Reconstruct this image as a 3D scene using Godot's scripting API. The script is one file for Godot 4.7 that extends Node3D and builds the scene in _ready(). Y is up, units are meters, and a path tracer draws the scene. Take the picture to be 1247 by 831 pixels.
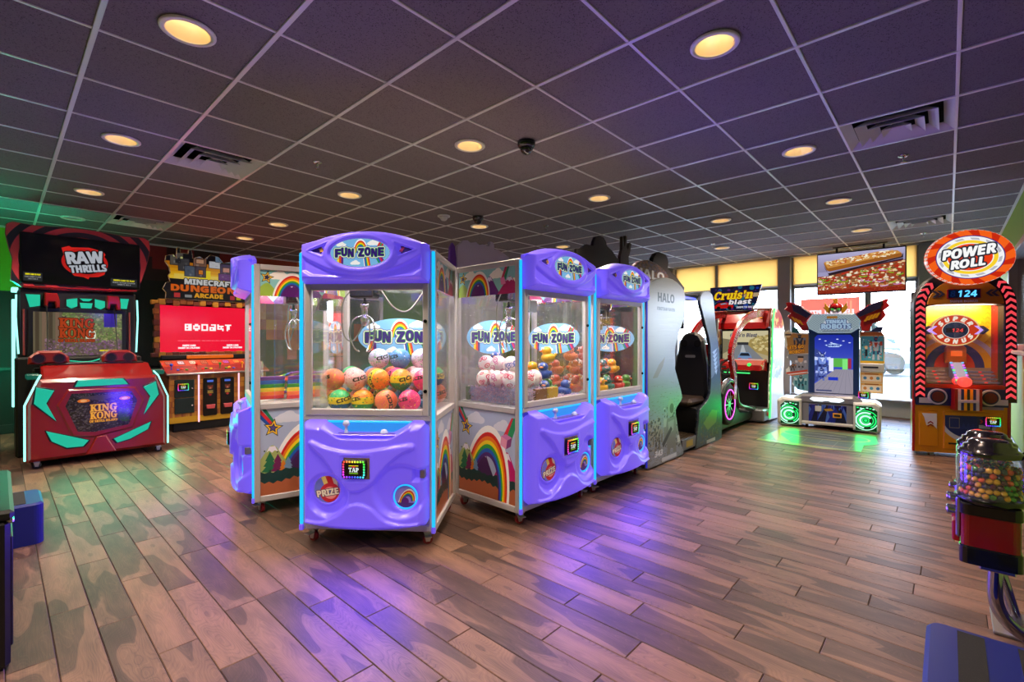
extends Node3D
# An amusement arcade: claw machines, video cabinets, windows to a car park. x runs to the windows, -z to the mural wall.

const CEIL := 2.74
const WALL_FAR := -9.2      # mural wall
const WALL_NEAR := 0.55     # lime wall beside the camera
const WALL_WIN := 9.75      # window wall
const WALL_BACK := -3.0     # behind the camera
var M := {}
var names := {}
var rng := RandomNumberGenerator.new()


class MB:
	# collects triangles; rings of points run counter-clockwise seen from the front
	var st := SurfaceTool.new()
	var g := 0
	var xf := Transform3D()
	var col = null
	func _init() -> void:
		st.begin(Mesh.PRIMITIVE_TRIANGLES)
		st.set_smooth_group(-1)
	func smooth() -> void:
		g += 1
		st.set_smooth_group(g)
	func flat() -> void:
		st.set_smooth_group(-1)
	func v(p: Vector3, uv := Vector2.ZERO) -> void:
		if col != null:
			st.set_color(col)
		st.set_uv(uv)
		st.add_vertex(xf * p)
	func tri(a: Vector3, b: Vector3, c: Vector3, ua := Vector2.ZERO, ub := Vector2.ZERO, uc := Vector2.ZERO) -> void:
		v(a, ua)
		v(c, uc)
		v(b, ub)
	func quad(a: Vector3, b: Vector3, c: Vector3, d: Vector3, r := Rect2(0, 0, 1, 1)) -> void:
		var u0 := Vector2(r.position.x, r.end.y)
		var u1 := r.end
		var u2 := Vector2(r.end.x, r.position.y)
		tri(a, b, c, u0, u1, u2)
		tri(a, c, d, u0, u2, r.position)
	func box(c: Vector3, s: Vector3, b := 0.0) -> MB:
		# chamfered box
		var h := s * 0.5
		b = minf(b, minf(h.x, minf(h.y, h.z)) * 0.9)
		var i := h - Vector3(b, b, b)
		var f := [
			[Vector3(1, 0, 0), Vector3(0, 1, 0), Vector3(0, 0, 1)], [Vector3(-1, 0, 0), Vector3(0, 0, 1), Vector3(0, 1, 0)],
			[Vector3(0, 1, 0), Vector3(0, 0, 1), Vector3(1, 0, 0)], [Vector3(0, -1, 0), Vector3(1, 0, 0), Vector3(0, 0, 1)],
			[Vector3(0, 0, 1), Vector3(1, 0, 0), Vector3(0, 1, 0)], [Vector3(0, 0, -1), Vector3(0, 1, 0), Vector3(1, 0, 0)]]
		for k in f:
			var n: Vector3 = k[0] * h
			var p: Vector3 = k[1] * i
			var q: Vector3 = k[2] * i
			quad(c + n - p - q, c + n + p - q, c + n + p + q, c + n - p + q)
		if b > 0.0:
			for ax in 3:
				for sa in [-1, 1]:
					for sb in [-1, 1]:
						var u := Vector3.ZERO
						var w := Vector3.ZERO
						var t := Vector3.ZERO
						u[(ax + 1) % 3] = sa
						w[(ax + 2) % 3] = sb
						t[ax] = i[ax]
						var p0 := c + u * h + w * i
						var p1 := c + u * i + w * h
						if sa * sb > 0:
							quad(p0 - t, p1 - t, p1 + t, p0 + t)
						else:
							quad(p0 + t, p1 + t, p1 - t, p0 - t)
			for sx in [-1, 1]:
				for sy in [-1, 1]:
					for sz in [-1, 1]:
						var a := c + Vector3(h.x * sx, i.y * sy, i.z * sz)
						var e := c + Vector3(i.x * sx, h.y * sy, i.z * sz)
						var d := c + Vector3(i.x * sx, i.y * sy, h.z * sz)
						if sx * sy * sz > 0:
							tri(a, e, d)
						else:
							tri(a, d, e)
		return self
	func plate(x0: float, y0: float, x1: float, y1: float, z: float) -> MB:
		# an upright print facing +z
		quad(Vector3(x0, y0, z), Vector3(x1, y0, z), Vector3(x1, y1, z), Vector3(x0, y1, z))
		return self
	func prism(poly: Array, z0: float, z1: float, b := 0.0) -> MB:
		# polygon in x,y pushed out along z; front at z1 carries uv of its bounding box
		var p := PackedVector2Array(poly)
		if Geometry2D.is_polygon_clockwise(p):
			p.reverse()
		var clean := PackedVector2Array()
		for a in p:
			if clean.is_empty() or clean[clean.size() - 1].distance_to(a) > 1e-4:
				clean.append(a)
		if clean[0].distance_to(clean[clean.size() - 1]) < 1e-4:
			clean.remove_at(clean.size() - 1)
		p = clean
		var area := 0.0
		for k in p.size():
			area += p[k].cross(p[(k + 1) % p.size()])
		if area < 0:
			p.reverse()
		var n := p.size()
		var q := PackedVector2Array()
		for k in n:
			var d0 := (p[k] - p[(k + n - 1) % n]).normalized()
			var d1 := (p[(k + 1) % n] - p[k]).normalized()
			var n0 := Vector2(-d0.y, d0.x)
			var n1 := Vector2(-d1.y, d1.x)
			var m := (n0 + n1).normalized()
			q.append(p[k] + m * (b / maxf(0.35, m.dot(n0))))
		var lo := p[0]
		var hi := p[0]
		for a in p:
			lo = lo.min(a)
			hi = hi.max(a)
		var sz := (hi - lo).max(Vector2(1e-5, 1e-5))
		flat()
		var t := Geometry2D.triangulate_polygon(q)
		for k in range(0, t.size(), 3):
			var a := q[t[k]]
			var e := q[t[k + 1]]
			var c := q[t[k + 2]]
			if (e - a).cross(c - a) < 0:
				var s := e
				e = c
				c = s
			var ua := Vector2((a.x - lo.x) / sz.x, 1.0 - (a.y - lo.y) / sz.y)
			var ue := Vector2((e.x - lo.x) / sz.x, 1.0 - (e.y - lo.y) / sz.y)
			var uc := Vector2((c.x - lo.x) / sz.x, 1.0 - (c.y - lo.y) / sz.y)
			tri(Vector3(a.x, a.y, z1), Vector3(e.x, e.y, z1), Vector3(c.x, c.y, z1), ua, ue, uc)
		t = Geometry2D.triangulate_polygon(p)
		for k in range(0, t.size(), 3):
			var a := p[t[k]]
			var e := p[t[k + 1]]
			var c := p[t[k + 2]]
			if (e - a).cross(c - a) > 0:
				var s := e
				e = c
				c = s
			tri(Vector3(a.x, a.y, z0), Vector3(e.x, e.y, z0), Vector3(c.x, c.y, z0), (a - lo) / sz, (e - lo) / sz, (c - lo) / sz)
		for k in n:
			var a := p[k]
			var e := p[(k + 1) % n]
			quad(Vector3(a.x, a.y, z0), Vector3(e.x, e.y, z0), Vector3(e.x, e.y, z1 - b), Vector3(a.x, a.y, z1 - b))
			if b > 0.0:
				var c := q[k]
				var d := q[(k + 1) % n]
				quad(Vector3(a.x, a.y, z1 - b), Vector3(e.x, e.y, z1 - b), Vector3(d.x, d.y, z1), Vector3(c.x, c.y, z1))
		return self
	func tube(pts: Array, r: float, seg := 8, closed := false) -> MB:
		var n := pts.size()
		var up := Vector3.UP
		var rings := []
		var prev := Vector3.ZERO
		for k in n:
			var d: Vector3
			if closed:
				d = pts[(k + 1) % n] - pts[(k + n - 1) % n]
			else:
				d = pts[mini(k + 1, n - 1)] - pts[maxi(k - 1, 0)]
			d = d.normalized()
			if prev == Vector3.ZERO:
				prev = d.cross(up if absf(d.y) < 0.9 else Vector3.RIGHT).normalized()
			prev = (prev - d * prev.dot(d)).normalized()
			var w := d.cross(prev)
			var ring := []
			for s in seg:
				var a := TAU * s / seg
				ring.append(pts[k] + (prev * cos(a) + w * sin(a)) * r)
			rings.append(ring)
		smooth()
		for k in (n if closed else n - 1):
			for s in seg:
				var t := (s + 1) % seg
				var kk := (k + 1) % n
				quad(rings[k][s], rings[k][t], rings[kk][t], rings[kk][s])
		flat()
		if not closed:
			for s in range(1, seg - 1):
				tri(rings[0][0], rings[0][s + 1], rings[0][s])
				tri(rings[n - 1][0], rings[n - 1][s], rings[n - 1][s + 1])
		return self
	func lathe(prof: Array, seg := 16, at := Transform3D(), sharp := false) -> MB:
		# profile of Vector2(radius, height) from bottom to top around local y
		var old := xf
		xf = xf * at
		if not sharp:
			smooth()
		for k in prof.size() - 1:
			if sharp:
				smooth()
			var p: Vector2 = prof[k]
			var q: Vector2 = prof[k + 1]
			for s in seg:
				var a := TAU * s / seg
				var b := TAU * (s + 1) / seg
				var p0 := Vector3(p.x * cos(a), p.y, -p.x * sin(a))
				var p1 := Vector3(p.x * cos(b), p.y, -p.x * sin(b))
				var q0 := Vector3(q.x * cos(a), q.y, -q.x * sin(a))
				var q1 := Vector3(q.x * cos(b), q.y, -q.x * sin(b))
				var r := Rect2(float(s) / seg, 1.0 - float(k + 1) / (prof.size() - 1), 1.0 / seg, 1.0 / (prof.size() - 1))
				if p.x < 1e-5:
					tri(p0, q1, q0, Vector2(r.get_center().x, r.end.y), Vector2(r.end.x, r.position.y), r.position)
				elif q.x < 1e-5:
					tri(p0, p1, q0, Vector2(r.position.x, r.end.y), r.end, Vector2(r.get_center().x, r.position.y))
				else:
					quad(p0, p1, q1, q0, r)
		flat()
		xf = old
		return self
	func ball(c: Vector3, r: Vector3, seg := 16) -> MB:
		var prof := []
		var n := seg / 2
		for k in n + 1:
			var a := PI * k / n
			prof.append(Vector2(sin(a) if k > 0 and k < n else 0.0, -cos(a)))
		lathe(prof, seg, Transform3D(Basis.from_scale(r), c))
		return self
	func disc(c: Vector3, r: float, h: float, dir := Vector3.BACK, seg := 24, b := 0.0) -> MB:
		# a short cylinder along dir, its base at c
		var y := dir.normalized()
		var x := y.cross(Vector3.UP if absf(y.y) < 0.9 else Vector3.RIGHT).normalized()
		var t := Transform3D(Basis(x, y, x.cross(y)), c)
		if b > 0.0:
			return lathe([Vector2(0, 0), Vector2(r, 0), Vector2(r, h - b), Vector2(r - b, h), Vector2(0, h)], seg, t, true)
		return lathe([Vector2(0, 0), Vector2(r, 0), Vector2(r, h), Vector2(0, h)], seg, t, true)
	func ring(c: Vector3, r0: float, r1: float, h: float, dir := Vector3.BACK, seg := 32) -> MB:
		var y := dir.normalized()
		var x := y.cross(Vector3.UP if absf(y.y) < 0.9 else Vector3.RIGHT).normalized()
		return lathe([Vector2(r0, 0), Vector2(r1, 0), Vector2(r1, h), Vector2(r0, h), Vector2(r0, 0)], seg, Transform3D(Basis(x, y, x.cross(y)), c), true)
	func grid(f: Callable, nu: int, nv: int) -> MB:
		# f(s, t) -> Vector3, s to the right and t upwards seen from the front
		var pts := []
		for j in nv + 1:
			var row := PackedVector3Array()
			for i in nu + 1:
				row.append(f.call(float(i) / nu, float(j) / nv))
			pts.append(row)
		smooth()
		for j in nv:
			for i in nu:
				quad(pts[j][i], pts[j][i + 1], pts[j + 1][i + 1], pts[j + 1][i], Rect2(float(i) / nu, 1.0 - float(j + 1) / nv, 1.0 / nu, 1.0 / nv))
		flat()
		return self
	func bar(a: Vector3, b: Vector3, w: float, d: float, side := Vector3.UP) -> MB:
		# a straight square bar from a to b, w along side
		var z := (b - a).normalized()
		var x := side - z * side.dot(z)
		if x.length() < 0.01:
			x = Vector3.RIGHT - z * z.x
		x = x.normalized()
		var old := xf
		xf = xf * Transform3D(Basis(x, z.cross(x), z), (a + b) * 0.5)
		box(Vector3.ZERO, Vector3(w, d, a.distance_to(b)), minf(w, d) * 0.12)
		xf = old
		return self
	func done() -> ArrayMesh:
		st.generate_normals()
		return st.commit()


# ---------- scene helpers ----------
func numbered(called: String) -> String:
	if not names.has(called):
		names[called] = 0
		return called
	names[called] += 1
	return "%s_%03d" % [called, names[called]]


func thing(called: String, label: String, category: String, at := Vector3.ZERO, turn := 0.0, group := "") -> Node3D:
	var o := Node3D.new()
	o.name = numbered(called)
	add_child(o)
	o.position = at
	o.rotation_degrees.y = turn
	tag(o, label, category, group)
	return o


func tag(o: Node, label: String, category: String, group := "") -> void:
	o.set_meta("label", label)
	o.set_meta("category", category)
	if group:
		o.set_meta("group", group)


func structure(o: Node, label := "") -> Node:
	o.set_meta("kind", "structure")
	if label:
		o.set_meta("label", label)
	return o


func part(parent: Node, called: String, mb, m: Material, label := "") -> MeshInstance3D:
	var o := MeshInstance3D.new()
	o.name = called if parent != self else numbered(called)
	o.mesh = mb.done() if mb is MB else mb
	o.material_override = m
	parent.add_child(o, true)
	if label:
		o.set_meta("label", label)
	return o


func single(called: String, mb, m: Material, label: String, category: String, at := Vector3.ZERO, group := "") -> MeshInstance3D:
	var o := part(self, called, mb, m)
	o.position = at
	tag(o, label, category, group)
	return o


func copy(o: Node3D, label: String, at: Vector3, turn: float, group := "") -> Node3D:
	var base: String = o.name
	base = base.rstrip("0123456789").trim_suffix("_")
	var c: Node3D = o.duplicate()
	c.name = numbered(base)
	add_child(c)
	c.position = at
	c.rotation_degrees = Vector3(0, turn, 0)
	c.set_meta("label", label)
	if group:
		c.set_meta("group", group)
	return c


func mat(key: String, c: Color, rough := 0.5, metal := 0.0, coat := 0.0) -> StandardMaterial3D:
	if M.has(key):
		return M[key]
	var m := StandardMaterial3D.new()
	m.resource_name = key
	m.albedo_color = c
	m.roughness = rough
	m.metallic = metal
	if coat > 0.0:
		m.clearcoat_enabled = true
		m.clearcoat = coat
		m.clearcoat_roughness = 0.08
	M[key] = m
	return m


func glow(key: String, c: Color, energy: float, base := Color(0.05, 0.05, 0.05), rough := 0.3) -> StandardMaterial3D:
	if M.has(key):
		return M[key]
	var m := mat(key, base, rough)
	m.emission_enabled = true
	m.emission = c
	m.emission_energy_multiplier = energy
	return m


func glass(key: String, c: Color, alpha: float, rough := 0.02) -> StandardMaterial3D:
	if M.has(key):
		return M[key]
	var m := mat(key, Color(c.r, c.g, c.b, alpha), rough)
	m.transparency = BaseMaterial3D.TRANSPARENCY_ALPHA
	return m


func printed(key: String, im, rough := 0.4, light := 0.0, coat := 0.0) -> StandardMaterial3D:
	# a print, or with light > 0 a lit screen or backlit sign
	if M.has(key):
		return M[key]
	var m := mat(key, Color.WHITE, rough, 0.0, coat)
	if im is Callable:
		im = im.call()
	var t := ImageTexture.create_from_image(im.finish() if im is Pic else im)
	m.texture_repeat = false
	if light > 0.0:
		m.albedo_color = Color(0.03, 0.03, 0.03)
		m.emission_enabled = true
		m.emission_operator = BaseMaterial3D.EMISSION_OP_MULTIPLY
		m.emission = Color.WHITE
		m.emission_texture = t
		m.emission_energy_multiplier = light
	else:
		m.albedo_texture = t
	return m


func area_light(called: String, c: Color, energy: float, size: Vector2, at: Vector3, towards: Vector3, parent: Node = self) -> void:
	var l := AreaLight3D.new()
	l.name = called
	l.light_color = c
	l.light_energy = energy
	l.area_size = size
	l.set("area_range", 14.0)
	l.shadow_enabled = true
	parent.add_child(l, true)
	var up := Vector3.UP if absf(towards.normalized().y) < 0.95 else Vector3.RIGHT
	l.transform = Transform3D(Basis.looking_at(towards, up), at)


func omni(called: String, c: Color, energy: float, at: Vector3, size := 0.05, parent: Node = self) -> void:
	var l := OmniLight3D.new()
	l.name = called
	l.light_color = c
	l.light_energy = energy
	l.light_size = size
	l.omni_range = 14.0
	l.omni_attenuation = 2.0
	l.shadow_enabled = true
	parent.add_child(l, true)
	l.position = at


func arc(c: Vector2, rx: float, ry: float, a0: float, a1: float, n: int) -> Array:
	var out := []
	for k in n + 1:
		var a := deg_to_rad(lerpf(a0, a1, float(k) / n))
		out.append(c + Vector2(rx * cos(a), ry * sin(a)))
	return out


func rounded(x0: float, y0: float, x1: float, y1: float, r: float, n := 4) -> Array:
	return arc(Vector2(x1 - r, y1 - r), r, r, 0, 90, n) + arc(Vector2(x0 + r, y1 - r), r, r, 90, 180, n) + arc(Vector2(x0 + r, y0 + r), r, r, 180, 270, n) + arc(Vector2(x1 - r, y0 + r), r, r, 270, 360, n)


func spline(p: Array, n := 6) -> Array:
	# Catmull-Rom through points (2D or 3D)
	var out := []
	for k in p.size() - 1:
		var a = p[maxi(k - 1, 0)]
		var b = p[k]
		var c = p[k + 1]
		var d = p[mini(k + 2, p.size() - 1)]
		for s in n:
			out.append(b.cubic_interpolate(c, a, d, float(s) / n))
	out.append(p[p.size() - 1])
	return out


func v2(a: Array) -> Array:
	# flat list of numbers to points
	var out := []
	for k in range(0, a.size(), 2):
		out.append(Vector2(a[k], a[k + 1]))
	return out


# ---------- light and exposure values ----------
const EXPOSURE := 1.0
const SKY_ENERGY := 21.0
const DOWN_COLOR := Color(1.0, 0.9, 0.8)
const DOWN_ENERGY := 3.6
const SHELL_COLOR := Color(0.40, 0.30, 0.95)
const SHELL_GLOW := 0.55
const SHELL_LIGHT := Color(0.36, 0.22, 1.0)
const SHELL_ENERGY := 1.5
const CASE_ENERGY := 1.6
const TEAL := Color(0.0, 0.85, 0.62)


func _ready() -> void:
	rng.seed = 7
	var cam := Camera3D.new()
	cam.name = "camera"
	cam.fov = 71.56
	cam.near = 0.02
	cam.far = 400.0
	add_child(cam)
	cam.position = Vector3(0, 1.25, 0)
	cam.rotation_degrees = Vector3(-0.16, -47.34, 0)
	cam.current = true
	var env := Environment.new()
	var sky := Sky.new()
	var sm := ProceduralSkyMaterial.new()
	sm.sky_top_color = Color(0.62, 0.76, 0.95)
	sm.sky_horizon_color = Color(0.93, 0.95, 0.98)
	sm.ground_bottom_color = Color(0.45, 0.44, 0.42)
	sm.ground_horizon_color = Color(0.75, 0.75, 0.74)
	sky.sky_material = sm
	env.background_mode = Environment.BG_SKY
	env.sky = sky
	env.background_energy_multiplier = SKY_ENERGY
	env.tonemap_mode = Environment.TONE_MAPPER_LINEAR
	env.tonemap_exposure = EXPOSURE
	env.sdfgi_enabled = true
	env.ssao_enabled = true
	env.ssil_enabled = true
	var we := WorldEnvironment.new()
	we.name = "world"
	we.environment = env
	add_child(we)
	build_floor()
	build_ceiling()
	build_walls()
	build_downlights()
	build_ceiling_fittings()
	build_claws()
	build_rest()


# ---------- printing: pictures drawn with polygons and lettering ----------
class Pic:
	const SS := 2
	var im: Image
	var w: int
	var h: int
	static var glyphs := {}
	func _init(width: int, height: int, c := Color.WHITE) -> void:
		w = width
		h = height
		im = Image.create(w * SS, h * SS, false, Image.FORMAT_RGBA8)
		im.fill(c)
	func finish() -> Image:
		var out: Image = im.duplicate()
		out.resize(w, h, Image.INTERPOLATE_BILINEAR)
		return out
	func span(y: int, x0: float, x1: float, c: Color) -> void:
		var a := clampi(roundi(x0), 0, w * SS)
		var b := clampi(roundi(x1), 0, w * SS)
		if b > a and y >= 0 and y < h * SS:
			im.fill_rect(Rect2i(a, y, b - a, 1), c)
	func rect(x: float, y: float, ww: float, hh: float, c: Color) -> Pic:
		im.fill_rect(Rect2i(roundi(x * SS), roundi(y * SS), maxi(1, roundi(ww * SS)), maxi(1, roundi(hh * SS))), c)
		return self
	func poly(pts: Array, c: Color) -> Pic:
		var lo := 1e9
		var hi := -1e9
		for p in pts:
			lo = minf(lo, p.y * SS)
			hi = maxf(hi, p.y * SS)
		for y in range(maxi(0, floori(lo)), mini(h * SS, ceili(hi) + 1)):
			var yy := y + 0.5
			var xs := PackedFloat32Array()
			for k in pts.size():
				var a: Vector2 = pts[k] * SS
				var b: Vector2 = pts[(k + 1) % pts.size()] * SS
				if (a.y <= yy) != (b.y <= yy):
					xs.append(a.x + (yy - a.y) / (b.y - a.y) * (b.x - a.x))
			xs.sort()
			for k in range(0, xs.size() - 1, 2):
				span(y, xs[k], xs[k + 1], c)
		return self
	func ell(cx: float, cy: float, rx: float, ry: float, c: Color) -> Pic:
		for y in range(maxi(0, floori((cy - ry) * SS)), mini(h * SS, ceili((cy + ry) * SS) + 1)):
			var t := (y + 0.5 - cy * SS) / (ry * SS)
			if absf(t) < 1.0:
				var dx := rx * SS * sqrt(1.0 - t * t)
				span(y, cx * SS - dx, cx * SS + dx, c)
		return self
	func line(pts: Array, wd: float, c: Color) -> Pic:
		for k in pts.size() - 1:
			var a: Vector2 = pts[k]
			var b: Vector2 = pts[k + 1]
			var n := (b - a).orthogonal().normalized() * wd * 0.5
			poly([a + n, b + n, b - n, a - n], c)
			if k > 0:
				ell(a.x, a.y, wd * 0.5, wd * 0.5, c)
		return self
	func fade(x: float, y: float, ww: float, hh: float, a: Color, b: Color) -> Pic:
		for k in int(hh * SS):
			im.fill_rect(Rect2i(roundi(x * SS), roundi(y * SS) + k, roundi(ww * SS), 1), a.lerp(b, k / (hh * SS)))
		return self
	func speckle(n: int, r0: float, r1: float, cols: Array, g: RandomNumberGenerator, area := Rect2()) -> Pic:
		if not area.has_area():
			area = Rect2(0, 0, w, h)
		for k in n:
			var r := g.randf_range(r0, r1)
			ell(area.position.x + g.randf() * area.size.x, area.position.y + g.randf() * area.size.y, r, r * g.randf_range(0.5, 1.0), cols[g.randi() % cols.size()])
		return self
	func glyph(s: String, serif: int) -> Array:
		var key := s + str(serif)
		if not glyphs.has(key):
			var f := SystemFont.new()
			f.font_names = PackedStringArray([["Droid Sans", "Droid Serif", "Droid Sans Mono"][serif % 3]])
			f.font_weight = 700
			var t := TextMesh.new()
			t.text = s
			t.font = f
			t.font_size = 40
			t.pixel_size = 1.0
			t.depth = 0.0
			t.curve_step = 3.0
			var a := t.get_mesh_arrays()
			var vv: PackedVector3Array = a[Mesh.ARRAY_VERTEX]
			var ii = a[Mesh.ARRAY_INDEX]
			var tris := PackedVector2Array()
			if ii != null and ii.size():
				for k in ii:
					tris.append(Vector2(vv[k].x, -vv[k].y))
			else:
				for p in vv:
					tris.append(Vector2(p.x, -p.y))
			var lo := Vector2(1e9, 1e9)
			var hi := -lo
			for p in tris:
				lo = lo.min(p)
				hi = hi.max(p)
			glyphs[key] = [tris, lo, hi]
		return glyphs[key]
	func text(s: String, cx: float, cy: float, ww: float, hh: float, c: Color, bold := 0.0, slant := 0.0, serif := 0, turn := 0.0) -> Pic:
		# lettering stretched to fill a ww x hh box round (cx, cy); bold thickens it by that many pixels
		var gl := glyph(s, serif)
		var t: PackedVector2Array = gl[0]
		var lo: Vector2 = gl[1]
		var sz: Vector2 = gl[2] - gl[1]
		var k := Vector2(ww / maxf(sz.x, 0.01), hh / maxf(sz.y, 0.01))
		var offs := [Vector2.ZERO]
		if bold > 0.0:
			offs = []
			var n := 8 if bold < 4.0 else 14
			for q in n:
				offs.append(Vector2.from_angle(TAU * q / n) * bold)
		for o in offs:
			for q in range(0, t.size(), 3):
				var pts := []
				for e in 3:
					var p: Vector2 = (t[q + e] - lo - sz * 0.5) * k
					p.x -= p.y * slant
					pts.append(p.rotated(turn) + Vector2(cx, cy) + o)
				tri(pts, c)
		return self
	func tri(p: Array, c: Color) -> void:
		var a: Vector2 = p[0] * SS
		var b: Vector2 = p[1] * SS
		var d: Vector2 = p[2] * SS
		for y in range(floori(minf(a.y, minf(b.y, d.y))), ceili(maxf(a.y, maxf(b.y, d.y))) + 1):
			var yy := y + 0.5
			var x0 := 1e9
			var x1 := -1e9
			for e in [[a, b], [b, d], [d, a]]:
				var m: Vector2 = e[0]
				var n: Vector2 = e[1]
				if (m.y <= yy) != (n.y <= yy):
					var x := m.x + (yy - m.y) / (n.y - m.y) * (n.x - m.x)
					x0 = minf(x0, x)
					x1 = maxf(x1, x)
			if x1 > x0:
				span(y, x0, x1, c)
	func flip() -> Pic:
		im.flip_x()
		return self


func rainbow(p: Pic, c: Vector2, rx: float, ry: float, wd: float, a0 := 180.0, a1 := 360.0, lean := 0.0) -> void:
	var cols := [Color(1, 1, 1), Color(0.85, 0.1, 0.12), Color(0.95, 0.5, 0.1), Color(1, 0.88, 0.1), Color(0.2, 0.65, 0.25), Color(0.1, 0.4, 0.8), Color(0.3, 0.15, 0.5)]
	for k in cols.size():
		var s := 1.0 - float(k) / cols.size() * wd
		if k == 0:
			s = 1.04
		var s2 := 1.0 - float(k + 1) / cols.size() * wd
		var outer := arc(Vector2.ZERO, rx * s, ry * s, a0, a1, 24)
		var inner := arc(Vector2.ZERO, rx * s2, ry * s2, a0, a1, 24)
		inner.reverse()
		var pts := []
		for q in outer + inner:
			pts.append(c + Vector2(q.x + q.y * lean, q.y))
		p.poly(pts, cols[k])


func cloud(p: Pic, x: float, y: float, s: float, c := Color(1, 0.99, 0.97)) -> void:
	p.ell(x, y, s, s * 0.5, c)
	p.ell(x - s * 0.7, y + s * 0.15, s * 0.6, s * 0.35, c)
	p.ell(x + s * 0.7, y + s * 0.12, s * 0.65, s * 0.38, c)
	p.ell(x + s * 0.15, y - s * 0.25, s * 0.55, s * 0.42, c)


func star(p: Pic, x: float, y: float, r: float, c: Color, turn := 0.0, points := 5, inner := 0.45) -> void:
	var pts := []
	for k in points * 2:
		pts.append(Vector2(x, y) + Vector2.from_angle(turn - PI / 2 + PI * k / points) * (r if k % 2 == 0 else r * inner))
	p.poly(pts, c)


func mountain(p: Pic, x: float, base: float, w: float, top: float, c: Color, cap := true) -> void:
	p.poly(spline(v2([x - w, base, x - w * 0.45, lerpf(base, top, 0.6), x - w * 0.12, top + 6, x + w * 0.14, top + 4, x + w * 0.5, lerpf(base, top, 0.55), x + w, base])), c)
	if cap:
		var k := (base - top) * 0.24
		p.poly(v2([x - w * 0.26, top + k, x - w * 0.12, top + 4, x + w * 0.13, top + 3, x + w * 0.27, top + k, x + w * 0.12, top + k * 0.75, x, top + k * 1.1, x - w * 0.13, top + k * 0.7]), Color(0.95, 0.93, 1))


func fir(p: Pic, x: float, base: float, s: float, c: Color) -> void:
	for k in 3:
		var y := base - s * (0.25 + 0.25 * k)
		var r := s * (0.36 - 0.08 * k)
		p.poly(v2([x - r, y + s * 0.16, x, y - s * 0.25, x + r, y + s * 0.16, x + r * 0.5, y + s * 0.2, x - r * 0.5, y + s * 0.2]), c)
	p.rect(x - s * 0.05, base - s * 0.15, s * 0.1, s * 0.2, c.darkened(0.3))


func art_side() -> Pic:
	# lower side panel of a claw machine
	var p := Pic.new(420, 440, Color(0.68, 0.73, 0.86))
	cloud(p, 130, 50, 52, Color(0.86, 0.87, 0.93))
	cloud(p, 330, 70, 50, Color(0.86, 0.87, 0.93))
	mountain(p, 185, 360, 95, 205, Color(0.26, 0.12, 0.36))
	mountain(p, 355, 360, 110, 195, Color(0.74, 0.1, 0.42))
	p.poly(v2([0, 0, 0, 48, 40, 95, 62, 75]), Color(0.1, 0.3, 0.65))
	p.poly(v2([0, 0, 0, 24, 50, 85, 62, 75]), Color(0.85, 0.15, 0.2))
	p.poly(v2([8, 0, 26, 0, 70, 70, 60, 78]), Color(0.1, 0.5, 0.35))
	star(p, 60, 100, 50, Color(0.1, 0.08, 0.2), 0.15)
	star(p, 60, 100, 42, Color(1, 0.82, 0.15), 0.15)
	star(p, 60, 100, 27, Color(0.15, 0.13, 0.35), 0.15)
	star(p, 60, 100, 17, Color(0.35, 0.3, 0.6), 0.15)
	rainbow(p, Vector2(200, 430), 165, 340, 0.42, 186, 362, -0.1)
	p.poly(v2([330, 120, 390, 22, 420, 22, 420, 60, 385, 140]), Color(0.1, 0.6, 0.4))
	p.poly(v2([330, 120, 390, 22, 402, 22, 352, 130]), Color(0.85, 0.15, 0.25))
	p.poly(v2([318, 118, 352, 104, 392, 118, 360, 134]), Color(0.85, 0.5, 0.75))
	p.poly(v2([318, 118, 360, 134, 352, 178, 312, 162]), Color(0.95, 0.62, 0.75))
	p.poly(v2([360, 134, 392, 118, 384, 160, 352, 178]), Color(0.55, 0.25, 0.5))
	mountain(p, 55, 330, 105, 190, Color(0.66, 0.72, 0.42))
	for q in [[20, 215], [80, 225], [50, 240]]:
		p.ell(q[0], q[1], 4, 4, Color(0.25, 0.3, 0.15))
	fir(p, 45, 330, 110, Color(0.12, 0.45, 0.3))
	fir(p, 82, 330, 95, Color(0.45, 0.1, 0.35))
	fir(p, 108, 330, 62, Color(0.85, 0.5, 0.15))
	fir(p, 132, 332, 78, Color(0.45, 0.6, 0.75))
	var w1 := [Vector2(0, 440), Vector2(0, 315)]
	var w2 := [Vector2(0, 440), Vector2(0, 365)]
	for k in 22:
		w1.append(Vector2(k * 20.0, 318.0 + 7.0 * (k % 2) + 6.0 * sin(k * 0.7)))
		w2.append(Vector2(k * 20.0, 366.0 + 12.0 * (k % 2) + 8.0 * sin(k * 0.5)))
	p.poly(w1 + [Vector2(420, 440)], Color(0.08, 0.24, 0.25))
	p.poly(w2 + [Vector2(420, 440)], Color(0.72, 0.4, 0.27))
	# the front leg of the rainbow runs over the woods
	rainbow(p, Vector2(200, 430), 165, 340, 0.42, 318, 362, -0.1)
	return p


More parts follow.
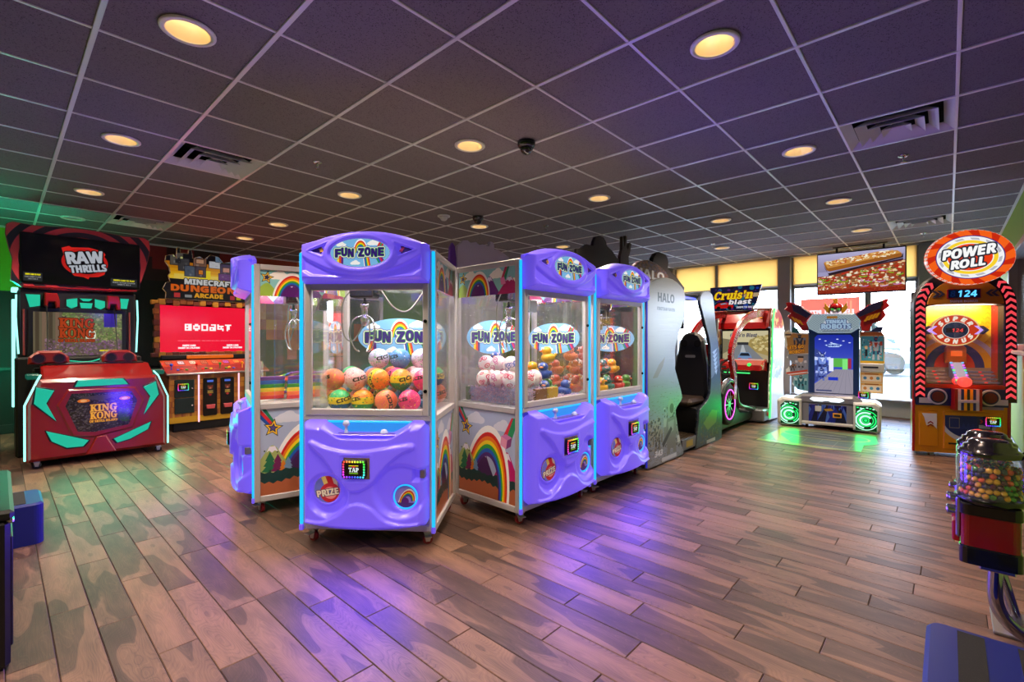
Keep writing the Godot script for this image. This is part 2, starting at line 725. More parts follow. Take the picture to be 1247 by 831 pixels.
func art_top() -> Pic:
	var p := Pic.new(420, 128, Color(0.55, 0.8, 0.83))
	cloud(p, 90, 24, 40)
	cloud(p, 290, 30, 42)
	cloud(p, 400, 80, 34)
	mountain(p, 150, 140, 70, 60, Color(0.35, 0.1, 0.45))
	mountain(p, 235, 140, 85, 38, Color(0.38, 0.12, 0.5))
	mountain(p, 375, 140, 95, 48, Color(0.72, 0.12, 0.42))
	mountain(p, 30, 140, 85, 62, Color(0.62, 0.75, 0.3), false)
	star(p, 32, 36, 34, Color(0.1, 0.08, 0.2), 0.2)
	star(p, 32, 36, 28, Color(1, 0.82, 0.15), 0.2)
	star(p, 32, 36, 18, Color(0.15, 0.13, 0.35), 0.2)
	rainbow(p, Vector2(145, 150), 88, 138, 0.45, 190, 358, -0.1)
	p.poly(v2([318, 55, 345, 0, 375, 0, 350, 62]), Color(0.8, 0.15, 0.35))
	p.poly(v2([332, 58, 362, 0, 375, 0, 350, 62]), Color(0.1, 0.55, 0.4))
	p.poly(v2([312, 52, 340, 48, 350, 80, 318, 86]), Color(0.93, 0.5, 0.75))
	return p


func art_logo() -> Pic:
	# FUN ZONE on a sky with rainbows
	var p := Pic.new(512, 230, Color(0.5, 0.75, 0.93))
	cloud(p, 95, 48, 32)
	cloud(p, 370, 38, 40)
	cloud(p, 215, 195, 32)
	rainbow(p, Vector2(262, 118), 62, 108, 0.6)
	p.poly(v2([400, 70, 440, 0, 475, 30, 440, 80]), Color(0.85, 0.15, 0.2))
	p.poly(v2([416, 74, 452, 10, 462, 20, 428, 78]), Color(0.1, 0.6, 0.4))
	for q in [[60, 118, Color(0.98, 0.85, 0.15)], [78, 118, Color(0.9, 0.3, 0.15)], [96, 118, Color(0.35, 0.15, 0.5)]]:
		p.rect(q[0], 140, 18, 90, q[2])
	var cs := [Color.WHITE, Color(0.25, 0.15, 0.5), Color(0.15, 0.5, 0.8), Color(0.2, 0.65, 0.3), Color(1, 0.85, 0.15), Color(0.95, 0.5, 0.1), Color(0.85, 0.1, 0.15)]
	for k in 7:
		p.poly([Vector2(282 + k * 7, 140), Vector2(290 + k * 7, 140), Vector2(302 + k * 8, 230), Vector2(294 + k * 8, 230)], cs[k])
	for k in 4:
		p.poly([Vector2(380 + k * 15, 140), Vector2(396 + k * 15, 140), Vector2(448 + k * 15, 230), Vector2(432 + k * 15, 230)], [Color(0.15, 0.6, 0.35), Color(0.15, 0.35, 0.75), Color(0.85, 0.15, 0.3), Color(0.5, 0.15, 0.5)][k])
	var ch := "FUN ZONE"
	var xs := [68, 122, 178, 0, 268, 322, 378, 436]
	for pass_ in 4:
		for k in 8:
			if ch[k] == " ":
				continue
			var y: float = 112.0 + [6, -4, 4, 0, 2, -5, 4, -3][k]
			var cc: Color = [Color(0.28, 0.12, 0.45), Color(0.96, 0.97, 0.9), Color(0.45, 0.8, 0.35), Color(0.2, 0.1, 0.45)][pass_]
			p.text(ch[k], xs[k], y, 44, 60, cc, [17.0, 14.0, 8.0, 4.5][pass_])
	return p


func art_reader(word: String) -> Pic:
	var p := Pic.new(96, 84, Color(0.02, 0.03, 0.03))
	p.text(word, 48, 44, 62, 30, Color(0.9, 0.95, 0.95), 1.0, 0.0, 1)
	p.rect(18, 12, 60, 6, Color(0.9, 0.85, 0.1))
	p.rect(38, 16, 20, 12, Color(0.8, 0.1, 0.15))
	p.rect(20, 66, 56, 6, Color(0.5, 0.75, 0.15))
	return p


func art_prize() -> Pic:
	var p := Pic.new(160, 160, Color(0.45, 0.5, 0.95))
	p.poly(v2([40, 0, 70, 0, 110, 90, 80, 100]), Color(0.95, 0.85, 0.5))
	p.poly(v2([68, 0, 105, 0, 130, 70, 105, 90]), Color(0.8, 0.12, 0.2))
	p.poly(v2([105, 0, 140, 20, 150, 80, 130, 70]), Color(0.95, 0.9, 0.85))
	p.ell(100, 100, 62, 58, Color(0.8, 0.15, 0.25))
	p.ell(100, 100, 40, 36, Color(0.95, 0.6, 0.6))
	p.ell(100, 100, 20, 18, Color(0.2, 0.4, 0.8))
	for q in [5.0, 1.8]:
		p.text("PRIZE", 84, 98, 130, 36, Color(0.3, 0.2, 0.3) if q > 4 else Color(0.95, 0.92, 0.85), q, 0.0, 0, -0.18)
	return p


func mecha(p: Pic, x: float, y: float, s: float, body: Color, dark: Color, bright: Color) -> void:
	# an armoured figure about 90 s tall round (x, y)
	for q in [[-1.0, 0.0], [1.0, 0.0]]:
		var m: float = q[0]
		p.poly([Vector2(x + m * 5 * s, y + 8 * s), Vector2(x + m * 16 * s, y + 10 * s), Vector2(x + m * 20 * s, y + 44 * s), Vector2(x + m * 8 * s, y + 44 * s)], dark)
		p.poly([Vector2(x + m * 8 * s, y + 24 * s), Vector2(x + m * 19 * s, y + 24 * s), Vector2(x + m * 22 * s, y + 46 * s), Vector2(x + m * 8 * s, y + 46 * s)], body)
		p.poly([Vector2(x + m * 18 * s, y - 26 * s), Vector2(x + m * 36 * s, y - 30 * s), Vector2(x + m * 38 * s, y - 12 * s), Vector2(x + m * 22 * s, y - 10 * s)], bright)
		p.poly([Vector2(x + m * 26 * s, y - 12 * s), Vector2(x + m * 36 * s, y - 12 * s), Vector2(x + m * 34 * s, y + 18 * s), Vector2(x + m * 24 * s, y + 14 * s)], body)
		p.poly([Vector2(x + m * 6 * s, y - 44 * s), Vector2(x + m * 18 * s, y - 58 * s), Vector2(x + m * 10 * s, y - 40 * s)], bright)
	p.poly([Vector2(x - 22 * s, y - 28 * s), Vector2(x + 22 * s, y - 28 * s), Vector2(x + 13 * s, y + 10 * s), Vector2(x - 13 * s, y + 10 * s)], body)
	p.poly([Vector2(x - 12 * s, y - 24 * s), Vector2(x + 12 * s, y - 24 * s), Vector2(x, y - 2 * s)], bright)
	p.poly([Vector2(x - 10 * s, y - 46 * s), Vector2(x + 10 * s, y - 46 * s), Vector2(x + 8 * s, y - 28 * s), Vector2(x - 8 * s, y - 28 * s)], dark)
	p.rect(x - 6 * s, y - 40 * s, 12 * s, 4 * s, bright)


# ---------- the room ----------
const GX := 0.319     # ceiling grid lines: x = GX + 0.61 i, z = GZ - 0.61 j
const GZ := 0.0375
const TILE := 0.61
const DOWN := [[0.624, -2.7], [0.624, -4.53], [0.624, -6.36], [0.624, -7.89], [2.453, -0.87], [2.453, -2.7], [2.453, -4.53], [2.453, -6.36], [2.453, -7.58], [4.283, -0.87], [4.283, -2.7], [4.283, -4.53], [6.113, -0.87], [6.113, -2.09], [6.113, -4.53], [7.943, -0.87], [7.943, -2.7], [4.283, -6.36], [6.113, -6.36], [-1.206, -2.7], [-1.206, -4.53], [-1.206, -6.36], [0.624, -0.87], [-1.206, -0.87]]
const VENTS := [[1.234, -4.535], [4.283, -0.268], [7.943, -0.268], [1.234, -7.585]]


func wood_sheet() -> Image:
	# eight plank faces of wood-look tile, one above the other
	var n := FastNoiseLite.new()
	n.seed = 11
	n.frequency = 0.006
	n.fractal_octaves = 3
	var f := FastNoiseLite.new()
	f.seed = 5
	f.frequency = 0.05
	var w := 960
	var sh := 150
	var im := Image.create(w, sh * 8, false, Image.FORMAT_RGB8)
	var light := Color(0.51, 0.38, 0.305)
	var dark := Color(0.24, 0.175, 0.15)
	for s in 8:
		var bias: float = [0.12, -0.2, 0.26, -0.08, 0.36, 0.0, -0.3, 0.16][s]
		var kx := 150.0 + 95.0 * s
		var ky := 40.0 + 11.0 * (s * 5 % 8)
		for y in sh:
			for x in w:
				var a := n.get_noise_2d(x * 0.085 + s * 900.0, y * 0.42 + s * 300.0)
				var b := n.get_noise_2d(x * 0.35 + s * 500.0, y * 1.6 + 4000.0)
				var dx := (x - kx) / 80.0
				var dy := (y - ky) / 26.0
				var knot := exp(-(dx * dx + dy * dy)) if s % 3 == 1 else 0.0
				var field := (y / 150.0 - 0.5) * 0.7 + a * 3.0 + b * 0.22 - knot * 0.75
				var heart := smoothstep(-0.06, 0.06, field + bias * 2.2)
				var band := field * 8.0
				var vein := absf(band - floorf(band) - 0.5)
				var fine := f.get_noise_2d(x * 0.1, y * 4.5 + s * 700.0)
				var t := lerpf(0.24, 0.7, heart) + bias * 0.45 + fine * 0.2 + b * 0.3
				t -= 0.26 * (1.0 - smoothstep(0.0, 0.14, vein)) * clampf(0.55 + a * 1.5, 0.1, 1.0)
				t += 0.2 * smoothstep(0.42, 0.5, vein)
				t -= 0.3 * smoothstep(0.75, 0.9, knot)
				im.set_pixel(x, s * sh + y, dark.lerp(light, clampf(t, 0.0, 1.05)))
	return im


func speck_sheet() -> Image:
	var g := RandomNumberGenerator.new()
	g.seed = 3
	var p := Pic.new(512, 512, Color(0.455, 0.42, 0.435))
	p.speckle(2600, 0.8, 2.2, [Color(0.4, 0.365, 0.38), Color(0.49, 0.455, 0.47)], g)
	p.speckle(3600, 0.7, 1.7, [Color(0.15, 0.13, 0.14), Color(0.21, 0.19, 0.2)], g)
	return p.finish()


func plank_mesh(strip: int, flip: int, mb: MB, at := Vector3.ZERO, len := 0.822) -> MB:
	var w := 0.1345
	var b := 0.0022
	var x := w * 0.5
	var z := len * 0.5
	var y0 := float(strip) / 8.0 + 0.004
	var y1 := float(strip + 1) / 8.0 - 0.004
	var u0 := 0.0
	var u1 := minf(1.0, len / 0.822)
	if flip & 1:
		var t := y0
		y0 = y1
		y1 = t
	if flip & 2:
		var t := u0
		u0 = u1
		u1 = t
	var p := [Vector3(-x, -b, z), Vector3(x, -b, z), Vector3(x, -b, -z), Vector3(-x, -b, -z)]
	var q := [Vector3(-x + b, 0, z - b), Vector3(x - b, 0, z - b), Vector3(x - b, 0, -z + b), Vector3(-x + b, 0, -z + b)]
	var uv := [Vector2(u0, y1), Vector2(u0, y0), Vector2(u1, y0), Vector2(u1, y1)]
	mb.tri(at + q[0], at + q[1], at + q[2], uv[0], uv[1], uv[2])
	mb.tri(at + q[0], at + q[2], at + q[3], uv[0], uv[2], uv[3])
	for k in 4:
		var n := (k + 1) % 4
		mb.tri(at + p[k], at + p[n], at + q[n], uv[k], uv[n], uv[n])
		mb.tri(at + p[k], at + q[n], at + q[k], uv[k], uv[n], uv[k])
		var d := Vector3(0, -0.008, 0)
		mb.tri(at + p[k] + d, at + p[n] + d, at + p[n], uv[k], uv[n], uv[n])
		mb.tri(at + p[k] + d, at + p[n], at + p[k], uv[k], uv[n], uv[k])
	return mb


func in_view(p: Vector3) -> bool:
	var f := Vector3(sin(deg_to_rad(47.34)), 0, -cos(deg_to_rad(47.34)))
	var r := Vector3(-f.z, 0, f.x)
	var d := p - Vector3(0, 1.25, 0)
	var z := d.dot(f)
	return z > 0.3 and absf(d.dot(r)) < z * 1.16 + 0.15 and absf(d.y) < z * 0.78 + 0.1


func build_floor() -> void:
	var fl := Node3D.new()
	fl.name = "floor"
	add_child(fl)
	structure(fl, "wood-look plank tile floor in mixed browns with dark grout")
	part(fl, "grout_bed", MB.new().box(Vector3((WALL_BACK + WALL_WIN) * 0.5, -0.054, (WALL_FAR + WALL_NEAR) * 0.5), Vector3(WALL_WIN - WALL_BACK + 0.3, 0.1, WALL_NEAR - WALL_FAR + 0.3)), mat("grout", Color(0.2, 0.16, 0.14), 0.9))
	var wm := mat("wood_tile", Color.WHITE, 0.34)
	wm.albedo_texture = ImageTexture.create_from_image(wood_sheet())
	wm.metallic_specular = 0.45
	wm.roughness = 0.46
	var sets := []
	for s in 8:
		for f in 4:
			sets.append(plank_mesh(s, f, MB.new()).done())
	var offs := [0.13, 0.53, 0.26, 0.68, 0.4, 0.82, 0.0, 0.57, 0.3, 0.72, 0.15, 0.44]
	var all := []
	var w := 0.1375
	var ln := 0.825
	for i in range(-22, 71):
		var x := 0.015 + (i + 0.5) * w
		var o: float = offs[posmod(i, 12)]
		if x < WALL_BACK or x > WALL_WIN:
			continue
		for j in range(-1, 13):
			var z1: float = WALL_NEAR + 0.3 - o - (j - 1) * ln
			var z0 := z1 - ln
			z1 = minf(z1, WALL_NEAR)
			z0 = maxf(z0, WALL_FAR)
			if z1 - z0 < 0.05:
				continue
			var c := Vector3(x, 0, (z0 + z1) * 0.5)
			all.append([c.distance_to(Vector3(0, 1.25, 0)) + (0.0 if in_view(c) else 100.0), c, z1 - z0 - 0.003, posmod(i * 7 + j * 13 + (i * j) % 5, 32)])
	all.sort_custom(func(a, b): return a[0] < b[0])
	var rest := MB.new()
	for k in all.size():
		var a = all[k]
		if k < 300 and a[0] < 50.0:
			var o := part(fl, "plank", sets[a[3]], wm)
			o.position = a[1]
			o.scale.z = a[2] / 0.822
		else:
			plank_mesh(a[3] / 4, a[3] % 4, rest, a[1], a[2])
	var r := part(fl, "plank_field", rest, wm)
	r.set_meta("kind", "stuff")


func tile_with_hole(r: float) -> MB:
	var mb := MB.new()
	var h := 0.3
	var n := 32
	for k in n:
		var a0 := TAU * k / n
		var a1 := TAU * (k + 1) / n
		var i0 := Vector3(cos(a0) * r, 0, sin(a0) * r)
		var i1 := Vector3(cos(a1) * r, 0, sin(a1) * r)
		var o0 := Vector3(cos(a0), 0, sin(a0)) * (h / maxf(absf(cos(a0)), absf(sin(a0))))
		var o1 := Vector3(cos(a1), 0, sin(a1)) * (h / maxf(absf(cos(a1)), absf(sin(a1))))
		mb.quad(i0, i1, o1, o0)
		mb.quad(i0 + Vector3(0, 0.015, 0), i1 + Vector3(0, 0.015, 0), i1, i0)
	return mb


func build_ceiling() -> void:
	var ce := part(self, "ceiling", MB.new().box(Vector3((WALL_BACK + WALL_WIN) * 0.5, CEIL + 0.25, (WALL_FAR + WALL_NEAR) * 0.5), Vector3(WALL_WIN - WALL_BACK + 0.4, 0.1, WALL_NEAR - WALL_FAR + 0.4)), mat("slab", Color(0.2, 0.2, 0.2), 0.9))
	structure(ce, "suspended ceiling of dark speckled tiles in a white grid")
	var tm := mat("ceiling_tile", Color.WHITE, 0.92)
	tm.albedo_texture = ImageTexture.create_from_image(speck_sheet())
	tm.uv1_triplanar = true
	tm.uv1_world_triplanar = true
	tm.uv1_scale = Vector3(1.3, 1.3, 1.3)
	var tee := mat("grid_bar", Color(0.86, 0.85, 0.85), 0.32)
	var plain: ArrayMesh = MB.new().box(Vector3(0, 0.0075, 0), Vector3(0.6, 0.015, 0.6)).done()
	var holed: ArrayMesh = tile_with_hole(0.098).done()
	var rest := MB.new()
	for i in range(-6, 16):
		for j in range(-1, 16):
			var x0 := maxf(GX + TILE * i, WALL_BACK)
			var x1 := minf(GX + TILE * (i + 1), WALL_WIN)
			var z1 := minf(GZ - TILE * j, WALL_NEAR)
			var z0 := maxf(GZ - TILE * (j + 1), WALL_FAR)
			if x1 - x0 < 0.03 or z1 - z0 < 0.03:
				continue
			var c := Vector3((x0 + x1) * 0.5, CEIL + 0.006, (z0 + z1) * 0.5)
			var kind := 0
			for d in DOWN:
				if absf(d[0] - c.x) < 0.2 and absf(d[1] - c.z) < 0.2:
					kind = 1
			for d in VENTS:
				if absf(d[0] - c.x) < 0.2 and absf(d[1] - c.z) < 0.2:
					kind = 2
			if kind == 2:
				continue
			if kind == 1:
				part(ce, "ceiling_tile", holed, tm).position = c
			elif in_view(Vector3(c.x, CEIL, c.z)):
				var o := part(ce, "ceiling_tile", plain, tm)
				o.position = c
				o.scale = Vector3((x1 - x0 - 0.01) / 0.6, 1, (z1 - z0 - 0.01) / 0.6)
			else:
				rest.box(c + Vector3(0, 0.0075, 0), Vector3(x1 - x0 - 0.01, 0.015, z1 - z0 - 0.01))
	part(ce, "tiles_out_of_sight", rest, tm).set_meta("kind", "stuff")
	for i in range(-5, 16):
		var x := GX + TILE * i
		if x < WALL_WIN:
			part(ce, "main_tee", MB.new().box(Vector3(x, CEIL + 0.004, (WALL_FAR + WALL_NEAR) * 0.5), Vector3(0.024, 0.012, WALL_NEAR - WALL_FAR), 0.002), tee)
	for j in range(0, 16):
		var z := GZ - TILE * j
		part(ce, "cross_tee", MB.new().box(Vector3((WALL_BACK + WALL_WIN) * 0.5, CEIL + 0.0045, z), Vector3(WALL_WIN - WALL_BACK, 0.009, 0.018), 0.002), tee)
	for q in [[WALL_FAR + 0.012, true], [WALL_NEAR - 0.012, true], [WALL_WIN - 0.012, false]]:
		if q[1]:
			part(ce, "wall_angle", MB.new().box(Vector3((WALL_BACK + WALL_WIN) * 0.5, CEIL + 0.001, q[0]), Vector3(WALL_WIN - WALL_BACK, 0.014, 0.022)), tee)
		else:
			part(ce, "wall_angle", MB.new().box(Vector3(q[0], CEIL + 0.001, (WALL_FAR + WALL_NEAR) * 0.5), Vector3(0.022, 0.014, WALL_NEAR - WALL_FAR)), tee)


func build_downlights() -> void:
	var t := thing("recessed_downlight", "", "downlight", Vector3.ZERO, 0, "recessed downlights in the ceiling")
	part(t, "trim_ring", MB.new().lathe([Vector2(0.096, 0.0), Vector2(0.092, -0.006), Vector2(0.112, -0.008), Vector2(0.117, -0.004), Vector2(0.117, 0.004)], 32), mat("trim_ring", Color(0.9, 0.88, 0.85), 0.3))
	part(t, "reflector", MB.new().lathe([Vector2(0.096, -0.004), Vector2(0.09, 0.02), Vector2(0.075, 0.07), Vector2(0.055, 0.115), Vector2(0.05, 0.12), Vector2(0.0, 0.121)], 32), mat("reflector", Color(0.95, 0.88, 0.72), 0.35, 0.5))
	part(t, "bulb", MB.new().lathe([Vector2(0.0, 0.088), Vector2(0.03, 0.091), Vector2(0.042, 0.1), Vector2(0.042, 0.118)], 20), glow("bulb_glow", Color(1, 0.9, 0.76), 14.0))
	var s := SpotLight3D.new()
	s.name = "downlight_beam"
	s.light_color = DOWN_COLOR
	s.light_energy = DOWN_ENERGY
	s.light_size = 0.04
	s.spot_angle = 62.0
	s.spot_angle_attenuation = 0.7
	s.spot_range = 14.0
	s.spot_attenuation = 2.0
	s.shadow_enabled = true
	t.add_child(s)
	s.position = Vector3(0, -0.004, 0)
	s.rotation_degrees.x = -90
	var at := ["above the open floor left of the claw machines, nearest", "left of the square air vent", "in front of the red cabinet with gorilla logo", "over the back of the red cabinet with gorilla logo", "nearest on the right, over the open floor", "above the claw machines, beside the black dome camera", "over the rainbow-toy claw machine", "third in the row over the claw machines", "over the blocky red-screen cabinet", "left of the big right-hand air vent", "above the two right claw machines", "beyond the black dome camera by the smoke detector", "between the two right-hand air vents", "over the silver sit-in cabinet", "far back behind the sit-in cabinets", "before the hanging pizza screen", "over the racing cabinet", "farthest back behind the claw machines, nearer the mural", "farthest back toward the windows", "out of the picture left of the camera, second row", "out of the picture left of the camera, third row", "out of the picture left of the camera, by the mural wall", "out of the picture above the camera", "out of the picture behind the camera"]
	for k in DOWN.size():
		var label: String = "warm round recessed downlight " + (at[k] if k < at.size() else "out of the picture over the floor")
		var p := Vector3(DOWN[k][0], CEIL - 0.002, DOWN[k][1])
		if k == 0:
			t.position = p
			t.set_meta("label", label)
		else:
			copy(t, label, p, 0)


func build_ceiling_fittings() -> void:
	var white := mat("vent_white", Color(0.82, 0.8, 0.8), 0.4)
	var t := thing("ceiling_vent", "square white stepped air vent at the left, before the red cabinets", "air vent", Vector3(VENTS[0][0], CEIL, VENTS[0][1]), 0, "square ceiling air vents")
	part(t, "duct", MB.new().box(Vector3(0, 0.16, 0), Vector3(0.58, 0.02, 0.58)), mat("duct_dark", Color(0.05, 0.05, 0.05), 0.8))
	for k in 4:
		var h: float = [0.298, 0.22, 0.15, 0.08][k]
		var mb := MB.new()
		for s in 4:
			mb.xf = Transform3D(Basis(Vector3.UP, s * PI / 2), Vector3.ZERO)
			var y0: float = [0.0, -0.012, -0.02, -0.024][k]
			var i := h - 0.055
			mb.quad(Vector3(-h, y0, h), Vector3(-i, y0 + 0.045, i), Vector3(i, y0 + 0.045, i), Vector3(h, y0, h))
			mb.quad(Vector3(-h, y0 + 0.004, h), Vector3(h, y0 + 0.004, h), Vector3(i, y0 + 0.049, i), Vector3(-i, y0 + 0.049, i))
			mb.quad(Vector3(-h, y0, h), Vector3(h, y0, h), Vector3(h, y0 + 0.004, h), Vector3(-h, y0 + 0.004, h))
		part(t, "vent_frame" if k == 0 else "vent_cone", mb, white)
	copy(t, "square white stepped air vent at the right, nearest the lime wall", Vector3(VENTS[1][0], CEIL, VENTS[1][1]), 0)
	copy(t, "square white air vent far right, above the round orange sign", Vector3(VENTS[2][0], CEIL, VENTS[2][1]), 0)
	copy(t, "square air vent above the swirl-framed screen, by the mural wall", Vector3(VENTS[3][0], CEIL, VENTS[3][1]), 0)
	var black := mat("camera_black", Color(0.03, 0.03, 0.035), 0.25, 0.0, 0.5)
	var d := thing("dome_camera", "black dome security camera, the larger and nearer of two", "security camera", Vector3(2.70, CEIL, -2.34))
	part(d, "mount", MB.new().lathe([Vector2(0.0, -0.045), Vector2(0.055, -0.045), Vector2(0.066, -0.03), Vector2(0.068, 0.0)], 24), black)
	part(d, "dome", MB.new().ball(Vector3(0, -0.045, 0), Vector3(0.05, 0.05, 0.05), 20), mat("dome_glass", Color(0.02, 0.02, 0.03), 0.05, 0.0, 1.0))
	part(d, "lens", MB.new().disc(Vector3(-0.02, -0.07, 0.022), 0.014, 0.022, Vector3(-0.5, -0.6, 0.6), 12), mat("lens", Color(0.25, 0.25, 0.3), 0.15, 0.6))
	copy(d, "small black dome security camera farther back, over the claw machines", Vector3(3.94, CEIL, -4.19), 0)
	var sm := thing("smoke_detector", "white round smoke detector beside the farther dome camera", "smoke detector", Vector3(3.63, CEIL, -4.46))
	part(sm, "base", MB.new().lathe([Vector2(0.06, -0.02), Vector2(0.075, -0.012), Vector2(0.075, 0)], 24), white)
	part(sm, "cap", MB.new().lathe([Vector2(0.0, -0.06), Vector2(0.028, -0.057), Vector2(0.042, -0.04), Vector2(0.05, -0.02)], 24), white)
	var sp := thing("sprinkler", "chrome sprinkler head above the front claw machine's left", "sprinkler", Vector3(1.82, CEIL, -3.9), 0, "chrome ceiling sprinklers")
	var ch := mat("chrome", Color(0.8, 0.8, 0.82), 0.15, 1.0)
	part(sp, "escutcheon", MB.new().lathe([Vector2(0.0, -0.012), Vector2(0.02, -0.012), Vector2(0.034, -0.004), Vector2(0.036, 0)], 20), ch)
	part(sp, "stem", MB.new().lathe([Vector2(0.0, -0.05), Vector2(0.005, -0.05), Vector2(0.007, -0.012)], 10), ch)
	part(sp, "deflector", MB.new().lathe([Vector2(0, -0.053), Vector2(0.019, -0.053), Vector2(0.019, -0.05), Vector2(0.005, -0.046)], 16), ch)
	copy(sp, "chrome sprinkler head beyond the large right-hand vent", Vector3(4.97, CEIL, -0.27), 0)
	copy(sp, "chrome sprinkler head above the right pair of claw machines", Vector3(4.85, CEIL, -3.87), 0)
	copy(sp, "chrome sprinkler head over the racing cabinet", Vector3(7.52, CEIL, -2.69), 0)
	copy(sp, "chrome sprinkler head right of the far vent, by the round sign", Vector3(8.76, CEIL, -0.26), 0)


func mural_sheet() -> Pic:
	# 12.75 m x 2.74 m at 64 px/m, x from WALL_BACK
	var k := 64.0
	var p := Pic.new(816, 176, Color(0.035, 0.045, 0.045))
	var x0 := -WALL_BACK * k
	p.rect(0, 0, x0 + 0.35 * k, 54, Color(0.5, 0.7, 0.1))
	p.rect(x0 + 4.2 * k, 0, 600, 176, Color(0.36, 0.56, 0.16))
	var cols := [Color(0.36, 0.05, 0.06), Color(0.24, 0.03, 0.05), Color(0.17, 0.05, 0.05), Color(0.5, 0.07, 0.07)]
	var g := RandomNumberGenerator.new()
	g.seed = 4
	for c in 14:
		var deep := 3 + c / 2 + g.randi() % 2
		if c < 2:
			deep = 3
		for r in deep:
			var q: Color = cols[g.randi() % 4]
			if c > 7:
				q = [Color(0.72, 0.3, 0.06), Color(0.6, 0.2, 0.05), Color(0.8, 0.5, 0.1)][g.randi() % 3]
			p.rect(x0 + 1.45 * k + c * 12.0, r * 12.0, 12, 12, q)
	return p


func build_walls() -> void:
	var t := 0.15
	var lime := mat("lime_paint", Color(0.52, 0.66, 0.2), 0.7)
	var grey := mat("mullion_grey", Color(0.6, 0.59, 0.58), 0.45)
	var darkm := mat("frame_dark", Color(0.12, 0.12, 0.13), 0.4)
	# mural wall
	var wf := part(self, "wall_far", MB.new().box(Vector3((WALL_BACK + WALL_WIN) * 0.5, 1.45, WALL_FAR - t * 0.5), Vector3(WALL_WIN - WALL_BACK + 0.3, 3.0, t)), mat("wall_black", Color(0.035, 0.045, 0.045), 0.6))
	structure(wf, "black wall with stepped red pixel mural")
	var paint := MB.new()
	paint.quad(Vector3(WALL_BACK, 0, WALL_FAR + 0.002), Vector3(WALL_WIN, 0, WALL_FAR + 0.002), Vector3(WALL_WIN, CEIL, WALL_FAR + 0.002), Vector3(WALL_BACK, CEIL, WALL_FAR + 0.002))
	part(wf, "painted_mural", paint, printed("mural", mural_sheet, 0.6))
	structure(part(self, "trim_1", MB.new().box(Vector3(0, 0.86, WALL_FAR + 0.012), Vector3(6, 0.05, 0.024), 0.006), darkm), "dark chair rail on the black wall")
	structure(part(self, "baseboard_far", MB.new().box(Vector3((WALL_BACK + WALL_WIN) * 0.5, 0.06, WALL_FAR + 0.009), Vector3(WALL_WIN - WALL_BACK, 0.12, 0.018), 0.004), darkm))
	var d1 := Node3D.new()
	d1.name = "door_1"
	add_child(d1)
	structure(d1, "dark grey door in the far wall seen through the claw machines")
	part(d1, "door_leaf", MB.new().box(Vector3(5.2, 1.05, WALL_FAR + 0.03), Vector3(0.9, 2.1, 0.05), 0.006), mat("door_grey", Color(0.2, 0.22, 0.24), 0.5))
	part(d1, "door_frame", MB.new().box(Vector3(4.71, 1.08, WALL_FAR + 0.03), Vector3(0.08, 2.16, 0.08), 0.005).box(Vector3(5.69, 1.08, WALL_FAR + 0.03), Vector3(0.08, 2.16, 0.08), 0.005).box(Vector3(5.2, 2.14, WALL_FAR + 0.03), Vector3(1.06, 0.08, 0.08), 0.005), mat("rail_white", Color(0.85, 0.83, 0.8), 0.4))
	part(d1, "door_notice", MB.new().box(Vector3(5.14, 1.4, WALL_FAR + 0.057), Vector3(0.2, 0.36, 0.004)), mat("notice_red", Color(0.6, 0.14, 0.08), 0.5))
	part(d1, "door_handle", MB.new().box(Vector3(4.82, 1.0, WALL_FAR + 0.075), Vector3(0.12, 0.02, 0.03), 0.004), mat("chrome", Color(0.8, 0.8, 0.82), 0.15, 1.0))
	structure(part(self, "wall_rear", MB.new().box(Vector3(WALL_BACK - t * 0.5, 1.45, (WALL_FAR + WALL_NEAR) * 0.5), Vector3(t, 3.0, WALL_NEAR - WALL_FAR + 0.3)), lime))
	# lime wall beside the camera with its dark-framed window
	var wn := Node3D.new()
	wn.name = "wall_near"
	add_child(wn)
	structure(wn, "lime green wall at the right edge")
	var zc := WALL_NEAR + t * 0.5
	for q in [[WALL_BACK - 0.15, 3.0, 0.0, 2.9], [8.14, WALL_WIN, 0.0, 2.9], [3.0, 8.14, 0.0, 1.14], [3.0, 8.14, 2.25, 2.9]]:
		part(wn, "wall_section", MB.new().box(Vector3((q[0] + q[1]) * 0.5, (q[2] + q[3]) * 0.5, zc), Vector3(q[1] - q[0], q[3] - q[2], t)), lime)
	var w1 := Node3D.new()
	w1.name = "window_1"
	add_child(w1)
	structure(w1, "dark framed window in the lime wall")
	for q in [[5.57, 2.22, 5.14, 0.06], [5.57, 1.17, 5.14, 0.06]]:
		part(w1, "window_frame", MB.new().box(Vector3(q[0], q[1], WALL_NEAR + 0.02), Vector3(q[2], q[3], 0.1), 0.006), grey)
	for x in [3.03, 4.75, 6.45, 8.11]:
		part(w1, "window_frame", MB.new().box(Vector3(x, 1.695, WALL_NEAR + 0.02), Vector3(0.06, 1.0, 0.1), 0.006), grey)
	for x in [3.89, 5.6, 7.28]:
		part(w1, "pane", MB.new().box(Vector3(x, 1.695, WALL_NEAR + 0.05), Vector3(1.64, 0.99, 0.008)), mat("tinted_pane", Color(0.08, 0.1, 0.12), 0.06, 0.0, 0.6))
	structure(part(self, "trim_2", MB.new().box(Vector3(5.57, 1.125, WALL_NEAR - 0.03), Vector3(5.2, 0.035, 0.1), 0.006), mat("sill_pale", Color(0.78, 0.78, 0.74), 0.4)), "pale window sill on the lime wall")
	structure(part(self, "baseboard_near", MB.new().box(Vector3(3.4, 0.06, WALL_NEAR - 0.009), Vector3(12.6, 0.12, 0.018), 0.004), darkm))
	# window wall
	var ww := Node3D.new()
	ww.name = "wall_window"
	add_child(ww)
	structure(ww, "storefront window wall with grey columns")
